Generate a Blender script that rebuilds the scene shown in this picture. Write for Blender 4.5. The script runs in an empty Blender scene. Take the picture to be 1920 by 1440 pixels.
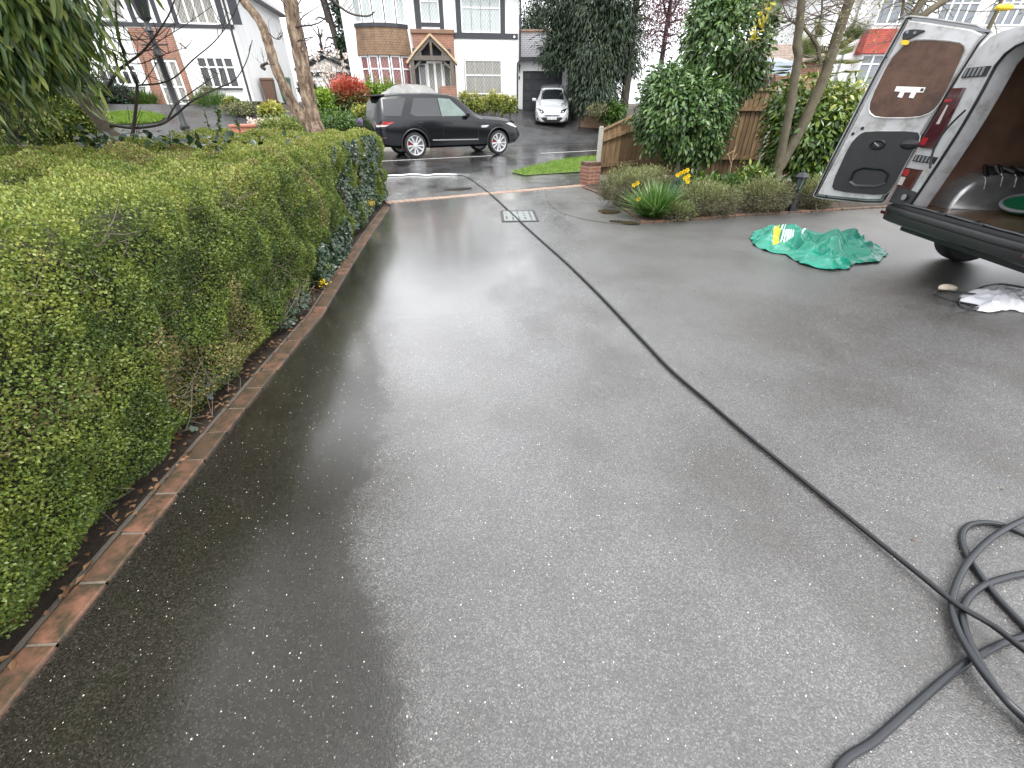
import bpy, bmesh, math, random
import numpy as np
from mathutils import Vector, Matrix, Euler
R = math.radians
random.seed(7); rng = np.random.default_rng(7)
sc = bpy.context.scene
COL = sc.collection
# ------------------------------------------------------------------ camera geometry
F = 792.0; CH = 1.5; PT = R(33.1); cP, sP = math.cos(PT), math.sin(PT)
def ray(px, py):
    u = (px-960)/F; v = (720-py)/F
    return Vector((u, cP+v*sP, -sP+v*cP))
def G(px, py, z=0.0):                       # point of a level surface seen at a pixel of the survey photo
    d = ray(px, py); t = (z-CH)/d.z
    return Vector((d.x*t, d.y*t, z))
def V(px, py, Y):                           # point at depth Y
    d = ray(px, py); t = Y/d.y
    return Vector((d.x*t, Y, CH+d.z*t))
def PL(px, py, A, D):                       # point on the vertical plane through A along D
    n = Vector((-D[1], D[0], 0)); d = ray(px, py); o = Vector((0, 0, CH))
    t = (Vector(A)-o).dot(n)/d.dot(n)
    return o+d*t
# ------------------------------------------------------------------ object helpers
def tag(o, label=None, cat=None, group=None, kind=None):
    if label: o['label'] = label
    if cat: o['category'] = cat
    if group: o['group'] = group
    if kind: o['kind'] = kind
    return o
def thing(name, label, cat, loc=(0, 0, 0), rz=0.0, group=None):
    o = bpy.data.objects.new(name, None); COL.objects.link(o)
    o.empty_display_size = 0.2
    o.location = loc; o.rotation_euler = (0, 0, rz)
    return tag(o, label, cat, group)
def mkobj(name, me, parent=None):
    o = bpy.data.objects.new(name, me); COL.objects.link(o)
    if parent is not None: o.parent = parent
    return o
class MB:
    def __init__(s): s.v = []; s.f = []; s.mi = []; s.M = Matrix.Identity(4); s.a = []; s.ca = 0.0
    def add(s, vs, fs, m=0):
        b = len(s.v)
        for p in vs:
            s.v.append(tuple(s.M @ Vector(p))); s.a.append(s.ca)
        for f in fs:
            s.f.append(tuple(b+i for i in f)); s.mi.append(m)
    def box(s, c, d, m=0, rot=None):
        hx, hy, hz = d[0]/2, d[1]/2, d[2]/2
        vs = [Vector((x*hx, y*hy, z*hz)) for x in (-1, 1) for y in (-1, 1) for z in (-1, 1)]
        if rot is not None: vs = [rot @ v for v in vs]
        vs = [v+Vector(c) for v in vs]
        s.add(vs, [(0, 1, 3, 2), (4, 6, 7, 5), (0, 4, 5, 1), (2, 3, 7, 6), (0, 2, 6, 4), (1, 5, 7, 3)], m)
    def bx(s, x0, x1, y0, y1, z0, z1, m=0):
        s.box(((x0+x1)/2, (y0+y1)/2, (z0+z1)/2), (abs(x1-x0), abs(y1-y0), abs(z1-z0)), m)
    def bar(s, a, b, w, h, m=0, up=(0, 0, 1)):
        a = Vector(a); b = Vector(b); d = (b-a); L = d.length
        if L < 1e-6: return
        d.normalize(); u = Vector(up)
        x = d.cross(u)
        if x.length < 1e-4: x = d.cross(Vector((1, 0, 0)))
        x.normalize(); z = x.cross(d)
        vs = []
        for p in (a, b):
            for i, j in ((-1, -1), (1, -1), (1, 1), (-1, 1)): vs.append(p+x*(i*w/2)+z*(j*h/2))
        s.add(vs, [(0, 1, 2, 3), (7, 6, 5, 4), (0, 4, 5, 1), (1, 5, 6, 2), (2, 6, 7, 3), (3, 7, 4, 0)], m)
    def tube(s, pts, r, n=8, m=0, cap=True):
        pts = [Vector(p) for p in pts]; k = len(pts)
        rs = [r]*k if not hasattr(r, '__len__') else list(r)
        t0 = (pts[1]-pts[0]).normalized()
        x = t0.cross(Vector((0, 0, 1)))
        if x.length < 1e-3: x = t0.cross(Vector((1, 0, 0)))
        x.normalize(); vs = []
        for i in range(k):
            t = (pts[min(i+1, k-1)]-pts[max(i-1, 0)])
            if t.length < 1e-9: t = t0
            t.normalize(); x = (x-t*x.dot(t))
            if x.length < 1e-6: x = t.orthogonal()
            x.normalize(); y = t.cross(x)
            for j in range(n):
                a = 2*math.pi*j/n
                vs.append(pts[i]+(x*math.cos(a)+y*math.sin(a))*rs[i])
        fs = [(i*n+j, i*n+(j+1) % n, (i+1)*n+(j+1) % n, (i+1)*n+j) for i in range(k-1) for j in range(n)]
        if cap: fs += [tuple(range(n-1, -1, -1)), tuple((k-1)*n+j for j in range(n))]
        s.add(vs, fs, m)
    def lathe(s, prof, n=24, m=0, T=None, cap=True):
        T = T or Matrix.Identity(4)
        vs = [T @ Vector((r*math.cos(2*math.pi*j/n), r*math.sin(2*math.pi*j/n), z)) for r, z in prof for j in range(n)]
        fs = [(i*n+j, i*n+(j+1) % n, (i+1)*n+(j+1) % n, (i+1)*n+j) for i in range(len(prof)-1) for j in range(n)]
        if cap: fs += [tuple(range(n-1, -1, -1)), tuple((len(prof)-1)*n+j for j in range(n))]
        s.add(vs, fs, m)
    def prism(s, poly, T, h0, h1, m=0):          # polygon in the (x,y) plane of T, from h0 to h1 along its z
        n = len(poly)
        vs = [T @ Vector((x, y, h0)) for x, y in poly]+[T @ Vector((x, y, h1)) for x, y in poly]
        fs = [tuple(range(n-1, -1, -1)), tuple(n+i for i in range(n))]
        fs += [(i, (i+1) % n, n+(i+1) % n, n+i) for i in range(n)]
        s.add(vs, fs, m)
    def build(s, name, mats, parent=None, smooth=False, bevel=0, seg=2, fix=True, angle=40):
        me = bpy.data.meshes.new(name); me.from_pydata(s.v, [], s.f)
        mats = mats if isinstance(mats, (list, tuple)) else [mats]
        for mt in mats: me.materials.append(mt)
        me.polygons.foreach_set('material_index', s.mi)
        at = me.attributes.new('rnd', 'FLOAT', 'POINT'); at.data.foreach_set('value', np.array(s.a, dtype=np.float32))
        if fix:
            bm = bmesh.new(); bm.from_mesh(me); bmesh.ops.recalc_face_normals(bm, faces=bm.faces); bm.to_mesh(me); bm.free()
        if smooth:
            me.polygons.foreach_set('use_smooth', [True]*len(me.polygons))
            me.set_sharp_from_angle(angle=R(angle))
        o = mkobj(name, me, parent)
        if bevel:
            b = o.modifiers.new('Bevel', 'BEVEL'); b.width = bevel; b.segments = seg; b.limit_method = 'ANGLE'; b.angle_limit = R(35)
            if smooth is False:
                pass
        return o
def copy_tree(o, parent=None):
    c = o.copy(); COL.objects.link(c)
    if parent is not None: c.parent = parent
    for ch in [x for x in bpy.data.objects if x.parent == o]: copy_tree(ch, c)
    return c
# plane transform: x along e, y up, z along normal (towards viewer)
def plane_T(o, e, up, n):
    e, up, n = Vector(e), Vector(up), Vector(n)
    return Matrix(((e.x, up.x, n.x, o[0]), (e.y, up.y, n.y, o[1]), (e.z, up.z, n.z, o[2]), (0, 0, 0, 1)))
# ------------------------------------------------------------------ numpy noise + leaves
_tab = rng.random((64, 64, 64)).astype(np.float32)
def vnoise(P, s=1.0):
    Q = np.asarray(P)/s+1000.0; i = np.floor(Q).astype(int); f = Q-i; f = f*f*(3-2*f)
    r = 0
    for a in (0, 1):
        for b in (0, 1):
            for c in (0, 1):
                w = (f[:, 0] if a else 1-f[:, 0])*(f[:, 1] if b else 1-f[:, 1])*(f[:, 2] if c else 1-f[:, 2])
                r = r+w*_tab[(i[:, 0]+a) % 64, (i[:, 1]+b) % 64, (i[:, 2]+c) % 64]
    return r
def unit(a): return a/np.maximum(np.linalg.norm(a, axis=1, keepdims=True), 1e-9)
def rdirs(n): return unit(rng.normal(size=(n, 3)))
def leaves(name, P, D, N, L, W, mat, parent=None, fold=0.25, detail=0, rnd=None, curl=0.0):
    """many leaf blades in one mesh: P base points, D axis, N rough normal, L lengths, W widths"""
    n = len(P); P = np.asarray(P, float); D = unit(np.asarray(D, float))
    S = np.cross(D, N); S = unit(S); N2 = np.cross(S, D)
    L = np.broadcast_to(np.asarray(L, float), (n,))[:, None]; W = np.broadcast_to(np.asarray(W, float), (n,))[:, None]
    if detail == 0:
        q = P+D*L*0.45
        vs = np.stack([P, q+S*W/2+N2*W*fold, P+D*L, q-S*W/2+N2*W*fold], 1); k = 4
        loops = np.array([0, 1, 2, 0, 2, 3]); cnt = [3, 3]
    else:
        c1 = P+D*L*0.3; c2 = P+D*L*0.65-N2*L*curl*0.5; tp = P+D*L-N2*L*curl
        vs = np.stack([P, c1+S*W*0.42+N2*W*fold, c2+S*W*0.42+N2*W*fold, tp, c2-S*W*0.42+N2*W*fold, c1-S*W*0.42+N2*W*fold, (c1+c2)/2], 1); k = 7
        loops = np.array([0, 1, 6, 1, 2, 6, 2, 3, 6, 3, 4, 6, 4, 5, 6, 5, 0, 6]); cnt = [3]*6
    me = bpy.data.meshes.new(name)
    nl = len(loops); nf = len(cnt)
    me.vertices.add(n*k); me.vertices.foreach_set('co', vs.reshape(-1).astype(np.float32))
    me.loops.add(n*nl); me.polygons.add(n*nf)
    li = (np.arange(n)[:, None]*k+loops[None, :]).reshape(-1)
    me.loops.foreach_set('vertex_index', li.astype(np.int32))
    st = np.arange(n*nf)*3
    me.polygons.foreach_set('loop_start', st.astype(np.int32))
    if hasattr(me.polygons[0], 'loop_total'):
        try: me.polygons.foreach_set('loop_total', np.full(n*nf, 3, np.int32))
        except Exception: pass
    me.update(calc_edges=True)
    at = me.attributes.new('rnd', 'FLOAT', 'POINT')
    r = rng.random(n) if rnd is None else np.asarray(rnd)
    at.data.foreach_set('value', np.repeat(r, k).astype(np.float32))
    me.materials.append(mat)
    return mkobj(name, me, parent)
def clumps(center, rad, nclump, per, spread, shell=0.55, flat=1.0, seed_noise=True):
    """points of a crown: clumps through the outer part of an ellipsoid, returns points and outward directions"""
    d = rdirs(nclump); rr = (shell+(1-shell)*rng.random((nclump, 1)))
    c = d*rr
    c = np.repeat(c, per, 0); p = c*np.array(rad)+rng.normal(size=(nclump*per, 3))*spread*np.array((1, 1, flat))
    out = unit(p/np.array(rad))
    return p+np.array(center), out
# ------------------------------------------------------------------ materials
def newmat(name):
    m = bpy.data.materials.new(name); m.use_nodes = True
    nt = m.node_tree; b = nt.nodes['Principled BSDF']
    return m, nt, b
def N(nt, t, **k):
    n = nt.nodes.new(t)
    for a, v in k.items():
        if a.startswith('i_'):
            n.inputs[a[2:].replace('_', ' ')].default_value = v
        else: setattr(n, a, v)
    return n
def L_(nt, a, b): nt.links.new(a, b)
def ramp(nt, fac, stops):
    r = N(nt, 'ShaderNodeValToRGB'); e = r.color_ramp.elements
    while len(e) < len(stops): e.new(0.5)
    for i, (p, c) in enumerate(stops):
        e[i].position = p; e[i].color = (*c, 1) if len(c) == 3 else c
    L_(nt, fac, r.inputs['Fac']); return r.outputs['Color']
def coord(nt, kind='Object', scale=None, rot=None):
    t = N(nt, 'ShaderNodeTexCoord'); o = t.outputs[kind]
    if scale or rot:
        mp = N(nt, 'ShaderNodeMapping')
        if scale: mp.inputs['Scale'].default_value = scale
        if rot: mp.inputs['Rotation'].default_value = rot
        L_(nt, o, mp.inputs['Vector']); o = mp.outputs['Vector']
    return o
def noise(nt, vec, scale, detail=3.0, rough=0.55):
    n = N(nt, 'ShaderNodeTexNoise'); n.inputs['Scale'].default_value = scale; n.inputs['Detail'].default_value = detail
    n.inputs['Roughness'].default_value = rough; L_(nt, vec, n.inputs['Vector']); return n.outputs['Fac']
def mix(nt, fac, a, b, bt='MIX'):
    m = N(nt, 'ShaderNodeMix', data_type='RGBA', blend_type=bt)
    for i, v in ((0, fac), (6, a), (7, b)):
        if hasattr(v, 'is_linked') or hasattr(v, 'links'): L_(nt, v, m.inputs[i])
        elif i == 0: m.inputs[0].default_value = v
        else: m.inputs[i].default_value = (*v, 1)
    return m.outputs[2]
def mth(nt, op, a, b=None, c=None):
    m = N(nt, 'ShaderNodeMath', operation=op)
    for i, v in enumerate((a, b, c)):
        if v is None: continue
        if hasattr(v, 'links'): L_(nt, v, m.inputs[i])
        else: m.inputs[i].default_value = v
    return m.outputs[0]
def bump(nt, b, h, strength=0.3, dist=0.01):
    n = N(nt, 'ShaderNodeBump'); n.inputs['Strength'].default_value = strength; n.inputs['Distance'].default_value = dist
    L_(nt, h, n.inputs['Height']); L_(nt, n.outputs['Normal'], b.inputs['Normal'])
def plain(name, col, rough=0.5, metal=0.0, var=0.15, nscale=6.0, bumpy=0.0, spec=0.5, coat=0.0):
    m, nt, b = newmat(name)
    v = coord(nt); f = noise(nt, v, nscale, 4)
    c = mix(nt, f, tuple(x*(1-var) for x in col), tuple(min(1, x*(1+var)) for x in col))
    L_(nt, c, b.inputs['Base Color'])
    b.inputs['Roughness'].default_value = rough; b.inputs['Metallic'].default_value = metal
    b.inputs['Specular IOR Level'].default_value = spec; b.inputs['Coat Weight'].default_value = coat
    b.inputs['Coat Roughness'].default_value = 0.05
    if bumpy:
        bump(nt, b, noise(nt, v, nscale*8, 5), bumpy, 0.01)
    return m
def leafmat(name, stops, rough=0.4, trans=0.25, spec=0.5):
    m, nt, b = newmat(name)
    a = N(nt, 'ShaderNodeAttribute', attribute_name='rnd')
    c = ramp(nt, a.outputs['Fac'], stops)
    L_(nt, c, b.inputs['Base Color']); b.inputs['Roughness'].default_value = rough
    b.inputs['Specular IOR Level'].default_value = spec
    t = N(nt, 'ShaderNodeBsdfTranslucent'); L_(nt, c, t.inputs['Color'])
    mx = N(nt, 'ShaderNodeMixShader'); mx.inputs[0].default_value = trans
    L_(nt, b.outputs[0], mx.inputs[1]); L_(nt, t.outputs[0], mx.inputs[2])
    L_(nt, mx.outputs[0], nt.nodes['Material Output'].inputs['Surface'])
    return m
def brickmat(name, c1, c2, mortar, bw, bh, plane='XZ', rough=0.8, msize=0.012, off=0.5, bmp=0.4):
    m, nt, b = newmat(name)
    t = N(nt, 'ShaderNodeTexCoord'); s = N(nt, 'ShaderNodeSeparateXYZ'); L_(nt, t.outputs['Object'], s.inputs[0])
    cmb = N(nt, 'ShaderNodeCombineXYZ')
    L_(nt, s.outputs['X'], cmb.inputs[0]); L_(nt, s.outputs['Z' if plane == 'XZ' else 'Y'], cmb.inputs[1])
    k = N(nt, 'ShaderNodeTexBrick'); L_(nt, cmb.outputs[0], k.inputs['Vector'])
    k.inputs['Scale'].default_value = 1.0; k.inputs['Brick Width'].default_value = bw; k.inputs['Row Height'].default_value = bh
    k.inputs['Mortar Size'].default_value = msize; k.offset = off
    k.inputs['Color1'].default_value = (*c1, 1); k.inputs['Color2'].default_value = (*c2, 1); k.inputs['Mortar'].default_value = (*mortar, 1)
    f = noise(nt, t.outputs['Object'], 3.0, 5)
    c = mix(nt, 0.35, k.outputs['Color'], ramp(nt, f, [(0.3, tuple(x*0.45 for x in c1)), (0.7, tuple(min(1, x*1.25) for x in c2))]))
    L_(nt, c, b.inputs['Base Color']); b.inputs['Roughness'].default_value = rough
    bump(nt, b, k.outputs['Fac'], -bmp, 0.01)
    return m
M = {}
def glassmat(name, inner, lead=None, rough=0.04, var=0.4, leadcol=(0.25, 0.26, 0.27), spec=0.6):
    m, nt, b = newmat(name)
    t = N(nt, 'ShaderNodeTexCoord'); v = t.outputs['Object']
    mp = N(nt, 'ShaderNodeMapping'); mp.inputs['Scale'].default_value = (9, 1, 0.8); L_(nt, v, mp.inputs['Vector'])
    f = noise(nt, mp.outputs[0], 1.5, 3)
    c = mix(nt, f, tuple(x*(1-var) for x in inner), tuple(min(1, x*(1+var)) for x in inner))
    if lead:
        s = N(nt, 'ShaderNodeSeparateXYZ'); L_(nt, v, s.inputs[0])
        a = mth(nt, 'MULTIPLY', s.outputs['X'], 1/lead[0]); z = mth(nt, 'MULTIPLY', s.outputs['Z'], 1/lead[1])
        w = lead[2]
        l1 = mth(nt, 'GREATER_THAN', mth(nt, 'ABSOLUTE', mth(nt, 'SUBTRACT', mth(nt, 'FRACT', mth(nt, 'ADD', a, z)), 0.5)), 0.5-w)
        l2 = mth(nt, 'GREATER_THAN', mth(nt, 'ABSOLUTE', mth(nt, 'SUBTRACT', mth(nt, 'FRACT', mth(nt, 'SUBTRACT', a, z)), 0.5)), 0.5-w)
        ln = mth(nt, 'MAXIMUM', l1, l2)
        c = mix(nt, ln, c, leadcol)
        rr = mth(nt, 'MULTIPLY_ADD', ln, 0.4, rough); L_(nt, rr, b.inputs['Roughness'])
    else: b.inputs['Roughness'].default_value = rough
    L_(nt, c, b.inputs['Base Color']); b.inputs['Specular IOR Level'].default_value = spec
    return m
def tarmac(name, base, chip, bstr=0.5, chips=True, wet=(0.10, 0.36), spec=1.0, grain=230.0, wscale=0.9, coat=0.0, film=False, dark=(0.62, 0.58, 0.53)):
    m, nt, b = newmat(name)
    v = coord(nt)
    mid = noise(nt, v, 1.1, 5, 0.6)
    vo = N(nt, 'ShaderNodeTexVoronoi', feature='F1'); vo.inputs['Scale'].default_value = grain; L_(nt, v, vo.inputs['Vector'])
    sep = N(nt, 'ShaderNodeSeparateColor'); L_(nt, vo.outputs['Color'], sep.inputs[0])
    # every stone of the surface has its own tone
    c = ramp(nt, sep.outputs[0], [(0.0, tuple(x*0.45 for x in base)), (0.45, tuple(x*0.85 for x in base)), (0.8, tuple(x*1.3 for x in base)), (0.97, tuple(min(1, x*2.2) for x in base))])
    mp = ramp(nt, mid, [(0.36, dark), (0.56, (1, 1, 1))])
    c = mix(nt, 1.0, c, mp, 'MULTIPLY')
    if film:      # dark band by the hedge: wet stone plus tree reflection painted into the colour, ragged edge
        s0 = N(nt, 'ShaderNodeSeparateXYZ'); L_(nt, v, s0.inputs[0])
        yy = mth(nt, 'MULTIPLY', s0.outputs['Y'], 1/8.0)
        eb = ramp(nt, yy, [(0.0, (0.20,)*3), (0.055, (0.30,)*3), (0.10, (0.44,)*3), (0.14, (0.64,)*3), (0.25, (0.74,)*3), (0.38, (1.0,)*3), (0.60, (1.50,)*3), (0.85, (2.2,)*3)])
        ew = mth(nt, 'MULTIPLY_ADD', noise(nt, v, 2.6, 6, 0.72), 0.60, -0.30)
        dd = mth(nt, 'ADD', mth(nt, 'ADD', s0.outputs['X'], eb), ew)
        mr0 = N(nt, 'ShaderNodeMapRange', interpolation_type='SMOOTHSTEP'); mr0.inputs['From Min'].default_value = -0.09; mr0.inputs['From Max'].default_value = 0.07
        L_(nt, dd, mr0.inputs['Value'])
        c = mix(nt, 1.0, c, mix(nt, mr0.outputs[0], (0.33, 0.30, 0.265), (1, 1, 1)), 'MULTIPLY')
    if chips:
        v2 = N(nt, 'ShaderNodeTexVoronoi', feature='F1'); v2.inputs['Scale'].default_value = 88; L_(nt, coord(nt, scale=(1, 0.85, 1)), v2.inputs['Vector'])
        s2 = N(nt, 'ShaderNodeSeparateColor'); L_(nt, v2.outputs['Color'], s2.inputs[0])
        near = mth(nt, 'LESS_THAN', v2.outputs['Distance'], mth(nt, 'MULTIPLY_ADD', s2.outputs[1], 0.17, 0.03))
        rare = mth(nt, 'GREATER_THAN', s2.outputs[0], 0.74)
        k = mth(nt, 'MULTIPLY', near, rare)
        c = mix(nt, k, c, mix(nt, s2.outputs[2], tuple(x*0.3 for x in chip), chip))
    L_(nt, c, b.inputs['Base Color'])
    wn = noise(nt, coord(nt, scale=(1, 0.5, 1)), wscale, 5, 0.6)
    if film:      # standing film of water on the worn middle of the drive, drier to the right
        sp = N(nt, 'ShaderNodeSeparateXYZ'); L_(nt, v, sp.inputs[0])
        wx = mth(nt, 'MULTIPLY_ADD', wn, 2.4, mth(nt, 'MULTIPLY_ADD', sp.outputs['X'], 0.62, -1.25))
        mr = N(nt, 'ShaderNodeMapRange', interpolation_type='SMOOTHSTEP'); mr.inputs['From Min'].default_value = -0.55; mr.inputs['From Max'].default_value = 1.05
        L_(nt, wx, mr.inputs['Value']); wn = mth(nt, 'MULTIPLY_ADD', mr.outputs[0], 0.30, 0.33)
    rr = ramp(nt, wn, [(0.36, (wet[0],)*3), (0.60, (wet[1],)*3)])
    L_(nt, rr, b.inputs['Roughness'])
    b.inputs['Specular IOR Level'].default_value = spec
    b.inputs['Coat IOR'].default_value = 1.5
    if coat:
        L_(nt, ramp(nt, wn, [(0.36, (coat,)*3), (0.62, (coat*.45,)*3)]), b.inputs['Coat Weight'])
        L_(nt, ramp(nt, wn, [(0.33, (0.05,)*3), (0.38, (wet[0]*.95,)*3), (0.62, (wet[1]*.9,)*3)]), b.inputs['Coat Roughness'])
        cb = N(nt, 'ShaderNodeBump'); cb.inputs['Distance'].default_value = 0.004
        L_(nt, ramp(nt, wn, [(0.34, (0.12,)*3), (0.62, (0.5,)*3)]), cb.inputs['Strength'])
        L_(nt, noise(nt, v, 120, 2, 0.5), cb.inputs['Height']); L_(nt, cb.outputs['Normal'], b.inputs['Coat Normal'])
    fine = noise(nt, v, 260, 2, 0.6)
    h = mth(nt, 'SUBTRACT', mth(nt, 'MULTIPLY', fine, 0.4), mth(nt, 'MULTIPLY', vo.outputs['Distance'], 0.8))
    n = N(nt, 'ShaderNodeBump'); n.inputs['Distance'].default_value = 0.004
    L_(nt, h, n.inputs['Height'])
    L_(nt, mth(nt, 'MULTIPLY', ramp(nt, wn, [(0.34, (0.35,)*3), (0.58, (1,)*3)]), bstr), n.inputs['Strength'])
    L_(nt, n.outputs['Normal'], b.inputs['Normal'])
    return m
def materials():
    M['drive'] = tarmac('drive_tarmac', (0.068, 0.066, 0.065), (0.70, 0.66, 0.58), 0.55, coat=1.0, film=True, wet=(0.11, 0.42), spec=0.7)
    M['oldtar'] = tarmac('old_tarmac', (0.055, 0.055, 0.048), (0.45, 0.45, 0.42), 0.9, wet=(0.3, 0.5), grain=70)
    M['road'] = tarmac('road_tarmac', (0.050, 0.051, 0.053), (0.4, 0.4, 0.4), 0.3, chips=False, wet=(0.06, 0.26), grain=60, coat=1.0)
    M['pave'] = tarmac('pavement_tarmac', (0.10, 0.10, 0.098), (0.4, 0.4, 0.4), 0.4, chips=False, wet=(0.10, 0.30), grain=90, coat=1.0)
    M['fardrive'] = tarmac('far_drive_tarmac', (0.045, 0.046, 0.048), (0.4, 0.4, 0.4), 0.5, chips=False, wet=(0.3, 0.5), grain=60, spec=0.35)
    m, nt, b = newmat('soil'); v = coord(nt)
    c = ramp(nt, noise(nt, v, 14, 6, 0.7), [(0.3, (0.018, 0.012, 0.008)), (0.6, (0.055, 0.036, 0.024)), (0.8, (0.11, 0.075, 0.05))])
    L_(nt, c, b.inputs['Base Color']); b.inputs['Roughness'].default_value = 0.8; bump(nt, b, noise(nt, v, 40, 6, 0.7), 1.0, 0.03); M['soil'] = m
    m, nt, b = newmat('lawn'); v = coord(nt)
    c = ramp(nt, noise(nt, v, 9, 6, 0.7), [(0.3, (0.05, 0.10, 0.015)), (0.7, (0.14, 0.22, 0.03))])
    L_(nt, c, b.inputs['Base Color']); b.inputs['Roughness'].default_value = 0.8; bump(nt, b, noise(nt, v, 60, 6, 0.7), 1.0, 0.04); M['lawn'] = m
    m, nt, b = newmat('brick_unit'); v = coord(nt)
    a = N(nt, 'ShaderNodeAttribute', attribute_name='rnd')
    c = ramp(nt, a.outputs['Fac'], [(0, (0.095, 0.055, 0.038)), (0.5, (0.15, 0.078, 0.052)), (1, (0.21, 0.100, 0.066))])
    c = mix(nt, ramp(nt, noise(nt, v, 16, 6, 0.65), [(0.36, (0, 0, 0)), (0.62, (1, 1, 1))]), c, (0.048, 0.040, 0.024))
    L_(nt, c, b.inputs['Base Color']); b.inputs['Roughness'].default_value = 0.45; bump(nt, b, noise(nt, v, 90, 4, 0.7), 0.5, 0.004); M['brick_unit'] = m
    m, nt, b = newmat('pink_sett'); v = coord(nt)
    a = N(nt, 'ShaderNodeAttribute', attribute_name='rnd')
    c = ramp(nt, a.outputs['Fac'], [(0, (0.30, 0.17, 0.11)), (1, (0.42, 0.28, 0.20))])
    c = mix(nt, noise(nt, v, 20, 5), c, (0.22, 0.16, 0.12)); L_(nt, c, b.inputs['Base Color']); b.inputs['Roughness'].default_value = 0.5; M['sett'] = m
    M['mortar'] = plain('mortar', (0.17, 0.145, 0.115), 0.8, nscale=30, var=0.4, bumpy=0.5)
    m, nt, b = newmat('white_render'); v = coord(nt)
    st = noise(nt, coord(nt, scale=(2.5, 2.5, 0.35)), 1.2, 5, 0.6)
    c = mix(nt, ramp(nt, st, [(0.45, (0, 0, 0)), (0.85, (1, 1, 1))]), (0.77, 0.775, 0.78), (0.66, 0.65, 0.61))
    L_(nt, c, b.inputs['Base Color']); b.inputs['Roughness'].default_value = 0.75; bump(nt, b, noise(nt, v, 45, 4), 0.25, 0.01); M['render'] = m
    M['black_timber'] = plain('black_timber', (0.022, 0.024, 0.03), 0.45, nscale=8, var=0.4)
    M['white_frame'] = plain('white_frame', (0.76, 0.77, 0.78), 0.35, var=0.04)
    M['oak'] = plain('old_oak', (0.10, 0.085, 0.07), 0.7, nscale=9, var=0.5, bumpy=0.4)
    M['pale_oak'] = plain('pale_barge', (0.42, 0.31, 0.19), 0.6, nscale=9, var=0.3)
    M['brick_red'] = brickmat('brick_red', (0.19, 0.072, 0.046), (0.27, 0.11, 0.068), (0.30, 0.25, 0.20), 0.225, 0.075)
    M['brick_old'] = brickmat('brick_old', (0.24, 0.14, 0.08), (0.34, 0.2, 0.12), (0.25, 0.2, 0.15), 0.225, 0.075)
    M['tile_brown'] = brickmat('tile_brown', (0.165, 0.100, 0.058), (0.225, 0.145, 0.09), (0.05, 0.03, 0.02), 0.17, 0.105, msize=0.010)
    M['tile_red'] = brickmat('tile_red', (0.30, 0.05, 0.035), (0.36, 0.07, 0.05), (0.14, 0.02, 0.02), 0.17, 0.10, msize=0.009)
    M['tile_slate'] = brickmat('tile_slate', (0.05, 0.052, 0.06), (0.085, 0.085, 0.095), (0.28, 0.28, 0.29), 0.20, 0.11, msize=0.016, rough=0.4)
    M['tile_grey'] = brickmat('tile_grey', (0.19, 0.14, 0.11), (0.25, 0.19, 0.15), (0.07, 0.05, 0.045), 0.2, 0.12, msize=0.014)
    M['coping'] = plain('brown_coping', (0.17, 0.10, 0.065), 0.7, nscale=5, var=0.35, bumpy=0.3)
    M['gl_net'] = glassmat('glass_net_curtain', (0.42, 0.47, 0.46), (0.155, 0.23, 0.075))
    M['gl_maroon'] = glassmat('glass_maroon_curtain', (0.17, 0.05, 0.05), (0.155, 0.23, 0.05), leadcol=(0.3, 0.22, 0.22))
    M['gl_dim'] = glassmat('glass_dim_room', (0.17, 0.165, 0.14), (0.155, 0.23, 0.055), leadcol=(0.34, 0.34, 0.32))
    M['gl_dark'] = glassmat('glass_dark', (0.02, 0.022, 0.025), (0.12, 0.18, 0.05), leadcol=(0.10, 0.10, 0.10))
    M['gl_plain'] = glassmat('glass_plain', (0.16, 0.18, 0.20))
    M['bark'] = plain('bark_grey', (0.13, 0.105, 0.08), 0.85, nscale=14, var=0.55, bumpy=0.9)
    M['bark_moss'] = plain('bark_mossy', (0.10, 0.085, 0.055), 0.85, nscale=10, var=0.6, bumpy=0.8)
    M['bark_dark'] = plain('bark_dark', (0.045, 0.035, 0.03), 0.8, nscale=14, var=0.5, bumpy=0.6)
    m, nt, b = newmat('bark_peeling'); v = coord(nt, scale=(2.2, 2.2, .9))
    f = noise(nt, v, 5, 6, 0.75)
    c = ramp(nt, f, [(0.36, (0.05, 0.034, 0.024)), (0.5, (0.20, 0.135, 0.09)), (0.62, (0.42, 0.33, 0.24))])
    L_(nt, c, b.inputs['Base Color']); b.inputs['Roughness'].default_value = 0.8; bump(nt, b, f, 1.0, 0.05); M['bark_peel'] = m
    M['core'] = plain('hedge_wood', (0.022, 0.024, 0.012), 0.9, nscale=20, var=0.6)
    M['rubber'] = plain('hose_rubber', (0.010, 0.0105, 0.012), 0.3, nscale=40, var=0.3)
    M['rubber_grey'] = plain('hose_grey', (0.014, 0.016, 0.020), 0.38, nscale=40, var=0.25)
    M['black_plastic'] = plain('black_plastic', (0.010, 0.010, 0.011), 0.45, nscale=25, var=0.4, bumpy=0.1)
    M['tyre'] = plain('tyre', (0.014, 0.014, 0.015), 0.7, nscale=30)
    M['metal_black'] = plain('black_metal', (0.012, 0.014, 0.016), 0.4, nscale=15, var=0.4)
    M['alloy'] = plain('alloy', (0.50, 0.51, 0.53), 0.3, 0.3, var=0.06)
    M['chrome'] = plain('chrome', (0.75, 0.76, 0.78), 0.12, 1.0, var=0.03)
    M['paint_black'] = plain('paint_black', (0.004, 0.005, 0.007), 0.16, 0.0, var=0.1, spec=0.45)
    M['paint_silver'] = plain('paint_silver', (0.52, 0.54, 0.56), 0.28, 0.35, var=0.05, coat=1.0)
    m, nt, b = newmat('van_silver'); v = coord(nt)
    f = noise(nt, v, 5, 6, 0.65)
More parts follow.
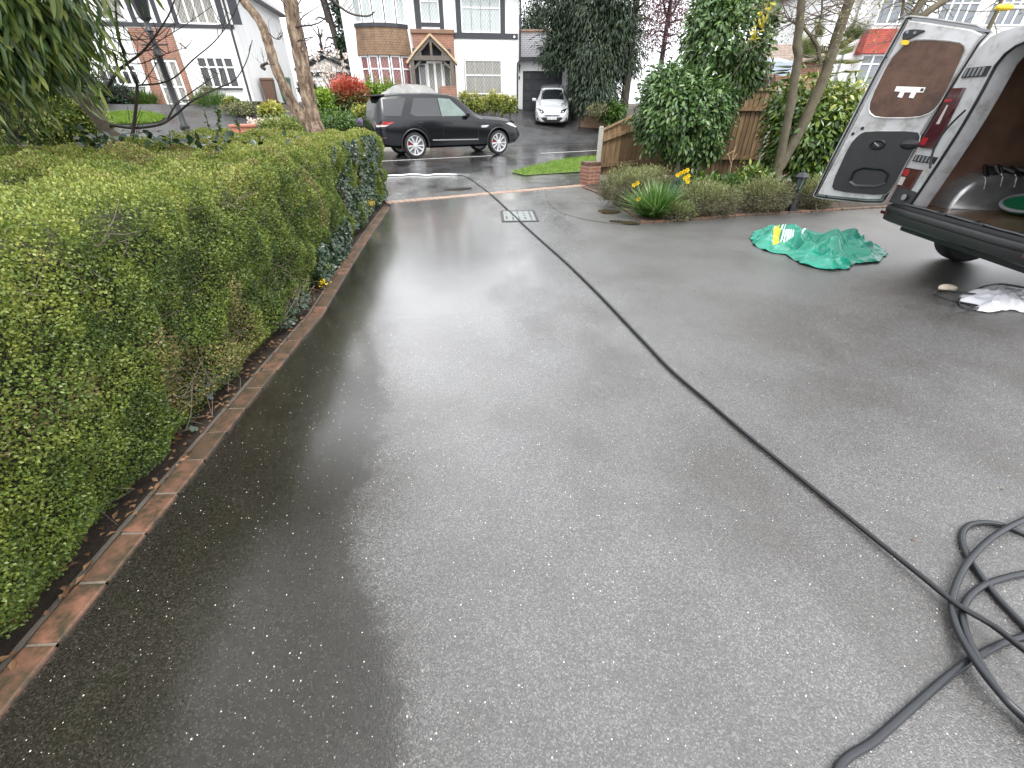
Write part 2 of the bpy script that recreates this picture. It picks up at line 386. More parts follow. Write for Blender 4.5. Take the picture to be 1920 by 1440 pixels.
    c = ramp(nt, f, [(0.34, (0.27, 0.26, 0.25)), (0.5, (0.44, 0.44, 0.45)), (0.8, (0.50, 0.50, 0.51))])
    L_(nt, c, b.inputs['Base Color']); b.inputs['Metallic'].default_value = 0.1; b.inputs['Roughness'].default_value = 0.38; b.inputs['Coat Weight'].default_value = 0.4
    M['van'] = m
    m, nt, b = newmat('grubby_ply'); v = coord(nt)
    f = noise(nt, v, 6, 6, 0.7)
    c = ramp(nt, f, [(0.3, (0.036, 0.016, 0.010)), (0.52, (0.085, 0.040, 0.024)), (0.75, (0.13, 0.070, 0.046))])
    L_(nt, c, b.inputs['Base Color']); b.inputs['Roughness'].default_value = 0.5; M['ply'] = m
    m, nt, b = newmat('wet_floor_ply'); v = coord(nt, scale=(1, 5, 1))
    f = noise(nt, v, 4, 6, 0.7)
    c = ramp(nt, f, [(0.3, (0.03, 0.016, 0.009)), (0.55, (0.10, 0.055, 0.028)), (0.8, (0.2, 0.13, 0.075))])
    L_(nt, c, b.inputs['Base Color']); b.inputs['Roughness'].default_value = 0.25; M['floor_ply'] = m
    M['galv'] = plain('zinc_metal', (0.45, 0.45, 0.45), 0.33, 0.8, nscale=12, var=0.4, bumpy=0.15)
    M['trim'] = plain('charcoal_trim', (0.013, 0.0135, 0.015), 0.5, nscale=18, var=0.5, bumpy=0.1)
    M['lamp_red'] = plain('lamp_red', (0.045, 0.003, 0.006), 0.12, var=0.25, nscale=30, coat=1.0)
    M['lamp_bright'] = plain('lamp_bright_red', (0.30, 0.008, 0.014), 0.12, var=0.2, nscale=30, coat=1.0)
    M['lamp_clear'] = plain('lamp_clear', (0.46, 0.42, 0.40), 0.12, var=0.15, nscale=30, coat=1.0)
    M['yellow'] = plain('yellow_plastic', (0.72, 0.48, 0.02), 0.5)
    M['white'] = plain('white_paint', (0.8, 0.8, 0.8), 0.4, var=0.08)
    M['lineWhite'] = plain('road_line_paint', (0.55, 0.55, 0.53), 0.5, nscale=25, var=0.3)
    M['car_glass'] = plain('car_glass', (0.012, 0.014, 0.016), 0.04, var=0.2, spec=0.8)
    M['car_glass_light'] = plain('car_glass_clear', (0.10, 0.14, 0.125), 0.04, var=0.5, nscale=3, spec=0.8)
    M['green_plastic'] = plain('green_plastic', (0.01, 0.14, 0.06), 0.4, var=0.35, nscale=8)
    M['grey_rim'] = plain('grey_plastic', (0.20, 0.21, 0.22), 0.5)
    m, nt, b = newmat('fence_wood'); v = coord(nt, scale=(6, 6, 0.5))
    a = N(nt, 'ShaderNodeAttribute', attribute_name='rnd')
    c = ramp(nt, a.outputs['Fac'], [(0, (0.15, 0.094, 0.044)), (0.5, (0.24, 0.155, 0.072)), (1, (0.33, 0.22, 0.11))])
    c = mix(nt, ramp(nt, noise(nt, v, 3, 5, 0.65), [(0.35, (0, 0, 0)), (0.7, (1, 1, 1))]), c, (0.085, 0.055, 0.03))
    L_(nt, c, b.inputs['Base Color']); b.inputs['Roughness'].default_value = 0.65; bump(nt, b, noise(nt, v, 10, 4), 0.3, 0.01); M['fence'] = m
    M['concrete'] = plain('concrete', (0.36, 0.35, 0.31), 0.8, nscale=12, var=0.3, bumpy=0.4)
    m, nt, b = newmat('sack_plastic'); v = coord(nt)
    f = noise(nt, v, 7, 5, 0.6)
    c = ramp(nt, f, [(0.3, (0.004, 0.15, 0.10)), (0.7, (0.016, 0.26, 0.18))])
    L_(nt, c, b.inputs['Base Color']); b.inputs['Roughness'].default_value = 0.30
    bump(nt, b, noise(nt, v, 16, 5, 0.65), 0.45, 0.025); M['sack'] = m
    M['sack_yellow'] = plain('sack_yellow_print', (0.55, 0.42, 0.02), 0.3, var=0.2)
    M['sack_white'] = plain('sack_white_print', (0.62, 0.68, 0.66), 0.3, var=0.2)
    M['lining'] = plain('dark_grubby_lining', (0.14, 0.078, 0.052), 0.6, nscale=5, var=0.7)
    m, nt, b = newmat('clear_bag'); v = coord(nt)
    b.inputs['Base Color'].default_value = (0.55, 0.55, 0.58, 1); b.inputs['Roughness'].default_value = 0.25
    bump(nt, b, noise(nt, v, 40, 4, 0.6), 0.6, 0.01); M['bagwhite'] = m
    M['tarp'] = plain('grey_car_cover', (0.20, 0.20, 0.19), 0.3, nscale=7, var=0.35, bumpy=0.3)
    M['cover_plate'] = plain('steel_cover', (0.22, 0.24, 0.23), 0.3, 0.3, nscale=30, var=0.2)
    M['water'] = plain('puddle_water', (0.035, 0.028, 0.018), 0.02, var=0.3, nscale=4)
    M['stone'] = plain('pale_stone', (0.5, 0.43, 0.34), 0.7, nscale=20, var=0.3, bumpy=0.5)
    M['bin_black'] = plain('bin_black', (0.022, 0.024, 0.028), 0.4)
    M['bin_brown'] = plain('bin_brown', (0.10, 0.055, 0.035), 0.5)
    M['bin_green'] = plain('bin_green', (0.03, 0.11, 0.06), 0.5)
    M['terracotta'] = plain('terracotta', (0.42, 0.16, 0.10), 0.6, nscale=9, var=0.2)
    M['awning'] = plain('blue_grey_canvas', (0.20, 0.24, 0.30), 0.5, nscale=4, var=0.25)
    # foliage
    lm = leafmat
    M['l_box'] = lm('leaf_box', [(0, (0.020, 0.044, 0.012)), (0.28, (0.080, 0.130, 0.022)), (0.60, (0.190, 0.245, 0.040)), (0.86, (0.33, 0.350, 0.08)), (0.93, (0.30, 0.25, 0.10)), (1, (0.20, 0.13, 0.07))], 0.38, 0.28)
    M['l_ivy'] = lm('leaf_ivy', [(0, (0.012, 0.028, 0.014)), (0.7, (0.03, 0.06, 0.03)), (1, (0.06, 0.09, 0.05))], 0.25, 0.1)
    M['l_lance'] = lm('leaf_lance', [(0, (0.014, 0.034, 0.014)), (0.34, (0.055, 0.105, 0.030)), (0.60, (0.15, 0.22, 0.05)), (1, (0.36, 0.38, 0.09))], 0.28, 0.3)
    M['l_laurel'] = lm('leaf_laurel', [(0, (0.024, 0.058, 0.020)), (0.5, (0.075, 0.145, 0.042)), (0.9, (0.17, 0.255, 0.075)), (0.985, (0.09, 0.14, 0.05)), (1, (0.5, 0.42, 0.04))], 0.25, 0.15)
    M['l_yellow'] = lm('leaf_yellow', [(0, (0.45, 0.36, 0.02)), (1, (0.6, 0.52, 0.06))], 0.35, 0.2)
    M['l_aucuba'] = lm('leaf_spotted', [(0, (0.02, 0.055, 0.014)), (0.4, (0.07, 0.135, 0.026)), (0.7, (0.17, 0.23, 0.04)), (1, (0.42, 0.42, 0.09))], 0.22, 0.15)
    M['l_conifer'] = lm('leaf_conifer', [(0, (0.008, 0.020, 0.010)), (0.6, (0.020, 0.042, 0.017)), (1, (0.05, 0.075, 0.022))], 0.6, 0.1)
    M['l_conifer2'] = lm('leaf_conifer_grey', [(0, (0.010, 0.024, 0.014)), (0.6, (0.028, 0.050, 0.026)), (1, (0.07, 0.09, 0.03))], 0.6, 0.1)
    M['l_purple'] = lm('leaf_purple', [(0, (0.05, 0.018, 0.025)), (0.7, (0.14, 0.05, 0.065)), (1, (0.26, 0.12, 0.14))], 0.5, 0.3)
    M['l_lime'] = lm('leaf_lime', [(0, (0.03, 0.07, 0.010)), (0.5, (0.09, 0.17, 0.015)), (1, (0.30, 0.40, 0.03))], 0.4, 0.25)
    M['l_green'] = lm('leaf_green', [(0, (0.02, 0.05, 0.010)), (0.6, (0.06, 0.12, 0.018)), (1, (0.14, 0.22, 0.03))], 0.4, 0.25)
    M['l_red'] = lm('leaf_red', [(0, (0.03, 0.06, 0.015)), (0.35, (0.08, 0.10, 0.03)), (0.6, (0.30, 0.07, 0.03)), (1, (0.62, 0.10, 0.08))], 0.4, 0.25)
    M['l_varieg'] = lm('leaf_variegated', [(0, (0.05, 0.09, 0.02)), (0.4, (0.18, 0.22, 0.04)), (1, (0.55, 0.50, 0.10))], 0.4, 0.25)
    M['l_lav'] = lm('leaf_heather', [(0, (0.055, 0.036, 0.028)), (0.4, (0.10, 0.095, 0.05)), (0.7, (0.17, 0.19, 0.065)), (1, (0.30, 0.33, 0.13))], 0.6, 0.2)
    M['l_daff'] = lm('leaf_daffodil', [(0, (0.04, 0.11, 0.02)), (0.6, (0.10, 0.21, 0.04)), (1, (0.24, 0.34, 0.12))], 0.35, 0.25)
    M['l_grass'] = lm('grass_blade', [(0, (0.07, 0.14, 0.015)), (0.6, (0.15, 0.26, 0.025)), (1, (0.26, 0.36, 0.05))], 0.5, 0.3)
    M['l_palm'] = lm('leaf_palm', [(0, (0.04, 0.07, 0.015)), (0.7, (0.12, 0.16, 0.04)), (1, (0.42, 0.33, 0.06))], 0.4, 0.2)
    M['l_young'] = lm('leaf_young', [(0, (0.12, 0.10, 0.03)), (1, (0.30, 0.30, 0.07))], 0.5, 0.3)
    M['p_white'] = lm('petal_cream', [(0, (0.55, 0.45, 0.40)), (1, (0.8, 0.74, 0.66))], 0.5, 0.3)
    M['p_yellow'] = lm('petal_yellow', [(0, (0.75, 0.52, 0.01)), (1, (0.85, 0.66, 0.03))], 0.5, 0.3)
    M['p_pink'] = lm('petal_pink', [(0, (0.45, 0.05, 0.14)), (1, (0.6, 0.10, 0.2))], 0.5, 0.3)
    M['p_orange'] = lm('petal_orange', [(0, (0.55, 0.2, 0.10)), (1, (0.6, 0.26, 0.14))], 0.5, 0.3)
    M['p_purple'] = lm('petal_mauve', [(0, (0.22, 0.15, 0.36)), (1, (0.42, 0.32, 0.55))], 0.5, 0.3)
    M['dead'] = lm('dead_leaf', [(0, (0.10, 0.05, 0.025)), (1, (0.25, 0.14, 0.07))], 0.6, 0.1)
materials()
# ------------------------------------------------------------------ world, sun, camera
SUN_EL, SUN_AZ = R(58), R(155)
w = bpy.data.worlds.new('World'); sc.world = w; w.use_nodes = True
nt = w.node_tree; bg = nt.nodes['Background']
sky = N(nt, 'ShaderNodeTexSky', sky_type='NISHITA'); sky.sun_disc = False; sky.sun_elevation = SUN_EL; sky.sun_rotation = SUN_AZ
sky.air_density = 1.0; sky.dust_density = 4.0
hs = N(nt, 'ShaderNodeHueSaturation'); hs.inputs['Saturation'].default_value = 0.22; L_(nt, sky.outputs[0], hs.inputs['Color'])
tc = N(nt, 'ShaderNodeTexCoord')
cn = noise(nt, tc.outputs['Generated'], 2.2, 5, 0.55)
cloud = ramp(nt, cn, [(0.3, (9.0, 9.3, 9.8)), (0.7, (14.5, 14.7, 15.0))])
cm = mix(nt, 0.72, hs.outputs[0], cloud)
L_(nt, cm, bg.inputs['Color']); bg.inputs['Strength'].default_value = 0.10
sun = bpy.data.lights.new('sun', 'SUN'); sun.energy = 1.2; sun.angle = R(25); sun.color = (1.0, 0.97, 0.92)
so = bpy.data.objects.new('sun', sun); COL.objects.link(so)
az = SUN_AZ
so.rotation_euler = Vector((-math.sin(az)*math.cos(SUN_EL), -math.cos(az)*math.cos(SUN_EL), -math.sin(SUN_EL))).to_track_quat('-Z', 'Y').to_euler()
cam = bpy.data.cameras.new('camera'); cam.sensor_width = 36; cam.lens = F/1920*36; cam.clip_end = 600; cam.clip_start = 0.02
co = bpy.data.objects.new('camera', cam); COL.objects.link(co); co.location = (0, 0, CH); co.rotation_euler = (math.pi/2-PT, 0, 0)
sc.camera = co
vs = sc.view_settings; vs.view_transform = 'Standard'; vs.look = 'None'; vs.exposure = 1.45; vs.gamma = 1.0
sc.cycles.max_bounces = 6; sc.cycles.diffuse_bounces = 3; sc.cycles.glossy_bounces = 3; sc.cycles.transmission_bounces = 3
# ------------------------------------------------------------------ ground: everything is a function of q, the distance across the street
RD = Vector((0.88, 0.475, 0)); RD.normalize(); RN = Vector((-RD.y, RD.x, 0))
def pq(p, q, z): v = RD*p+RN*q; return Vector((v.x, v.y, z))
QB = [(-60, 0), (8.8, 0), (12.0, 0.02), (19.5, 0.08), (27.7, 1.65), (60, 2.2), (200, 3.0)]
def zq(q):
    return float(np.interp(q, [a for a, b in QB], [b for a, b in QB]))
def Z(x, y): return zq(RN.x*x+RN.y*y)
def GG(px, py, lift=0.0):                     # pixel -> point of the sloping ground
    lo, hi = 0.3, 200.0; d = ray(px, py).normalized()
    last = None
    t = 0.3
    while t < 120:
        P = Vector((0, 0, CH))+d*t
        if P.z < Z(P.x, P.y)+lift: break
        t *= 1.01
    return Vector((P.x, P.y, Z(P.x, P.y)+lift))
def sheet(name, strips, mat, lift):           # strips: list of (p0,p1,q0,q1), split at the slope breaks
    mb = MB()
    for p0, p1, q0, q1 in strips:
        qs = [q0]+[a for a, b in QB if q0 < a < q1]+[q1]
        for a, b in zip(qs, qs[1:]):
            mb.add([pq(p0, a, zq(a)+lift), pq(p1, a, zq(a)+lift), pq(p1, b, zq(b)+lift), pq(p0, b, zq(b)+lift)], [(0, 1, 2, 3)])
    return tag(mb.build(name, mat), kind='structure')
def poly_sheet(name, pts, mat, lift):         # flat polygon (inside one slope facet)
    bm = bmesh.new(); bm.faces.new([bm.verts.new((p[0], p[1], 0)) for p in pts])
    for qb, _ in QB[1:-1]:
        bmesh.ops.bisect_plane(bm, geom=bm.verts[:]+bm.edges[:]+bm.faces[:], plane_co=RN*qb, plane_no=RN)
    bmesh.ops.triangulate(bm, faces=bm.faces)
    for v in bm.verts: v.co.z = Z(v.co.x, v.co.y)+lift
    bmesh.ops.recalc_face_normals(bm, faces=bm.faces)
    if sum(f.normal.z for f in bm.faces) < 0: bmesh.ops.reverse_faces(bm, faces=bm.faces)
    me = bpy.data.meshes.new(name); bm.to_mesh(me); bm.free(); me.materials.append(mat)
    return tag(mkobj(name, me), kind='structure')
sheet('ground', [(-160, 160, -60, 200)], M['soil'], -0.012)
KE = [Vector((-1.46, -1.5, 0)), Vector((-1.485, 0.0, 0)), Vector((-1.505, 0.6, 0)), Vector((-1.555, 1.5, 0))]+[G(px, py) for px, py in ((500, 720), (560, 646), (606, 590), (660, 498), (700, 435), (735, 388))]
KE[-1] = Vector((-2.22, 8.25, 0))
ROWL, ROWR = Vector((-2.36, 8.55, 0)), Vector((1.60, 10.65, 0))
bed_px = [(1093, 353), (1130, 367), (1165, 392), (1205, 420), (1260, 416), (1330, 411), (1400, 405), (1520, 398), (1640, 391)]
BED = [G(*p) for p in bed_px]+[Vector((9.5, 8.6, 0)), Vector((14, 9.6, 0))]
dv = [(p.x, p.y) for p in KE]+[(ROWL.x, ROWL.y), (ROWR.x, ROWR.y)]+[(p.x, p.y) for p in BED]+[(14, -1.5)]
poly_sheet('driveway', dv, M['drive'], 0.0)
patch_px = [(1022, 360), (1030, 383), (1052, 400), (1095, 412), (1150, 420), (1199, 423)]
pt = [G(*p) for p in patch_px]+[b+Vector((-0.03, -0.02, 0)) for b in (BED[2], BED[1], BED[0])]+[G(1083, 353)]
poly_sheet('tarmac_patch', pt, M['oldtar'], 0.005)
sheet('pavement', [(-60, 40, 8.87, 12.0)], M['pave'], 0.0)
sheet('road', [(-60, 29, 12.0, 19.5)], M['road'], 0.0)
# far driveways
def facet_poly(name, pts, mat, lift):
    # polygon on the far slope, planar there (q 18..26.4)
    return poly_sheet(name, pts, mat, lift)
facet_poly('far_driveway', [pq(7.2, 19.5, 0), pq(16.5, 19.5, 0), Vector((4.6, 31.2, 0)), Vector((-8.5, 28.9, 0)), Vector((-8.0, 25.2, 0)), Vector((-3.2, 24.6, 0))], M['fardrive'], 0.004)
facet_poly('neighbour_driveway', [pq(-6.0, 19.5, 0), pq(0.2, 19.5, 0), Vector((-9.6, 22.6, 0)), Vector((-11.9, 25.0, 0)), Vector((-18.5, 23.4, 0))], M['fardrive'], 0.004)
# kerbs
def kerb(name, p0, p1, q0, q1, h, label):
    mb = MB(); n = max(1, int(abs(p1-p0)/0.92)); 
    for i in range(n):
        a = p0+(p1-p0)*i/n+0.004; b = p0+(p1-p0)*(i+1)/n-0.004
        zb = zq(q0)-0.15
        vs = [pq(a, q0, zb), pq(b, q0, zb), pq(b, q1, zb), pq(a, q1, zb)]
        zt = zq(q0)+h
        vs += [pq(a, q0, zt), pq(b, q0, zt), pq(b, q1, zt), pq(a, q1, zt)]
        mb.add(vs, [(3, 2, 1, 0), (4, 5, 6, 7), (0, 1, 5, 4), (1, 2, 6, 5), (2, 3, 7, 6), (3, 0, 4, 7)])
    return tag(mb.build(name, M['concrete'], bevel=0.015), kind='structure')
kerb('road_kerb', -30, -6.0, 19.5, 19.63, 0.10, '')
kerb('road_kerb', 0.3, 6.6, 19.5, 19.63, 0.10, '')
# verge by the fence, with grass
vg = [GG(958, 325), GG(985, 331), GG(1110, 322), GG(1140, 320), GG(1180, 290), GG(1110, 295), GG(1050, 302), GG(1000, 313)]
vg = [v for v in vg]
mbv = MB(); mbv.add([(v.x, v.y, Z(v.x, v.y)+0.02) for v in vg], [tuple(range(len(vg)))])
tag(mbv.build('verge', M['lawn']), kind='structure')
def inpoly(x, y, P):
    c = np.zeros(len(x), bool); n = len(P)
    for i in range(n):
        x0, y0 = P[i][0], P[i][1]; x1, y1 = P[(i+1) % n][0], P[(i+1) % n][1]
        k = ((y0 > y) != (y1 > y)) & (x < (x1-x0)*(y-y0)/(y1-y0+1e-12)+x0); c ^= k
    return c
def grass(name, P, n, h, w, mat, lift=0.0, label=None):
    xs = [p[0] for p in P]; ys = [p[1] for p in P]
    x = rng.uniform(min(xs), max(xs), n*2); y = rng.uniform(min(ys), max(ys), n*2); k = inpoly(x, y, P); x = x[k][:n]; y = y[k][:n]; m = len(x)
    z = np.interp(RN.x*x+RN.y*y, [a for a, b in QB], [b for a, b in QB])+lift
    d = np.stack([rng.normal(0, .45, m), rng.normal(0, .45, m), np.ones(m)], 1)
    nn = rdirs(m); nn[:, 2] = 0
    o = leaves(name, np.stack([x, y, z], 1), d, nn, h*(0.5+rng.random(m)), w, mat, fold=0.1)
    return tag(o, label, 'grass', kind='stuff')
grass('verge_grass', vg, 9000, 0.07, 0.012, M['l_grass'], 0.02, 'bright green grass on the roadside verge by the fence')
# road markings: long centre dashes
mb = MB()
for p, L in ((3.3, 4.4), (9.8, 4.2), (16.2, 4.3), (-3.2, 4.4), (-9.7, 4.4)):
    q0 = 15.8
    mb.add([pq(p, q0-0.05, zq(q0-0.05)+0.004), pq(p+L, q0-0.05, zq(q0-0.05)+0.004), pq(p+L, q0+0.05, zq(q0+0.05)+0.004), pq(p, q0+0.05, zq(q0+0.05)+0.004)], [(0, 1, 2, 3)])
tag(mb.build('road_marking', M['lineWhite']), kind='structure')
# ------------------------------------------------------------------ brick edgings
def along(pts, s):
    for a, b in zip(pts, pts[1:]):
        L = (b-a).length
        if s <= L: return a+(b-a)*(s/L), (b-a)/L
        s -= L
    d = (pts[-1]-pts[-2]).normalized(); return pts[-1]+d*s, d
def edging(name, pts, pitch, wd, side, top, mat, label, gap=0.010):
    mb = MB(); tot = sum((b-a).length for a, b in zip(pts, pts[1:])); n = int(tot/pitch)
    for i in range(n):
        c, d = along(pts, (i+0.5)*pitch); nrm = Vector((-d.y, d.x, 0))*side
        mb.ca = random.random()
        rot = Matrix(((d.x, nrm.x, 0), (d.y, nrm.y, 0), (0, 0, 1))).to_4x4() @ Euler((random.gauss(0, .012), random.gauss(0, .012), random.gauss(0, .012))).to_matrix().to_4x4()
        cc = c+nrm*(wd/2); z0 = Z(cc.x, cc.y)
        mb.box((cc.x, cc.y, z0+top/2-0.04+random.gauss(0, .0015)), (pitch-gap, wd, top+0.08), 0, rot.to_3x3())
    # mortar bed
    vs = []; fs = []
    for k in range(n+1):
        c, d = along(pts, k*pitch); nrm = Vector((-d.y, d.x, 0))*side
        a = c+nrm*0.004; b = c+nrm*(wd-0.004)
        vs += [(a.x, a.y, Z(a.x, a.y)+top-0.006), (b.x, b.y, Z(b.x, b.y)+top-0.006)]
    for k in range(n): fs.append((2*k, 2*k+2, 2*k+3, 2*k+1))
    mb.add(vs, fs, 1)
    return tag(mb.build(name, [mat, M['mortar']], bevel=0.006), label, 'edging')
edging('brick_edging', KE, 0.2205, 0.105, 1, 0.014, M['brick_unit'], 'red brick edging between the wet tarmac drive and the hedge')
edging('brick_threshold', [ROWL, ROWR+Vector((0.15, 0.08, 0))], 0.118, 0.21, 1, 0.008, M['sett'], 'row of pale pink bricks across the mouth of the driveway', gap=0.016)
edging('bed_edging', BED, 0.22, 0.075, 1, 0.03, M['brick_unit'], 'thin red brick edging along the flower bed beside the drive')
# soil of the bed
mbb = MB(); bl = [b+Vector((0, 0.05, 0)) for b in BED]+[Vector((14, 14, 0)), Vector((1.95, 11.5, 0)), Vector((1.85, 10.9, 0))]
mbb.add([(p.x, p.y, 0.022) for p in bl], [tuple(range(len(bl)))])
tag(mbb.build('flower_bed_soil', M['soil']), kind='structure')
# old edging board and soil strip by hedge
mb = MB()
pts = [p+Vector((-0.128, 0, 0)) for p in KE]
for a, b in zip(pts, pts[1:]): mb.bar(a+Vector((0, 0, -0.014)), b+Vector((0, 0, -0.014)), 0.022, 0.035)
tag(mb.build('edging_board', M['oak']), 'weathered timber board behind the brick edging under the hedge', 'board')
# puddles
def blob_poly(c, rx, ry, n=26, s=0.25, rot=0.0):
    ph = [random.random()*6.28 for _ in range(3)]
    out = []
    for i in range(n):
        a = 2*math.pi*i/n; k = 1+s*(math.sin(2*a+ph[0])*.5+math.sin(3*a+ph[1])*.35+math.sin(5*a+ph[2])*.2)
        x, y = rx*k*math.cos(a), ry*k*math.sin(a)
        out.append((c[0]+x*math.cos(rot)-y*math.sin(rot), c[1]+x*math.sin(rot)+y*math.cos(rot)))
    return out
for px, py, rx, ry in ((1142, 398, .17, .22), (1172, 418, .22, .12)):
    c = G(px, py); poly_sheet('puddle', blob_poly(c, rx, ry, rot=-0.5), M['water'], 0.010)
c = GG(860, 355); poly_sheet('puddle', blob_poly(c, .30, .16, rot=.5), M['water'], 0.004)
# inspection cover in the drive
cx = [G(941, 397), G(1000, 397), G(1009, 413), G(942, 415)]
cc = sum(cx, Vector())/4
mh = thing('inspection_cover', 'pale steel inspection cover set in the tarmac drive under the hose', 'drain cover', (cc.x, cc.y, 0.0), R(3))
mb = MB()
for s in (-1, 1):
    mb.bx(-.30, .30, s*.40-.025, s*.40+.025, -.02, .010); mb.bx(s*.28-.02, s*.28+.02, -.375, .375, -.02, .010)
mb.build('frame', M['metal_black'], mh, bevel=0.003)
mb = MB(); mb.bx(-.255, .255, -.37, .37, -.02, .008)
for j in range(5):
    for i in range(9):
        if random.random() < 0.75: 
            k = random.choice(((.035, .012), (.012, .05), (.03, .03)))
            mb.bx(-.21+j*.1-k[0]/2, -.21+j*.1+k[0]/2, -.32+i*.08-k[1]/2, -.32+i*.08+k[1]/2, .008, .012, 1)
mb.build('plate', [M['cover_plate'], M['metal_black']], mh)
# far lawns
def mound_lawn(name, c, rx, ry, label):
    P = blob_poly(c, rx, ry, s=0.1, n=30)
    mb = MB(); mb.add([(x, y, Z(x, y)+0.03) for x, y in P], [tuple(range(len(P)))])
    tag(mb.build(name, M['lawn']), kind='structure')
    return P
# ------------------------------------------------------------------ houses
def leaded_window(house, u0, u1, z0, z1, cols, tr, glass, y=0.0, fw=0.05, mull=0.05, dark=False, sill=None, label=None, name='window', T=None):
    """casement window standing proud of the wall (front towards -y): frame part with one pane mesh below it"""
    mb = MB(); pn = MB()
    if T is not None: mb.M = T; pn.M = T
    yf0, yf1 = y-0.055, y+0.02
    mb.bx(u0, u1, yf0, yf1, z1-fw, z1); mb.bx(u0, u1, yf0, yf1, z0, z0+fw)
    mb.bx(u0, u0+fw, yf0, yf1, z0+fw, z1-fw); mb.bx(u1-fw, u1, yf0, yf1, z0+fw, z1-fw)
    w = (u1-u0-2*fw)/cols
    for i in range(1, cols):
        c = u0+fw+w*i
        mb.bx(c-mull/2, c+mull/2, yf0+.004, yf1, z0+fw, z1-fw)
        if dark: mb.bx(c-mull*.22, c+mull*.22, yf0-.012, yf0+.004, z0+fw*.3, z1-fw*.3, 1)
    zt = [z0+(z1-z0)*t for t in tr]
    for z in zt:
        for i in range(cols):
            a = u0+fw+w*i+(mull/2 if i else 0); b = u0+fw+w*(i+1)-(mull/2 if i < cols-1 else 0)
            mb.bx(a, b, yf0+.006, yf1, z-.028, z+.028)
    if dark:
        e = .022
        mb.bx(u0-e, u1+e, yf0+.02, yf1, z1, z1+e, 1); mb.bx(u0-e, u0, yf0+.02, yf1, z0, z1, 1); mb.bx(u1, u1+e, yf0+.02, yf1, z0, z1, 1)
    fr = mb.build(name, [M['white_frame'], M['black_timber']], house)
    if label: fr['label'] = label
    pn.add([(u0+fw*.5, y-0.018, z0+fw*.5), (u1-fw*.5, y-0.018, z0+fw*.5), (u1-fw*.5, y-0.018, z1-fw*.5), (u0+fw*.5, y-0.018, z1-fw*.5)], [(0, 1, 2, 3)])
    pn.build('pane', glass, fr, fix=False)
    if sill:
        sm = MB()
        if T is not None: sm.M = T
        sm.bx(u0-.08, u1+.08, y-.11, y+.02, z0-.055, z0-.003); sm.build('sill', sill, fr)
    return fr
def facade(px, py, Y, ang):
    A = V(px, py, Y); a = R(ang); D = Vector((math.cos(a), math.sin(a), 0))
    def L(x, y):
        P = PL(x, y, A, D); return ((P-A).dot(D), P.z-A.z)
    return A, D, a, L
# ---- main house
A, D, a, L = facade(972, 209, 29.5, 7)
HA = A.copy()
HZ = A.z
main = thing('house', 'white rendered house with leaded bay windows and timber gabled porch behind the black car', 'house', A, a)
uL = L(645, 60)[0]; uR = 0.0
top = L(900, 0)[1]+0.55
mb = MB(); mb.bx(uL, uR, 0, 8.0, -0.9, top); mb.build('wall', M['render'], main)
mb = MB(); mb.bx(uL-.0, uR, -.03, 0, -0.9, 0.16); 
mb.build('plinth', M['black_timber'], main)
# roof (above the picture) : hipped
mb = MB(); e = .5; xm0, xm1 = uL+3, uR-3
mb.add([(uL-e, -e, top), (uR+e, -e, top), (uR+e, 8+e, top), (uL-e, 8+e, top), (xm0, 4, top+3.2), (xm1, 4, top+3.2)], [(0, 1, 5, 4), (1, 2, 5), (2, 3, 4, 5), (3, 0, 4), (3, 2, 1, 0)])
rf = mb.build('roof', M['tile_slate'], main)
def rect(a, b, c, d): # px left-top, right-bottom -> u0,u1,z0,z1
    u0, z1 = L(a, b); u1, z0 = L(c, d); return u0, u1, z0, z1
# right upper window + frame timbers
u0, z0 = L(866, 61); u1, _ = L(938, 61); z1 = top-.25
leaded_window(main, u0, u1, z0, z1, 4, [0.62], M['gl_net'], dark=True)
tb = MB()
bz1 = L(900, 62)[1]; bz0 = L(900, 73)[1]
ub = L(849, 68)[0]
tb.bx(ub, uR-.06, -.045, 0, bz0, bz1)
for x0, x1 in ((856, 866), (938.5, 947)):
    tb.bx(L(x0, 50)[0], L(x1, 50)[0], -.04, 0, bz1, top)
# middle window
u0m, z0m = L(790.5, 42); u1m, _ = L(824.5, 42)
leaded_window(main, u0m, u1m, z0m, top-.3, 2, [0.7], M['gl_net'], dark=True)
for x0, x1 in ((780, 790), (825, 833)):
    tb.bx(L(x0, 50)[0], L(x1, 50)[0], -.04, 0, L(800, 56)[1], top)
tb.bx(L(790, 48)[0], L(825, 48)[0], -.038, 0, L(805, 50)[1], L(805, 43)[1])
tb.build('timber_frame', M['black_timber'], main)
# right lower window
w4 = rect(870.5, 112, 941, 177)
leaded_window(main, w4[0], w4[1], w4[2], w4[3], 4, [0.56], M['gl_dim'], dark=True, sill=M['black_timber'])
# brick centre panel with coping
bu0, bz = L(773, 64); bu1 = L(850, 64)[0]
mb = MB(); mb.bx(bu0, bu1, -.24, 0, -.9, bz); mb.build('brick_panel', M['brick_red'], main)
mb = MB(); mb.bx(bu0-.08, bu1+.06, -.32, 0, bz, L(810, 56)[1]); mb.build('coping', M['coping'], main, bevel=.03)
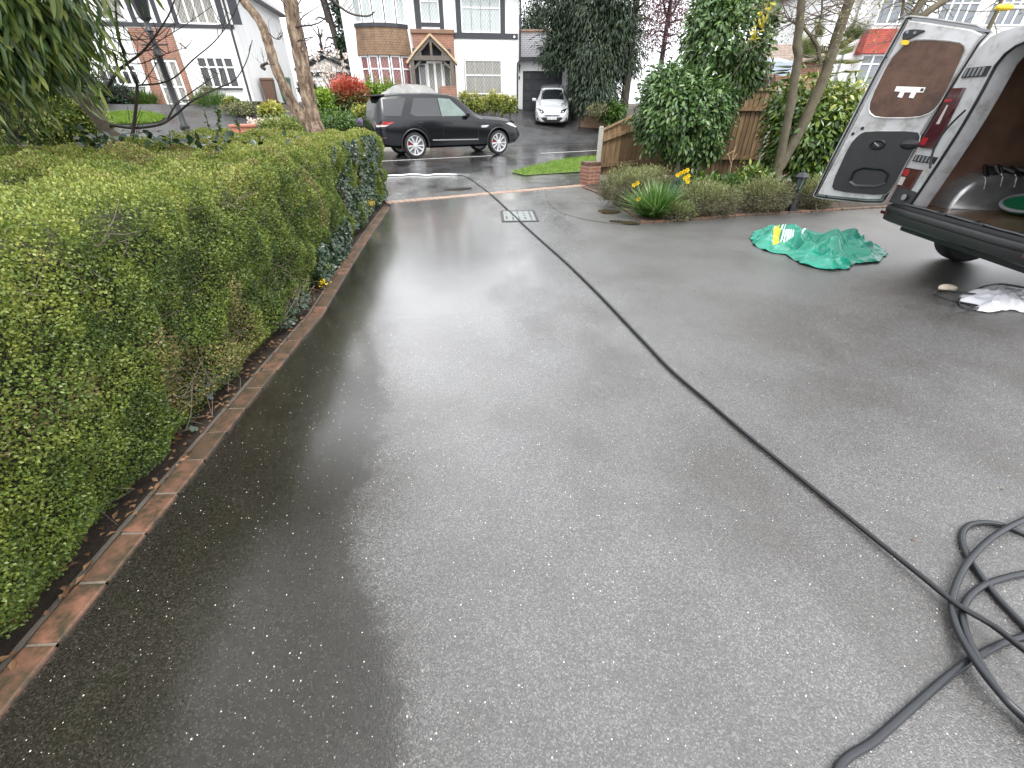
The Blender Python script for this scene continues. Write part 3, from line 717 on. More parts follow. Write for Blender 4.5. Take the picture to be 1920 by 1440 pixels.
# bow window: two storeys
cu = (L(667, 58)[0]+L(764, 58)[0])/2; hw = (L(764, 58)[0]-L(667, 58)[0])/2
bow = MB()
def bowpts(hw, dep, n=5):
    # n facets of a shallow bow
    pts = []
    Rr = (hw*hw+dep*dep)/(2*dep); am = math.asin(hw/Rr)
    for i in range(n+1):
        t = -am+2*am*i/n; pts.append((cu+Rr*math.sin(t), -(Rr*math.cos(t)-(Rr-dep))))
    return pts
zA1 = L(715, 53)[1]; zA0 = L(718, 105)[1]
bp = bowpts(hw, .55)
def bowring(mb, ptsb, zb, ptst, zt, m=0):
    n = len(ptsb)
    vs = [(x, y, zb) for x, y in ptsb]+[(x, y, zt) for x, y in ptst]
    mb.add(vs, [(i, i+1, n+i+1, n+i) for i in range(n-1)]+[tuple(range(n-1, -1, -1)), tuple(n+i for i in range(n))], m)
bp2 = bowpts(hw+.10, .68)
mbt = MB(); bowring(mbt, bp2, zA0, bp, zA1)
mbt.build('hung_tiles', M['tile_brown'], main)
mbl = MB(); bowring(mbl, bowpts(hw+.05, .60), zA1, bowpts(hw+.05, .60), zA1+.16); mbl.build('bay_ledge', M['black_timber'], main)
core = MB(); bowring(core, bowpts(hw-.10, .44), -.9, bowpts(hw-.10, .44), top); core.build('bay_wall', M['render'], main)
zl0 = L(720, 158)[1]-.35
for zb, zt, gl, tr, h_, d_ in ((zl0, zA0-.01, M['gl_maroon'], [0.64], hw-.03, .52), (zA1+.165, top-.2, M['gl_net'], [0.72], hw-.03, .52)):
    pts = bowpts(h_, d_)
    for i in range(5):
        (x0, y0), (x1, y1) = pts[i], pts[i+1]; an = math.atan2(y1-y0, x1-x0); ln = math.hypot(x1-x0, y1-y0)
        T = Matrix.Translation((x0, y0, 0)) @ Matrix.Rotation(an, 4, 'Z')
        leaded_window(main, 0.02, ln-.02, zb, zt, 1, tr, gl, fw=.065, T=T, dark=True)
# porch
pe0, pz0 = L(766, 121); pe1, _ = L(857, 126); pap, paz = L(805, 70)
porch = MB(); pd = -1.25
pu = (pe0+pe1)/2
# slopes
for s, ue in ((-1, pe0), (1, pe1)):
    for (y0, y1, m) in ((pd, -.241, 0),):
        dz = .09
        zmid = pz0+(paz-pz0)*.42; umid = pu+(ue-pu)*.62
        vs = []
        for y in (y0, y1):
            vs += [(pu, y, paz), (umid, y, zmid), (ue, y, pz0), (ue, y, pz0-dz), (umid, y, zmid-dz), (pu, y, paz-dz*1.3)]
        porch.add(vs, [(0, 1, 7, 6), (1, 2, 8, 7), (2, 3, 9, 8), (3, 4, 10, 9), (4, 5, 11, 10), (0, 5, 4, 1), (1, 4, 3, 2), (6, 7, 10, 11), (7, 8, 9, 10)])
pr = porch.build('porch_roof', M['tile_grey'], main)
mb = MB()
for s, ue in ((-1, pe0), (1, pe1)):
    zmid = pz0+(paz-pz0)*.42; umid = pu+(ue-pu)*.62
    mb.bar((pu, pd-.03, paz-.01), (umid, pd-.03, zmid-.01), .05, .09); mb.bar((umid, pd-.03, zmid-.01), (ue, pd-.03, pz0-.02), .05, .09)
mb.build('bargeboard', M['pale_oak'], pr)
mb = MB(); tz = L(805, 116)[1]
for ue, k in ((pe0+.28, 1), (pe1-.28, -1)):
    mb.bx(ue-.10, ue+.10, pd+.02, pd+.22, -.9, tz)
mb.bx(pe0+.16, pe1-.16, pd, pd+.2, tz-.03, tz+.17)
for f in (.25, .5, .75):
    uu = pe0+.16+(pe1-pe0-.32)*f; hh = paz-abs(f-.5)*2*(paz-pz0)*1.15-.25
    mb.bx(uu-.06, uu+.06, pd+.03, pd+.15, tz+.17, max(hh, tz+.3))
for s, ue in ((-1, pe0), (1, pe1)):
    mb.bar((pu, pd+.06, paz-.16), (ue-s*.12, pd+.06, pz0-.06), .09, .12)
    mb.bar((ue-s*.28, pd+.1, tz-.45), (ue-s*.75, pd+.1, tz-.02), .07, .1)
mb.build('porch_timber', M['oak'], main)
mb = MB(); mb.bx(pe0+.3, pe1-.3, -.30, -.245, -.3, tz+.55); mb.build('porch_recess', M['black_timber'], main)
# glazed front door in bay of the porch : centre pair + angled side lights
d0, dz1 = L(805, 123); d1, dz0 = L(833, 172)
du = pu+.10
leaded_window(main, du-.42, du+.42, -.5, tz-.02, 2, [], M['gl_dim'], y=-.62, fw=.09, mull=.12, name='door')
for s in (-1, 1):
    T = Matrix.Translation((du+s*.43, -.62, 0)) @ Matrix.Rotation(s*R(35), 4, 'Z')
    leaded_window(main, *((0, .5) if s > 0 else (-.5, 0)), -.5, tz-.12, 1, [], M['gl_dim'], fw=.06, T=T, name='side_light')
# porch low wall
lw0, lz = L(826, 168); lw1 = L(851, 168)[0]
mb = MB(); mb.bx(lw0, lw1+.1, -1.25, -.5, -.9, lz+.12); mb.build('porch_wall', M['brick_red'], main)
# downpipe
mb = MB(); ud = .05
mb.tube([(ud, -.1, top), (ud, -.1, L(971, 115)[1])], .05, 8); mb.tube([(ud-.02, -.1, L(971, 115)[1]), (ud-.12, -.08, L(966, 118)[1]), (ud-.12, -.08, 0)], .045, 8)
mb.build('downpipe', M['black_timber'], main)
mb = MB(); c = L(964, 69.5); mb.lathe([(0.05, 0), (.06, .03), (.05, .06)], 10, T=Matrix.Translation((c[0], -.05, c[1])) @ Matrix.Rotation(R(90), 4, 'X')); mb.build('security_light', M['white'], main)
# ---- garage
A, D, a, L = facade(978, 212, 30.8, 0)
gar = thing('garage', 'attached garage with black panelled door and slate roof beside the white house', 'garage', A, a)
gz = L(1020, 113)[1]; gl = L(966, 150)[0]; gr = L(1071, 150)[0]
dx0 = L(980, 170)[0]; dx1 = L(1055, 140)[0]; dz1 = L(1017, 133)[1]
mb = MB(); mb.bx(gl, dx0-.07, 0, 5, -.6, gz); mb.bx(dx1+.07, gr, 0, 5, -.6, gz); mb.bx(dx0-.07, dx1+.07, 0, 5, dz1+.07, gz); mb.build('wall', M['render'], gar)
mb = MB(); mb.bx(dx0-.07, dx0, -.03, .3, -.6, dz1+.07); mb.bx(dx1, dx1+.07, -.03, .3, -.6, dz1+.07); mb.bx(dx0, dx1, -.03, .3, dz1, dz1+.07)
mb.build('door_frame', M['white_frame'], gar)
mb = MB(); mb.bx(dx0, dx1, .10, .16, -.6, dz1)
dr = mb.build('garage_door', M['black_timber'], gar)
mb = MB()
for i in range(4):
    for j in range(4):
        uu = dx0+(dx1-dx0)*(i+.5)/4; zz = (dz1)*(j+.5)/4; w_ = (dx1-dx0)/4*.62; h_ = dz1/4*.6
        mb = MB(); mb.bx(uu-w_/2, uu+w_/2, .075, .10, zz-h_/2, zz+h_/2); mb.build('raised_panel', M['bin_black'], dr, bevel=.02)
rz1 = L(1000, 64)[1]*1.0
mb = MB()
ridge = 2.4
zr = gz+.1+(A.z+L(1000, 64)[1]-A.z-gz)*1.0+.28
mb.add([(gl-.0, -.28, gz+.12), (gr+.18, -.28, gz+.12), (gr+.18, ridge, zr), (gl, ridge, zr), (gl, 5.1, gz+.12), (gr+.18, 5.1, gz+.12)], [(0, 1, 2, 3), (3, 2, 5, 4), (1, 5, 2), (0, 3, 4), (0, 4, 5, 1)])
grf = mb.build('roof', M['tile_slate'], gar)
mb = MB(); mb.tube([(gl, ridge, zr+.02), (gr+.18, ridge, zr+.02)], .10, 8); mb.build('ridge_tiles', M['coping'], grf)
mb = MB(); mb.bx(gl, gr+.2, -.36, -.26, gz-.06, gz+.13); mb.build('gutter', M['black_timber'], gar)
for px in (973, 1064):
    u_, z_ = L(px, 127); mb = MB()
    mb.bx(u_-.03, u_+.03, -.05, 0, z_-.25, z_+.12); mb.bar((u_, -.02, z_+.1), (u_, -.18, z_+.16), .03, .03)
    mb.lathe([(.03, -.2), (.05, -.17), (.085, .05), (.11, .06), (.02, .15), (.015, .2)], 6, T=Matrix.Translation((u_, -.18, z_)))
    wl = mb.build('wall_lantern', M['metal_black'], gar)
    mb = MB(); mb.lathe([(.03, -.12), (.06, .03)], 6, T=Matrix.Translation((u_, -.18, z_)) @ Matrix.Scale(1.12, 4)); mb.build('lantern_glass', M['white'], wl)
u_, z_ = L(972, 146); mb = MB(); mb.lathe([(.10, 0), (.10, .03)], 14, T=Matrix.Translation((u_, 0, z_)) @ Matrix.Rotation(R(90), 4, 'X')); mb.build('house_plaque', M['bin_black'], gar)
# ---- left house
A, D, a, L = facade(479, 197, 25.5, 9)
LH = thing('house', 'white house with black timber bands and brick doorway on the left beyond the hedge', 'house', A, a)
uL = L(60, 190)[0]; top = L(300, 0)[1]+.7
mb = MB(); mb.bx(uL, 0, 0, 8.6, -1.6, top); mb.build('wall', M['render'], LH)
mb = MB(); mb.bx(uL, .0, -.03, 0, -1.6, .16); mb.bx(.0, .03, -.03, 8.6, -1.6, .16); mb.build('plinth', M['black_timber'], LH)
mb = MB(); e = .45
mb.add([(uL-e, -e, top), (e, -e, top), (e, 8.6+e, top), (uL-e, 8.6+e, top), (uL+3, 4.3, top+3), (-3, 4.3, top+3)], [(0, 1, 5, 4), (1, 2, 5), (2, 3, 4, 5), (3, 0, 4), (3, 2, 1, 0)])
mb.build('roof', M['tile_slate'], LH)
z1_, z0_ = L(300, 43)[1], L(300, 51)[1]
tb = MB(); tb.bx(L(150, 47)[0], .02, -.045, 0, z0_, z1_)
for x0, x1 in ((322, 333), (409, 420), (432, 449)):
    tb.bx(L(x0, 25)[0], L(x1, 25)[0], -.04, 0, z1_, top)
tb.bx(.0, .045, -.045, 1.2, z0_, z1_) if False else None
for x0, x1 in ((243, 252), (289, 297)):
    tb.bx(L(x0, 25)[0], L(x1, 25)[0], -.04, 0, z1_, top)
tb.build('timber_frame', M['black_timber'], LH)
u0, z0 = L(340, 45); u1, _ = L(416, 45)
leaded_window(LH, L(336, 40)[0], L(409, 40)[0], z0, top-.3, 4, [], M['gl_dim'], fw=.06, mull=.07)
leaded_window(LH, L(192, 37)[0], L(238, 37)[0], L(200, 38)[1], top-.3, 2, [], M['gl_dim'], fw=.06, mull=.07)
leaded_window(LH, L(255, 30)[0], L(287, 30)[0], L(280, 33)[1], top-.3, 2, [], M['gl_dim'], fw=.06, mull=.07)
u0, z1 = L(366, 106); u1, z0 = L(452, 165)
leaded_window(LH, u0, u1, z0, z1, 4, [0.67], M['gl_dark'], fw=.06, mull=.09, sill=M['black_timber'])
u0, z1 = L(178, 120); u1, z0 = L(268, 160)
leaded_window(LH, u0, u1, z0, z1, 5, [0.7], M['gl_dark'], fw=.06, mull=.08, sill=M['white_frame'])
# brick doorway
bu0, bz1 = L(241, 52); bu1, bz0 = L(366, 186)
dz1 = L(300, 112)[1]; du0 = L(284, 114)[0]; du1 = L(332, 114)[0]
bzz = L(280, 112)[1]
mb = MB(); mb.bx(bu0, du0, -.12, 0, -1.2, bz1); mb.bx(du1, bu1, -.12, 0, -1.2, bz1); mb.bx(du0, du1, -.12, 0, dz1+.02, bz1); mb.build('brick_surround', M['brick_red'], LH)
mb = MB()
leaded_window(LH, du0+.01, du1-.01, L(340, 198)[1], dz1, 3, [0.42], M['gl_dim'], y=-.02, fw=.09, mull=.12, name='door')
mb = MB(); dpu = L(446, 20)[0]; mb.tube([(-.12, -.09, top), (-.12, -.09, 0)], .05, 8); mb.build('downpipe', M['black_timber'], LH)
# ---- outbuilding between the houses
A, D, a, L = facade(605, 205, 36.0, 0)
ob = thing('outbuilding', 'low white outbuilding with dark shallow gable behind the magnolia', 'outbuilding', A, a)
u0, ze = L(562, 135); u1, _ = L(665, 135); ua, za = L(607, 106)
ua = (u0+u1)/2
mb = MB(); mb.bx(u0+.1, u1-.1, 0, 5, -1.0, ze)
mb.add([(u0+.1, 0, ze), (u1-.1, 0, ze), (ua, 0, za-.1), (u0+.1, 5, ze), (u1-.1, 5, ze), (ua, 5, za-.1)], [(0, 1, 2), (5, 4, 3)])
mb.build('wall', M['render'], ob)
mb = MB()
for ue in (u0-.25, u1+.25):
    mb.bar((ua, -.12, za+.05), (ue, -.12, ze+.05), .06, .3)
    mb.add([(ua, -.3, za+.14), (ue, -.3, ze+.14), (ue, 5.2, ze+.14), (ua, 5.2, za+.14), (ua, -.3, za+.08), (ue, -.3, ze+.08), (ue, 5.2, ze+.08), (ua, 5.2, za+.08)], [(0, 1, 2, 3), (7, 6, 5, 4), (0, 4, 5, 1), (1, 5, 6, 2), (2, 6, 7, 3)], 1)
mb.bx(u0+.0, u1-.0, -.06, 0, ze-.25, ze+.0)
mb.build('roof', [M['black_timber'], M['tile_slate']], ob)
# ---- right house beyond the fence
A, D, a, L = facade(1620, 150, 31.0, -4)
RH = thing('house', 'white house with red tile hung bay seen above the fence behind the van door', 'house', A, a)
uL = L(1545, 60)[0]; zt = L(1650, 0)[1]+1.0; zb = -2.2
mb = MB(); mb.bx(uL, uL+14, 0, 9, zb, zt); mb.build('wall', M['render'], RH)
mb = MB(); mb.add([(uL-.5, -.5, zt), (uL+14.5, -.5, zt), (uL+14.5, 9.5, zt), (uL-.5, 9.5, zt), (uL+3, 4.5, zt+3), (uL+11, 4.5, zt+3)], [(0, 1, 5, 4), (1, 2, 5), (2, 3, 4, 5), (3, 0, 4), (3, 2, 1, 0)]); mb.build('roof', M['tile_grey'], RH)
u0, zz1 = L(1620, 57); u1 = u0+2.6; _, zz0 = L(1603, 103)
mb = MB(); mb.add([(u0, -.6, zz1), (u1, -.6, zz1), (u1+.12, -.75, zz0), (u0-.12, -.75, zz0), (u0, 0, zz1), (u1, 0, zz1), (u1+.12, 0, zz0), (u0-.12, 0, zz0)], [(3, 2, 1, 0), (4, 5, 6, 7), (0, 1, 5, 4), (2, 3, 7, 6), (1, 2, 6, 5), (3, 0, 4, 7)]); mb.build('hung_tiles', M['tile_red'], RH)
mb = MB(); mb.bx(u0+.1, u1-.1, -.5, 0, zb, zt-.4); mb.build('bay_wall', M['render'], RH)
leaded_window(RH, u0+.1, u1-.1, L(1590, 155)[1]-.2, zz0-.02, 4, [0.7], M['gl_plain'], y=-.52, fw=.08, mull=.1)
leaded_window(RH, u0+.1, u1-.1, zz1+.15, zt-.5, 4, [0.7], M['gl_plain'], y=-.52, fw=.08, mull=.1)
for k in range(3):
    uu = u1+1.0+k*2.6
    leaded_window(RH, uu, uu+2.0, L(1800, 50)[1], L(1800, 5)[1]+.5, 4, [0.65], M['gl_plain'], fw=.07, mull=.1)
mb = MB(); uu = L(1600, 60)[0]-.15; mb.tube([(uu, -.08, zt), (uu, -.08, zb)], .05, 8); mb.build('downpipe', M['grey_rim'], RH)
# tiled low building and grey canopy left of it
A, D, a, L = facade(1470, 150, 24.0, -4)
TB = thing('outbuilding', 'low building with weathered tile roof seen between the tree trunks over the fence', 'outbuilding', A, a)
u0 = L(1440, 110)[0]; u1 = L(1572, 110)[0]; z0_, z1_ = L(1470, 116)[1], L(1470, 80)[1]
mb = MB(); mb.bx(u0+.2, u1-.2, .3, 4.7, -2, z0_+.1); mb.build('wall', M['brick_red'], TB)
mb = MB(); mb.add([(u0, 0, z0_), (u1, 0, z0_), (u1, 2.2, z1_+.15), (u0, 2.2, z1_+.15), (u0, 5, z0_), (u1, 5, z0_)], [(0, 1, 2, 3), (3, 2, 5, 4), (0, 3, 4), (1, 5, 2), (0, 4, 5, 1)]); mb.build('roof', M['tile_grey'], TB)
A, D, a, L = facade(1465, 150, 20.0, 0)
aw = thing('canopy', 'blue grey canvas canopy over dark space below the tiled roof', 'canopy', A, a)
u0, z1_ = L(1452, 116); u1, z0_ = L(1492, 141)
mb = MB(); n = 8
vs = []; fs = []
for i in range(n+1):
    t = i/n; uu = u0+(u1-u0)*t
    sag = .06*math.sin(t*math.pi*3)
    vs += [(uu, 1.6, z1_+.25), (uu, .15, z1_+sag*.3), (uu, 0, z0_+sag*.4)]
for i in range(n): fs += [(3*i, 3*i+1, 3*i+4, 3*i+3), (3*i+1, 3*i+2, 3*i+5, 3*i+4)]
mb.add(vs, fs); cv = mb.build('canvas', M['awning'], aw)
so_ = cv.modifiers.new('Solid', 'SOLIDIFY'); so_.thickness = .02
mb = MB(); 
for uu in (u0+.05, u1-.05): mb.tube([(uu, .1, -2.2), (uu, .1, z1_)], .03, 8); mb.tube([(uu, 1.5, -2.2), (uu, 1.5, z1_+.2)], .03, 8)
mb.build('post', M['metal_black'], aw)
mb = MB(); mb.bx(u0+.1, u1-.1, 1.2, 1.35, -2.2, z0_); mb.build('back_panel', M['bin_brown'], aw)
# ------------------------------------------------------------------ fence and pier
FY = 11.42
def fx(px, py): P = V(px, py, FY); return P.x, P.z
pier = thing('brick_pier', 'short brick gate pier with brick cap at the foot of the fence', 'pier', (1.83, 10.98, 0), R(25))
mb = MB(); mb.bx(-.17, .17, -.17, .17, -.1, .40)
mb.build('pier_body', M['brick_red'], pier)
mb = MB()
for i in (-1, 0, 1): mb.ca = random.random(); mb.bx(-.172, .172, i*.114-.05, i*.114+.05, .403, .475)
mb.build('cap', M['brick_unit'], pier, bevel=.006)
fence = thing('timber_fence', 'brown featheredge timber fence with concrete posts behind the flower bed', 'fence', (2.1, FY, 0))
x0 = fx(1119, 330)[0]-2.1
posts = [x0+.0, x0+1.93, x0+3.86, x0+5.79, x0+7.72, x0+9.65]
h0, h1 = 1.10, 1.86
tops = [h0, h1, h1, h1, h1, h1]
for k, xx in enumerate(posts):
    mb = MB(); hh = tops[k]+(.07 if k else .06)
    mb.bx(xx-.05, xx+.05, -.05, .05, -.1, hh-.05)
    T = Matrix.Translation((xx, 0, hh-.05)); mb.prism([(-.05, 0), (.05, 0), (.035, .05), (-.035, .05)], T @ Matrix.Rotation(R(90), 4, 'X'), -.05, .05)
    mb.build('post', M['concrete'], fence, bevel=.008)
for k in range(len(posts)-1):
    a_, b_ = posts[k]+.055, posts[k+1]-.055; ta, tb_ = tops[k]-.03, tops[k+1]-.03
    bd = MB(); x = a_; n = int((b_-a_)/.105)
    for i in range(n):
        xa = a_+(b_-a_)*i/n; xb = a_+(b_-a_)*(i+1)/n+.012
        za = ta+(tb_-ta)*(xa-a_)/(b_-a_); zb_ = ta+(tb_-ta)*(min(xb, b_)-a_)/(b_-a_)
        bd.ca = random.random()
        bd.add([(xa, -.004, .15), (xb, .012, .15), (xb, .012, zb_), (xa, -.004, za), (xa, .02, .15), (xb, .02, .15), (xb, .02, zb_), (xa, .02, za)], [(0, 1, 2, 3), (7, 6, 5, 4), (0, 4, 5, 1), (1, 5, 6, 2), (2, 6, 7, 3), (3, 7, 4, 0)])
    pn = bd.build('board_panel', M['fence'], fence)
    rl = MB()
    for f in (.22, .80):
        rl.ca = random.random()*.5+.5
        z_a, z_b = .15+(ta-.15)*f, .15+(tb_-.15)*f
        rl.bar((a_, -.035, z_a), (b_, -.035, z_b), .06, .075)
    rl.ca = .9; rl.bar((a_, -.004, ta+.025), (b_, -.004, tb_+.025), .07, .04)
    rl.build('rail', M['fence'], fence)
    gb = MB(); gb.bx(a_, b_, -.02, .03, -.02, .15); gb.build('gravel_board', M['concrete'], fence)
# low brick wall across the street, beside the far drive
c = GG(1112, 240)
lw = thing('low_wall', 'low weathered brick wall end beside the far driveway below the conifers', 'wall', c, R(10))
mb = MB(); mb.bx(-.75, 1.4, 0, .25, -.5, .55); mb.build('wall_body', M['brick_old'], lw)
mb = MB(); mb.bx(-.7, 1.42, -.03, .28, .55, .61); mb.build('wall_coping', M['coping'], lw, bevel=.02)
# small brick planter pier left, with flowers on it
c = V(466, 246, 13.0); c.z = Z(c.x, c.y)
pl = thing('brick_planter', 'square red brick planter pier rising above the hedge by the trunk', 'planter', c, R(5))
ztop = V(466, 233, 13.0).z-c.z
mb = MB(); mb.bx(-.30, .30, -.25, .25, -.2, ztop-.05); mb.build('pier_body', M['terracotta'], pl)
mb = MB(); mb.bx(-.34, .34, -.29, .29, ztop-.05, ztop); mb.build('cap', M['terracotta'], pl, bevel=.01)
# ------------------------------------------------------------------ vehicles
def apply_bool(o, cutters):
    for c in cutters:
        md = o.modifiers.new('B', 'BOOLEAN'); md.operation = 'DIFFERENCE'; md.object = c; md.solver = 'EXACT'
    bpy.context.view_layer.update()
    dg = bpy.context.evaluated_depsgraph_get()
    me = bpy.data.meshes.new_from_object(o.evaluated_get(dg))
    o.modifiers.clear(); o.data = me
    for c in cutters: bpy.data.objects.remove(c)
class Loft:
    """car shell from a table of stations: x, zb, zs, zr, wl, wb, wr"""
    def __init__(s, tab, sx=1.0, n=90):
        t = np.array(tab, float); t[:, 0] *= sx
        s.x = np.linspace(t[0, 0], t[-1, 0], n)
        s.c = [np.interp(s.x, t[:, 0], t[:, k]) for k in range(1, 7)]
        ker = np.array([1, 2, 3, 2, 1.])/9
        for k in range(6):
            p = np.concatenate([[s.c[k][0]]*2, s.c[k], [s.c[k][-1]]*2]); s.c[k] = np.convolve(p, ker, 'valid')
    def at(s, x): return [float(np.interp(x, s.x, c)) for c in s.c]
    def half(s, x):
        zb, zs, zr, wl, wb, wr = s.at(x); wm = max(wl, wb)+.012; zm = zb+(zs-zb)*.55
        return [(0, zb), (wl*.82, zb), (wl*.97, zb+.07), (wl, zb+.2*(zs-zb)+.04), (wm, zm), (wb+.004, zs-.05*(zs-zb)), (wb-.012, zs+.01), ((wb+wr)/2+.008, (zs+zr-.06)/2), (wr, zr-.06), (wr-.035, zr-.018), (wr-.10, zr), (wr*.5, zr+.018), (0, zr+.022)]
    def y(s, x, z):
        h = s.half(x)[3:10]; zz = [p[1] for p in h]; yy = [p[0] for p in h]
        return float(np.interp(z, zz, yy))
    def top(s, x, y):
        h = s.half(x)[9:]; h = h[::-1]
        return float(np.interp(abs(y), [p[0] for p in h], [p[1] for p in h]))
    def shell(s, mb, m=0):
        rings = []
        for x in s.x:
            h = s.half(x); ring = [(x, y, z) for y, z in h]+[(x, -y, z) for y, z in h[-2:0:-1]]
            rings.append(ring)
        k = len(rings[0]); vs = [p for r in rings for p in r]
        fs = [(i*k+j, i*k+(j+1) % k, (i+1)*k+(j+1) % k, (i+1)*k+j) for i in range(len(rings)-1) for j in range(k)]
        fs += [tuple(range(k-1, -1, -1)), tuple((len(rings)-1)*k+j for j in range(k))]
        mb.add(vs, fs, m)
    def patch(s, poly, side, off=.008, deep=.03, mb=None, m=0):
        mb = mb or MB(); n = len(poly)
        pts = []
        for i in range(n):
            a, b = poly[i], poly[(i+1) % n]
            for t in (0, .34, .67): pts.append((a[0]+(b[0]-a[0])*t, a[1]+(b[1]-a[1])*t))
        n = len(pts); cx = sum(p[0] for p in pts)/n; cz = sum(p[1] for p in pts)/n
        vs = [(x, side*(s.y(x, z)+off), z) for x, z in pts]+[(x, side*(s.y(x, z)-deep), z) for x, z in pts]+[(cx, side*(s.y(cx, cz)+off), cz)]
        mb.add(vs, [(i, (i+1) % n, 2*n) for i in range(n)]+[(i, n+i, n+(i+1) % n, (i+1) % n) for i in range(n)], m)
        return mb
    def toppatch(s, x0, x1, w0, w1, off=.008, nx=8, ny=10, mb=None, m=0):
        mb = mb or MB(); vs = []
        for i in range(nx+1):
            x = x0+(x1-x0)*i/nx; w = w0+(w1-w0)*i/nx
            for j in range(ny+1):
                y = -w+2*w*j/ny; vs.append((x, y, s.top(x, y)+off))
        mb.add(vs, [(i*(ny+1)+j, (i+1)*(ny+1)+j, (i+1)*(ny+1)+j+1, i*(ny+1)+j+1) for i in range(nx) for j in range(ny)], m)
        return mb
def wheel(parent, x, y, r, wd, rim_r, side, spokes=10, rimmat=None, caliper=False):
    Tm = Matrix.Translation((x, y, r)) @ Matrix.Rotation(R(-90*side), 4, 'X')   # local +z points outward
    mb = MB()
    pr = [(rim_r, -wd/2), (r-.03, -wd/2), (r-.006, -wd/2+.03), (r, -wd/2+.06), (r, wd/2-.06), (r-.006, wd/2-.03), (r-.03, wd/2), (rim_r+.01, wd/2+.005), (rim_r, wd/2-.01)]
    mb.lathe(pr, 40, T=Tm, cap=False)
    w_ = mb.build('wheel', M['tyre'], parent, smooth=True)
    rb = MB()
    rb.lathe([(rim_r+.003, wd/2-.012), (rim_r-.012, wd/2+.004), (rim_r-.03, wd/2-.02), (rim_r-.05, wd/2-.10), (rim_r-.06, -wd/2+.02), (rim_r+.002, -wd/2)], 40, T=Tm, cap=False)
    rb.lathe([(.075, wd/2-.06), (.07, wd/2-.018), (.03, wd/2-.008)], 20, T=Tm)
    for k in range(spokes):
        a = 2*math.pi*k/spokes; tw = .10 if k % 2 else -.04
        c0, c1 = a, a+tw
        ri, ro = .05, rim_r-.02
        h0, h1 = .018, .030 if k % 2 else .022
        def pt(rr, an, dw, zz): return (rr*math.cos(an)-dw*math.sin(an), rr*math.sin(an)+dw*math.cos(an), zz)
        vs = [pt(ri, c0, -h0, wd/2-.03), pt(ri, c0, h0, wd/2-.03), pt(ro, c1, h1, wd/2-.012), pt(ro, c1, -h1, wd/2-.012), pt(ri, c0, -h0, wd/2-.07), pt(ri, c0, h0, wd/2-.07), pt(ro, c1, h1, wd/2-.06), pt(ro, c1, -h1, wd/2-.06)]
        rb.add([Tm @ Vector(v) for v in vs], [(0, 1, 2, 3), (7, 6, 5, 4), (0, 4, 5, 1), (1, 5, 6, 2), (2, 6, 7, 3), (3, 7, 4, 0)])
    rb.build('rim', rimmat or M['alloy'], w_)
    d = MB(); d.lathe([(rim_r*.8, wd/2-.12), (rim_r*.8, wd/2-.105)], 24, T=Tm); d.build('brake_disc', M['grey_rim'] , w_)
    if caliper:
        c = MB(); a = R(170)
        c.M = Tm; c.box((rim_r*.62*math.cos(a), rim_r*.62*math.sin(a), wd/2-.09), (.09, .15, .05)); c.build('caliper', M['lamp_bright'], w_, bevel=.01)
    return w_
def wellcut(x, r, w0, w1):
    out = []
    for s in (-1, 1):
        mb = MB(); mb.lathe([(r, 0), (r, w1-w0)], 36, m=1, T=Matrix.Translation((x, s*w0, r*.86)) @ Matrix.Rotation(R(-90*s), 4, 'X'))
        out.append(mb.build('cut', [M['paint_black'], M['black_plastic']]))
    return out
# ---- black suv
tab = [(0.00, .58, .95, 1.02, .80, .84, .74), (.05, .46, 1.02, 1.20, .88, .92, .74), (.12, .42, 1.10, 1.45, .92, .95, .73), (.22, .38, 1.14, 1.72, .94, .965, .72), (.34, .35, 1.15, 1.80, .955, .97, .72),
       (.9, .31, 1.16, 1.86, .97, .975, .725), (1.8, .29, 1.165, 1.88, .98, .98, .73), (2.4, .29, 1.16, 1.86, .98, .98, .725), (2.68, .29, 1.15, 1.80, .98, .98, .71),
       (3.05, .29, 1.14, 1.54, .98, .975, .71), (3.42, .29, 1.125, 1.265, .975, .965, .76), (3.6, .29, 1.12, 1.215, .97, .955, .80), (4.2, .30, 1.08, 1.17, .965, .945, .79),
       (4.6, .33, 1.01, 1.115, .95, .92, .75), (4.80, .37, .92, 1.05, .91, .88, .70), (4.91, .42, .78, .93, .84, .82, .64), (4.97, .52, .66, .78, .74, .72, .58)]
wr_ = GG(780, 296.5); wf_ = GG(933, 289.5)
WB = 2.92; dvec = wf_-wr_; sxx = dvec.length/WB; ang = math.atan2(dvec.y, dvec.x)
lat = Vector((-math.sin(ang), math.cos(ang), 0))
og = wr_+lat*.84
suv = thing('parked_car', 'black sport utility car with silver spoked wheels and raised tail, side-on at the road edge', 'car', (og.x, og.y, wr_.z), ang)
suv.rotation_euler = (0, -math.atan2(dvec.z, math.hypot(dvec.x, dvec.y)), ang)
lf = Loft(tab, sxx); XO = -1.15*sxx; RX, FXx = 1.15*sxx, 4.07*sxx
def sh(mb): mb.M = Matrix.Translation((XO, 0, 0)); return mb
mb = sh(MB()); lf.shell(mb); body = mb.build('body', [M['paint_black'], M['black_plastic']], None, smooth=True, angle=50)
cut = []
for xx in (RX, FXx):
    cut += [c for c in wellcut(xx+XO, .465, .52, 1.3)]
apply_bool(body, cut); body.parent = suv
body.data.set_sharp_from_angle(angle=R(45))
for xx in (RX, FXx):
    for s in (-1, 1):
        wheel(suv, xx+XO, s*.86, .39, .25, .302, s, 10, caliper=True)
S = sxx
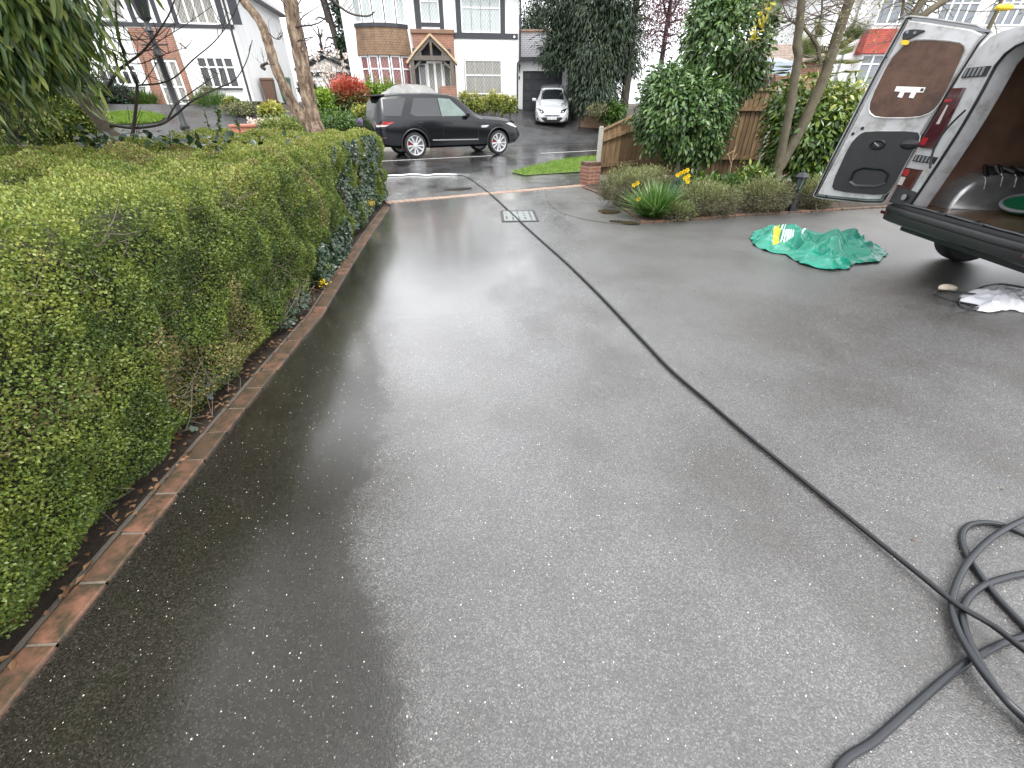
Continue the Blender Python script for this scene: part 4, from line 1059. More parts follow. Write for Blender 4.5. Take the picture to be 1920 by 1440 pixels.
wins = {'rear quarter glass': [(.30*S, 1.25), (.36*S, 1.70), (1.05*S, 1.745), (.80*S, 1.24)],
        'rear door glass': [(1.10*S, 1.30), (1.30*S, 1.74), (2.02*S, 1.75), (2.06*S, 1.23), (1.25*S, 1.23)],
        'front door glass': [(2.09*S, 1.23), (2.06*S, 1.75), (2.45*S, 1.725), (2.98*S, 1.24)]}
for k, p in wins.items():
    for s in (-1, 1):
        o = lf.patch(p, s, mb=sh(MB())).build('side_window', M['car_glass_light'] if 'front' in k else M['car_glass'], suv, smooth=True)
lf.toppatch(2.68*S, 3.30*S, .60, .70, mb=sh(MB())).build('windscreen', M['car_glass'], suv, smooth=True)
lf.toppatch(.10*S, .21*S, .66, .66, mb=sh(MB())).build('rear_window', M['car_glass'], suv, smooth=True)
mb = sh(MB()); mb.add([(.02*S, -.70, 1.80), (.02*S, .70, 1.80), (.45*S, .70, 1.84), (.45*S, -.70, 1.84), (.04*S, -.70, 1.765), (.04*S, .70, 1.765), (.45*S, .70, 1.79), (.45*S, -.70, 1.79)], [(0, 1, 2, 3), (7, 6, 5, 4), (0, 4, 5, 1), (1, 5, 6, 2), (3, 7, 4, 0), (2, 6, 7, 3)]); mb.build('spoiler', M['paint_black'], suv, bevel=.012)
for s in (-1, 1):
    mb = lf.patch([(.03*S, 1.00), (.03*S, 1.10), (.58*S, 1.085), (.42*S, 1.01)], s, off=.012, mb=sh(MB())); tl = mb.build('tail_light', M['lamp_bright'], suv, smooth=True)
    lf.patch([(.03*S, .945), (.03*S, .995), (.40*S, 1.0), (.28*S, .955)], s, off=.012, mb=sh(MB())).build('lens', M['lamp_clear'], tl)
    lf.patch([(.10*S, .62), (.10*S, .67), (.30*S, .66), (.26*S, .62)], s, off=.01, mb=sh(MB())).build('reflector', M['lamp_red'], suv)
    lf.patch([(4.34*S, 1.0), (4.52*S, 1.02), (4.82*S, .91), (4.76*S, .86), (4.54*S, .92)], s, off=.012, mb=sh(MB())).build('headlight', M['lamp_clear'], suv, smooth=True)
    lf.patch([(3.42*S, .88), (3.42*S, .95), (3.72*S, .95), (3.62*S, .885)], s, off=.012, mb=sh(MB())).build('side_vent', M['chrome'], suv)
    mb = lf.patch([(1.72*S, .52), (1.72*S, .555), (3.30*S, .535), (3.30*S, .50)], s, off=.014, mb=sh(MB())); mb.build('trim_strip', M['grey_rim'], suv)
    # mirror
    mb = sh(MB()); mb.add([(2.88*S, s*.96, 1.20), (3.02*S, s*.96, 1.22), (2.98*S, s*1.16, 1.20), (2.86*S, s*1.15, 1.20), (2.86*S, s*.98, 1.34), (2.98*S, s*.98, 1.34), (2.95*S, s*1.16, 1.34), (2.86*S, s*1.15, 1.34)], [(3, 2, 1, 0), (4, 5, 6, 7), (0, 1, 5, 4), (1, 2, 6, 5), (2, 3, 7, 6), (3, 0, 4, 7)]); mb.build('mirror', M['paint_black'], suv, bevel=.03, seg=3)
    # door handles and seams
    for xh in (1.30, 2.28):
        mb = sh(MB()); y_ = s*(lf.y(xh*S, 1.03)+.012); mb.box((xh*S+.06, y_, 1.045), (.20, .03, .03)); mb.build('door_handle', M['black_plastic'], suv, bevel=.008)
    mb = sh(MB())
    for pts in ([(2.07, 1.2), (2.09, .8), (2.09, .42)], [(3.28, 1.06), (3.32, .7), (3.25, .42)], [(1.08, 1.16), (1.20, 1.0), (1.50, .85), (1.62, .6)]):
        for (xa, za), (xb, zb_) in zip(pts, pts[1:]):
            mb.bar((xa*S, s*(lf.y(xa*S, za)+.001), za), (xb*S, s*(lf.y(xb*S, zb_)+.001), zb_), .008, .010)
    mb.build('door_seam', M['black_plastic'], suv)
    for xx in (RX, FXx):
        pts = []
        for k in range(13):
            a = R(-8)+R(196)*k/12; x_, z_ = xx+.478*math.cos(a), .40+.478*math.sin(a); pts.append((x_, s*(lf.y(x_, max(z_, .42))+.004), z_))
        mb = sh(MB()); mb.tube(pts, .022, 6); mb.build('arch_trim', M['black_plastic'], suv, smooth=True)
for x_, w_, z_ in ((3.48*S, .60, .03),):
    pass
# ---- silver car facing the camera
tab2 = [(0, .45, .80, .95, .70, .72, .62), (.08, .34, .92, 1.20, .82, .84, .62), (.25, .28, .97, 1.38, .87, .88, .60), (.7, .24, 1.0, 1.46, .89, .895, .60), (1.8, .20, .99, 1.51, .90, .90, .61), (2.4, .19, .97, 1.48, .90, .90, .61), (2.75, .19, .96, 1.36, .90, .90, .615),
        (3.15, .19, .94, 1.14, .90, .89, .64), (3.5, .19, .92, 1.00, .90, .88, .68), (3.9, .19, .85, .94, .895, .86, .68), (4.25, .20, .74, .83, .86, .81, .62), (4.45, .22, .62, .70, .78, .72, .54), (4.56, .30, .50, .56, .66, .62, .46)]
P0 = GG(1031, 241.5)
cx = thing('parked_car', 'silver estate car parked nose out in front of the garage door', 'car', (P0.x+.10, P0.y+.15, P0.z), R(-90-3))
slope = math.atan2(1.57, 8.2)
cx.rotation_euler = Euler((0, slope*.95, 0)).to_matrix().to_euler()
cx.rotation_euler = (Matrix.Rotation(R(-93), 4, 'Z') @ Matrix.Rotation(slope*.85, 4, 'Y')).to_euler()
l2 = Loft(tab2, 1.0)
def s2(mb): mb.M = Matrix.Translation((-4.56, 0, 0)); return mb
mb = s2(MB()); l2.shell(mb); body = mb.build('body', [M['paint_silver'], M['black_plastic']], None, smooth=True)
cut = []
for xx in (.95, 3.63): cut += wellcut(xx-4.56, .36, .5, 1.2)
apply_bool(body, cut); body.parent = cx; body.data.set_sharp_from_angle(angle=R(45))
for xx in (.95, 3.63):
    for s in (-1, 1): wheel(cx, xx-4.56, s*.78, .32, .21, .215, s, 8)
l2.toppatch(2.55, 3.30, .54, .64, mb=s2(MB())).build('windscreen', M['car_glass'], cx, smooth=True)
for s in (-1, 1):
    for p in ([(.6, 1.03), (.75, 1.34), (1.35, 1.38), (1.35, 1.03)], [(1.40, 1.03), (1.40, 1.39), (2.15, 1.38), (2.15, 1.02)], [(2.2, 1.02), (2.2, 1.37), (2.5, 1.33), (2.95, 1.02)]):
        l2.patch(p, s, mb=s2(MB())).build('side_window', M['car_glass'], cx, smooth=True)
    mb = s2(MB()); mb.box((2.85, s*1.0, 1.02), (.10, .20, .14)); mb.build('mirror', M['paint_silver'], cx, bevel=.04, seg=3)
    # headlight wrapping the corner
    hl = MB(); s2(hl)
    vs = []
    for x, y, z in ((4.02, .80, .80), (4.36, .46, .74), (4.46, .40, .655), (4.41, .60, .62), (4.20, .80, .68)):
        vs.append((x, s*y, z))
    ctr = sum((Vector(v) for v in vs), Vector())/5
    hl.add([(x+.04, y*1.02, z+.03) for x, y, z in vs]+[(x-.10, y*.95, z-.02) for x, y, z in vs], [(0, 1, 2, 3, 4)]+[(i, 5+i, 5+(i+1) % 5, (i+1) % 5) for i in range(5)])
    h_ = hl.build('headlight', M['car_glass'], cx)
    mb = s2(MB()); mb.lathe([(.055, 0), (.05, .03), (.02, .04)], 12, T=Matrix.Translation((4.42, s*.58, .69)) @ Matrix.Rotation(R(90), 4, 'Y')); mb.build('lens', M['lamp_clear'], h_)
    mb = s2(MB()); mb.prism([(s*.56, .27), (s*.80, .36), (s*.80, .46), (s*.66, .42)], Matrix(((0, 0, 1, 4.40), (1, 0, 0, 0), (0, 1, 0, 0), (0, 0, 0, 1))), -.05, .10); mb.build('fog_light_recess', M['black_plastic'], cx)
YZ = lambda x: Matrix(((0, 0, 1, x), (1, 0, 0, 0), (0, 1, 0, 0), (0, 0, 0, 1)))
mb = s2(MB()); mb.prism([(-.36, .27), (.36, .27), (.56, .44), (.50, .47), (-.50, .47), (-.56, .44)], YZ(4.54), -.05, .045); mb.build('lower_grille', M['black_plastic'], cx)
mb = s2(MB()); mb.prism([(-.40, .605), (.40, .605), (.30, .53), (-.30, .53)], YZ(4.50), -.05, .07); mb.prism([(-.58, .22), (.58, .22), (.62, .255), (-.62, .255)], YZ(4.5), -.1, .05); gr_ = mb.build('grille', M['black_plastic'], cx)
mb = s2(MB()); mb.bar((4.575, -.38, .585), (4.575, .38, .585), .012, .02); mb.bar((4.58, -.34, .555), (4.58, .34, .555), .012, .014); mb.lathe([(.055, 0), (.05, .012)], 18, T=Matrix.Translation((4.578, 0, .572)) @ Matrix.Rotation(R(90), 4, 'Y')); mb.build('badge_bar', M['chrome'], gr_)
mb = s2(MB()); mb.bx(4.575, 4.598, -.26, .26, .385, .495); pt_ = mb.build('number_plate', M['white'], cx)
def text_mesh(name, s, size, T, mat, parent, ext=.002):
    cu_ = bpy.data.curves.new(name, 'FONT'); cu_.body = s; cu_.size = size; cu_.align_x = 'CENTER'; cu_.align_y = 'CENTER'; cu_.extrude = ext
    tmp = bpy.data.objects.new(name, cu_); COL.objects.link(tmp); bpy.context.view_layer.update()
    me = bpy.data.meshes.new_from_object(tmp.evaluated_get(bpy.context.evaluated_depsgraph_get())); bpy.data.objects.remove(tmp)
    me.transform(T); me.materials.clear(); me.materials.append(mat)
    return mkobj(name, me, parent)
text_mesh('plate_lettering', 'DS09 WXU', .105, Matrix.Translation((4.60-4.56, 0, .44)) @ Matrix(((0, 0, 1, 0), (1, 0, 0, 0), (0, 1, 0, 0), (0, 0, 0, 1))), M['bin_black'], pt_)
for s in (-1, 1):
    mb = s2(MB()); mb.tube([(.6, s*.55, 1.49), (1.0, s*.56, 1.54), (2.1, s*.57, 1.555), (2.5, s*.56, 1.50)], .018, 6); mb.build('roof_rail', M['chrome'], cx)
# ---- car under a grey cover
tab3 = [(0, .25, .65, .75, .75, .78, .60), (.10, .15, .9, 1.02, .88, .90, .62), (.9, .12, .98, 1.10, .92, .93, .66), (1.5, .12, 1.0, 1.30, .93, .93, .66), (2.0, .12, 1.0, 1.46, .93, .93, .62), (2.9, .12, 1.0, 1.47, .93, .93, .62), (3.4, .12, .96, 1.20, .92, .92, .64), (3.8, .12, .92, 1.0, .92, .91, .68), (4.3, .16, .75, .84, .85, .85, .62), (4.5, .3, .6, .66, .7, .7, .5)]
l3 = Loft(tab3, 1.0, 80)
mb = MB(); l3.shell(mb)
Pc = V(712, 192, 24.6); zg = Z(-6.0, 24.6)
cvr = thing('covered_car', 'car wrapped in a crinkled grey cover behind the black car', 'car', (V(714, 200, 25.2).x, 25.2, zg), R(-38))
zz = V(790, 160, 24.6).z-zg
k_ = zz/1.49
VV = np.array(mb.v); VV[:, 2] *= k_
nz = vnoise(VV*np.array([3, 5, 5]), .55)-.5; nz2 = vnoise(VV*np.array([1, 1, 1])+40, .16)-.5
VV += (np.sign(VV)*np.array([0, 1, .5]))*(nz*.10+nz2*.03)[:, None]
mb.v = [tuple(v) for v in VV]
mb.build('car_cover', M['tarp'], cvr, smooth=True, angle=25)
mb = MB(); 
for xx in (.8, 3.5):
    for s in (-1, 1): mb.lathe([(.2, -.1), (.31, -.1), (.31, .1), (.2, .1)], 20, T=Matrix.Translation((xx, s*.74, .31)) @ Matrix.Rotation(R(90), 4, 'X'))
mb.build('wheel', M['tyre'], cvr)
# ------------------------------------------------------------------ the van
VO = Vector((4.24, 4.20, 0)); VA = R(-4.5)
van = thing('van', 'dirty silver panel van with its rear doors open over the drive', 'van', VO, VA)
VI = (Matrix.Translation(VO) @ Matrix.Rotation(VA, 4, 'Z')).inverted()
def onrear(px, py, x=0.0):             # pixel on the van's rear plane -> local (y,z)
    A_ = VI.inverted() @ Vector((x, 0, 0)); D_ = (VI.inverted().to_3x3() @ Vector((0, 1, 0)))
    p = VI @ PL(px, py, A_, D_); return p.y, p.z
out = [(.92, .50), (.952, .56), (.96, .70), (.958, .95), (.887, 1.29), (.835, 1.60), (.79, 1.82), (.735, 2.02), (.62, 2.065), (.3, 2.09)]
outer = out+[(-y, z) for y, z in out[::-1]]
ope = [(.655, .62), (.61, .80), (.555, 1.03), (.49, 1.35), (.462, 1.60), (.453, 1.82), (.40, 1.92), (.30, 1.965), (.1, 1.98)]
inner = ope+[(-y, z) for y, z in ope[::-1]]
def resamp(P, n):
    P = [Vector((a, b)) for a, b in P]; s = [0]
    for a, b in zip(P, P[1:]): s.append(s[-1]+(b-a).length)
    return [(float(np.interp(t, s, [p.x for p in P])), float(np.interp(t, s, [p.y for p in P]))) for t in np.linspace(0, s[-1], n)]
def match(P, ref, nn):   # resample by symmetric halves
    return resamp(P, nn)
nO = 41
O = resamp(outer, nO); I = resamp(inner, nO)
# body: skin + rear ring + inner jamb
mb = MB()
xs = [0.03, .0, 0, 1.2, 2.6, 3.6, 4.3, 4.62, 5.1, 5.35]
sec = []
for x in (0.0, .05, 1.5, 3.4):
    sec.append([(x, y, z) for y, z in O])
def nose(x, zt, k): 
    r = []
    for y, z in O:
        z2 = .5+(z-.5)*(zt-.5)/(2.20-.5); r.append((x, y*k*(1 if z2 < 1.1 else 1), z2))
    return r
sec += [nose(3.9, 1.98, .98), nose(4.5, 1.35, .96), nose(5.0, 1.10, .92), nose(5.25, .85, .84)]
vs = [p for s_ in sec for p in s_]; k = nO
fs = [(i*k+j, i*k+j+1, (i+1)*k+j+1, (i+1)*k+j) for i in range(len(sec)-1) for j in range(k-1)]
fs += [(i*k, (i+1)*k, (i+1)*k+k-1, i*k+k-1) for i in range(2, len(sec)-1)]
fs += [tuple((len(sec)-1)*k+j for j in range(k))]
mb.add(vs, fs, 0)
# rear ring, slightly dished
LI2 = resamp([(.74, .60), (.75, 1.0), (.72, 1.5), (.66, 1.9), (.5, 2.02), (0, 2.04), (-.5, 2.02), (-.66, 1.9), (-.72, 1.5), (-.75, 1.0), (-.74, .60)], nO)
mid = [((a[0]*.45+b[0]*.55), (a[1]*.45+b[1]*.55)) for a, b in zip(O, I)]
ring = [[(0.0, y, z) for y, z in O], [(-.012, *m_) for m_ in mid], [(-.004, y, z) for y, z in I], [(.05, y*.955, z) for y, z in I], [(.14, y*.95, z) for y, z in I], [(.14, y, z) for y, z in LI2]]
vs = [p for s_ in ring for p in s_]
mb.add(vs, [(i*k+j, (i+1)*k+j, (i+1)*k+j+1, i*k+j+1) for i in range(5) for j in range(k-1)], 0)
vb = mb.build('body', [M['van'], M['black_plastic']], van, smooth=True, angle=38)
# rubber door seal
mb = MB(); mb.tube([(-.012, y*.995, z+.0) for y, z in I], .013, 8); mb.tube([(-.012, -.65, .625), (-.012, .65, .625)], .013, 8); mb.build('door_seal', M['rubber'], van, smooth=True)
# load space
mb = MB(); 
LI = resamp([(.74, .60), (.75, 1.0), (.72, 1.5), (.66, 1.9), (.5, 2.02), (0, 2.04), (-.5, 2.02), (-.66, 1.9), (-.72, 1.5), (-.75, 1.0), (-.74, .60)], nO)
sec = [[(.14, y, z) for y, z in LI], [(3.0, y, z) for y, z in LI]]
vs = sec[0]+sec[1]; mb.add(vs, [(j, j+1, k+j+1, k+j) for j in range(k-1)]+[tuple(k+j for j in range(k))]); mb.build('lining', M['lining'], van, fix=False)
mb = MB(); mb.bx(.03, 3.0, -.72, .72, .60, .622); mb.build('load_floor', M['floor_ply'], van)
# wheel arch boxes inside
for s in (1, -1):
    mb = MB(); vs = []; n = 14
    for i in range(n+1):
        a = math.pi*i/n; x = .66-.38*math.cos(a); z = .62+.345*math.sin(a)**.75
        for y, dz in ((.745, 0), (.55, -.008), (.515, -.03), (.50, -.09)): vs.append((x, s*y, max(.60, z+dz)))
    mb.add(vs, [(i*4+j, (i+1)*4+j, (i+1)*4+j+1, i*4+j+1) for i in range(n) for j in range(3)]+[tuple(4*i+3 for i in range(n+1))])
    wa = mb.build('wheel_arch', M['galv'], van, smooth=True, angle=50)
    mb = MB()
    for a in (62, 84, 104, 124):
        a = R(a); mb = MB(); X_ = .66-.38*math.cos(a); Z_ = .62+.345*math.sin(a)**.75; mb.tube([(X_, s*.60, Z_+.002), (X_, s*.545, Z_-.008), (X_+.005, s*.508, Z_-.045), (X_+.02, s*.498, Z_-.12)], .007, 6); mb.build('arch_rib', M['galv'], wa)
    mb = MB()
    for q in range(7): mb.box((.50+q*.055, s*(.58+.03*random.random()), .965+random.random()*.02), (.08, .12, .03), 0, Euler((random.random(), random.random()*.6, random.random())).to_matrix())
    mb.build('tape_patch', M['black_plastic'], wa, bevel=.008)
# sill / step and bumper
mb = MB()
bp_ = [(.02, .628), (-.055, .624), (-.060, .600), (-.100, .592), (-.112, .575), (-.112, .54), (-.103, .53), (-.108, .50), (-.10, .45), (-.03, .42), (.12, .42), (.12, .60)]
n = len(bp_)
ys = [-.965, -.94, -.86, -.5, 0, .5, .86, .94, .965]; dx = [.16, .07, .02, 0, 0, 0, .02, .07, .16]
vs = [(x+d if x < .1 else x, y, z) for y, d in zip(ys, dx) for x, z in bp_]
mb.add(vs, [(i*n+j, i*n+(j+1) % n, (i+1)*n+(j+1) % n, (i+1)*n+j) for i in range(len(ys)-1) for j in range(n)]+[tuple(range(n)), tuple((len(ys)-1)*n+j for j in range(n-1, -1, -1))])
for s in (-1, 1):    # corner uprights
    mb.add([(-.03, s*.655, .62), (-.06, s*.80, .62), (-.05, s*.93, .615), (.03, s*.968, .61), (.22, s*.968, .60), (-.014, s*.625, .755), (-.03, s*.80, .775), (-.028, s*.94, .77), (.04, s*.966, .77), (.20, s*.966, .77)], [(0, 1, 6, 5), (1, 2, 7, 6), (2, 3, 8, 7), (3, 4, 9, 8), (5, 6, 7, 8, 9)])
bpr = mb.build('bumper', M['black_plastic'], van, smooth=True, angle=40)
for s in (-1, 1):
    mb = MB(); mb.box((-.092, s*.87, .515), (.014, .10, .034)); mb.build('reflector', M['lamp_red'], bpr, bevel=.004)
    mb = MB(); mb.lathe([(.03, 0), (.03, .012), (.015, .014)], 14, T=Matrix.Translation((-.045, s*.74, .695)) @ Matrix.Rotation(R(-90), 4, 'Y')); mb.build('tow_cap', M['grey_rim'], bpr)
mb = MB()
pts = [(-.03, y, .632+random.random()*.006) for y in np.linspace(-.72, .72, 12)]
mb.tube(pts, .012, 6); mb.tube([(-.035, .70, .632), (-.03, .40, .634), (0, .1, .636), (-.02, -.3, .634), (-.03, -.7, .634)], .012, 6); mb.build('sill_rubber', M['rubber'], van, smooth=True)
mb = MB()
for y in (.18, -.25): mb.box((-.02, y, .632), (.07, .12, .02)); mb.box((-.02, y+.04, .645), (.04, .02, .02))
mb.build('latch_plate', M['metal_black'], van, bevel=.006)
# lamps on the rear pillars (positions read on the left one, mirrored)
def pillar(z): 
    zz = [p[1] for p in out]; yo = float(np.interp(z, zz, [p[0] for p in out])); yi = float(np.interp(z, [p[1] for p in ope], [p[0] for p in ope])); return yo, yi
def pil_patch(z0, z1, f0, f1, deep, m, name, parent, s, wrap=0.0, f0t=None):
    mb = MB(); vs = []; nn = 7
    for i in range(nn):
        z = z0+(z1-z0)*i/(nn-1); yo, yi = pillar(z); fa = f0 if f0t is None else f0+(f0t-f0)*i/(nn-1)
        ya = yi+(yo-yi)*fa; yb = yi+(yo-yi)*f1
        for x, y in ((-.006, ya-.006), (-deep, ya+.006), (-deep, yb-.008), (-deep*.5+.012, yb+.006), (.10*wrap+.02, yb+.012)): vs.append((x, s*y, z))
    mb.add(vs, [(i*5+j, i*5+j+1, (i+1)*5+j+1, (i+1)*5+j) for i in range(nn-1) for j in range(4)]+[(4, 3, 2, 1, 0), tuple((nn-1)*5+j for j in range(5))])
    return mb.build(name, m, parent, smooth=True, angle=40)
for s in (1, -1):
    tl = pil_patch(1.16, 1.665, .40, .97, .035, M['lamp_red'], 'tail_light', van, s, 1, .56)
    pil_patch(1.37, 1.53, .66, .80, .038, M['lamp_clear'], 'lens', tl, s, 0, .72)  # pale strip: a white reflection put into the lamp as a clear patch
    pil_patch(1.185, 1.25, .74, .97, .038, M['lamp_bright'], 'lens', tl, s, .9)
    pil_patch(1.555, 1.58, .7, .97, .0375, M['lamp_bright'], 'lens', tl, s, .9)
    ll = pil_patch(.775, .965, .36, .98, .032, M['lamp_red'], 'tail_light', van, s, 1)
    pil_patch(.89, .95, .72, .97, .036, M['lamp_bright'], 'lens', ll, s, .9)
    pil_patch(.795, .875, .74, .97, .036, M['lamp_clear'], 'lens', ll, s, .9)
    for z0, z1 in ((1.03, 1.09), (1.745, 1.82)):
        h_ = pil_patch(z0, z1, .15, .92, .022, M['metal_black'], 'hinge', van, s)
        mb = MB()
        for q in range(5):
            yo, yi = pillar(z0); yy = yi+(yo-yi)*(.26+.13*q); mb.bar((-.028, s*yy, z0+.008), (-.028, s*(yy-.004), z1-.004), .012, .016)
        mb.build('hinge_knuckle', M['grey_rim'], h_)
    mb = MB(); zs_ = np.linspace(1.05, 1.55, 9)
    mb.tube([(-.045-.03*math.sin((z-1.05)/.5*3.14), s*(pillar(z)[1]+.03+.08*math.sin((z-1.05)/.5*3.14)), z-.06) for z in zs_], .010, 6); mb.build('door_check_strap', M['rubber'], van, smooth=True)
# wheels
for x in (.95, 4.15):
    for s in (-1, 1): wheel(van, x, s*.86, .33, .22, .21, s, 6, M['grey_rim'])
mb = MB(); mb.bx(.15, 4.9, -.85, .85, .33, .50); mb.build('underbody', M['black_plastic'], van)
# ---- the open door, seen from inside
Ad = Vector((3.867, 5.828, .55)); Bd = Vector((4.379, 5.294, .55)); Dd = (Bd-Ad).normalized()
nd = Vector((Dd.y, -Dd.x, 0)); 
if nd.dot(Vector((0, 0, 0))-Ad) < 0: nd = -nd
nd.z = 0
TD = VI @ plane_T(Ad, Dd, (0, 0, 1), nd)                     # x along the door towards its hinge, y up, z towards the viewer
def dpx(px, py):
    p = PL(px, py, Ad, Dd); return ((p-Ad).dot(Dd), p.z-Ad.z)
def c6(x, y): return dpx(1400+x/3.692, y/3.692)
def inset(P, d):
    n = len(P); c = Vector((sum(p[0] for p in P)/n, sum(p[1] for p in P)/n)); out_ = []
    for i in range(n):
        a, b, c_ = Vector(P[i-1]), Vector(P[i]), Vector(P[(i+1) % n])
        e1 = (b-a).normalized(); e2 = (c_-b).normalized(); n1 = Vector((-e1.y, e1.x)); n2 = Vector((-e2.y, e2.x)); nn_ = n1+n2
        if nn_.length < 1e-5: nn_ = n1
        nn_.normalize(); k_ = d/max(.5, nn_.dot(n1))
        q = b+nn_*k_
        if (q-c).length > (b-c).length and d > 0: q = b-nn_*k_
        out_.append((q.x, q.y))
    return out_
def smooth_poly(P, it=2):
    for _ in range(it):
        Q = []
        for i in range(len(P)):
            a, b = P[i], P[(i+1) % len(P)]; Q += [(a[0]*.78+b[0]*.22, a[1]*.78+b[1]*.22), (a[0]*.22+b[0]*.78, a[1]*.22+b[1]*.78)]
        P = Q
    return P
outl = [c6(1085, 118), c6(1150, 100), c6(1735, 188), c6(1600, 330), c6(980, 1370), c6(930, 1420), c6(475, 1372), c6(452, 1350)]
door = MB()
so2 = smooth_poly(outl, 1)
in1 = inset(so2, .035)
def ringpoly(mb, P, Q, h0, h1, m=0):
    n = len(P); vs = [TD @ Vector((x, y, h0)) for x, y in P]+[TD @ Vector((x, y, h1)) for x, y in Q]
    mb.add(vs, [(i, (i+1) % n, n+(i+1) % n, n+i) for i in range(n)], m)
ringpoly(door, so2, so2, -.055, 0)
n = len(so2); door.add([TD @ Vector((x, y, -.055)) for x, y in so2], [tuple(range(n-1, -1, -1))])
ringpoly(door, so2, in1, 0, .003)
in2 = inset(so2, .055)
ringpoly(door, in1, in2, .003, .045)
door.add([TD @ Vector((x, y, .045)) for x, y in in2], [tuple(range(n))])
dob = door.build('rear_door', [M['van']], van, smooth=True, angle=35, bevel=0)
mb = MB(); mb.tube([TD @ Vector((x, y, .008)) for x, y in inset(so2, .02)+inset(so2, .02)[:1]], .010, 6); mb.build('seal', M['rubber'], dob, smooth=True)
ply = smooth_poly([c6(1190, 272), c6(1470, 290), c6(1525, 330), c6(1490, 420), c6(1365, 690), c6(1290, 780), c6(1180, 818), c6(905, 818), c6(848, 775), c6(860, 690), c6(990, 420), c6(1105, 300)], 1)
mb = MB(); P2 = inset(ply, -.014); ringpoly(mb, P2, ply, .046, .062); ringpoly(mb, ply, inset(ply, .012), .062, .05); mb.build('window_surround', M['van'], dob, smooth=True, angle=60)
mb = MB(); mb.prism(inset(ply, .008), TD, .040, .054); mb.build('ply_panel', M['ply'], dob)
trim = smooth_poly([c6(835, 903), c6(1188, 903), c6(1212, 935), c6(1200, 985), c6(1150, 1060), c6(1015, 1310), c6(955, 1358), c6(612, 1325), c6(588, 1280), c6(715, 1000), c6(785, 925)], 1)
mb = MB(); ringpoly(mb, inset(trim, -.022), inset(trim, -.004), .046, .056); ringpoly(mb, inset(trim, -.004), trim, .056, .044); mb.build('trim_surround', M['van'], dob, smooth=True, angle=60)
mb = MB(); ringpoly(mb, trim, inset(trim, .012), .042, .060); tp = inset(trim, .012); mb.add([TD @ Vector((x, y, .060)) for x, y in tp], [tuple(range(len(tp)))]); tr_ = mb.build('trim_panel', M['trim'], dob, smooth=True)
# pocket, grab recess, handle, latch
pk = smooth_poly([c6(765, 1150), c6(1008, 1172), c6(965, 1290), c6(705, 1282)], 1)
mb = MB(); ringpoly(mb, inset(pk, -.012), pk, .061, .085); ringpoly(mb, pk, inset(pk, .02), .085, .066); mb.build('door_pocket', M['black_plastic'], tr_, smooth=True)
ctr = c6(915, 1000); 
mb = MB(); el = [(ctr[0]+.062*math.cos(t), ctr[1]+.042*math.sin(t)) for t in np.linspace(0, 6.283, 21)[:-1]]; ringpoly(mb, inset(el, -.012), el, .061, .078); ringpoly(mb, el, inset(el, .014), .078, .062)
mb.prism(inset(el, .018), TD, .0605, .063); gh = mb.build('door_handle', M['black_plastic'], tr_, smooth=True)
mb = MB(); a_, b_ = c6(895, 985), c6(925, 1010); mb.bar(TD @ Vector((*a_, .075)), TD @ Vector((*b_, .075)), .025, .012); mb.build('lever', M['grey_rim'], gh)
ctr = c6(1135, 1000); mb = MB(); el = [(ctr[0]+.085*math.cos(t), ctr[1]+.050*math.sin(t)) for t in np.linspace(0, 6.283, 25)[:-1]]
ringpoly(mb, el, inset(el, .02), .058, .08); ringpoly(mb, inset(el, .02), inset(el, .04), .08, .088); q_ = inset(el, .04); mb.add([TD @ Vector((x, y, .088)) for x, y in q_], [tuple(range(len(q_)))]); mb.build('speaker_bulge', M['trim'], tr_, smooth=True)
mb = MB(); tt = [c6(*p) for p in ((1045, 598), (1245, 606), (1228, 642), (1182, 640), (1160, 680), (1128, 676), (1146, 640), (1100, 640), (1082, 677), (1050, 672), (1070, 636), (1030, 632))]
mb.prism(tt, TD, .055, .059); br = mb.build('bracket', M['white'], dob)
mb = MB(); mb.prism([c6(*p) for p in ((1214, 612), (1234, 613), (1226, 634), (1206, 633))], TD, .0592, .062); mb.build('screw_hole', M['bin_black'], br)
mb = MB(); mb.prism(smooth_poly([c6(*p) for p in ((1090, 225), (1150, 205), (1260, 215), (1200, 240), (1150, 270), (1085, 290))], 1), TD, .046, .075); lt = mb.build('latch', M['metal_black'], dob, bevel=.006)
mb = MB(); 
for p in ((1122, 228), (1172, 232)):
    c = c6(*p); mb.prism([(c[0]+.012*math.cos(t), c[1]+.012*math.sin(t)) for t in np.linspace(0, 6.28, 13)[:-1]], TD, .076, .082)
mb.build('bolt', M['grey_rim'], lt)
mb = MB(); mb.prism(smooth_poly([c6(*p) for p in ((1085, 282), (1138, 285), (1128, 318), (1076, 314))], 1), TD, .076, .10); mb.build('latch_lever', M['yellow'], lt)
mb = MB()
c = c6(743, 925); el = [(c[0]+.016*math.cos(t), c[1]+.016*math.sin(t)) for t in np.linspace(0, 6.28, 15)[:-1]]; mb.prism(el, TD, .046, .056)
c = c6(808, 887); el = [(c[0]+.017*math.cos(t), c[1]+.017*math.sin(t)) for t in np.linspace(0, 6.28, 15)[:-1]]; mb.prism(el, TD, .046, .052)
for p in ((560, 1355), (975, 400), (770, 780)):
    c = c6(*p); mb.prism([(c[0]+.009*math.cos(t), c[1]+.009*math.sin(t)) for t in np.linspace(0, 6.28, 11)[:-1]], TD, .046, .05)
mb.build('grommet', M['rubber'], dob)
mb = MB(); a_, b_ = c6(1245, 185), c6(1700, 250)
mb.prism(smooth_poly([c6(*p) for p in ((1150, 118), (1700, 205), (1690, 232), (1140, 150))], 1), TD, .004, .02); mb.build('top_channel', M['grey_rim'], dob)
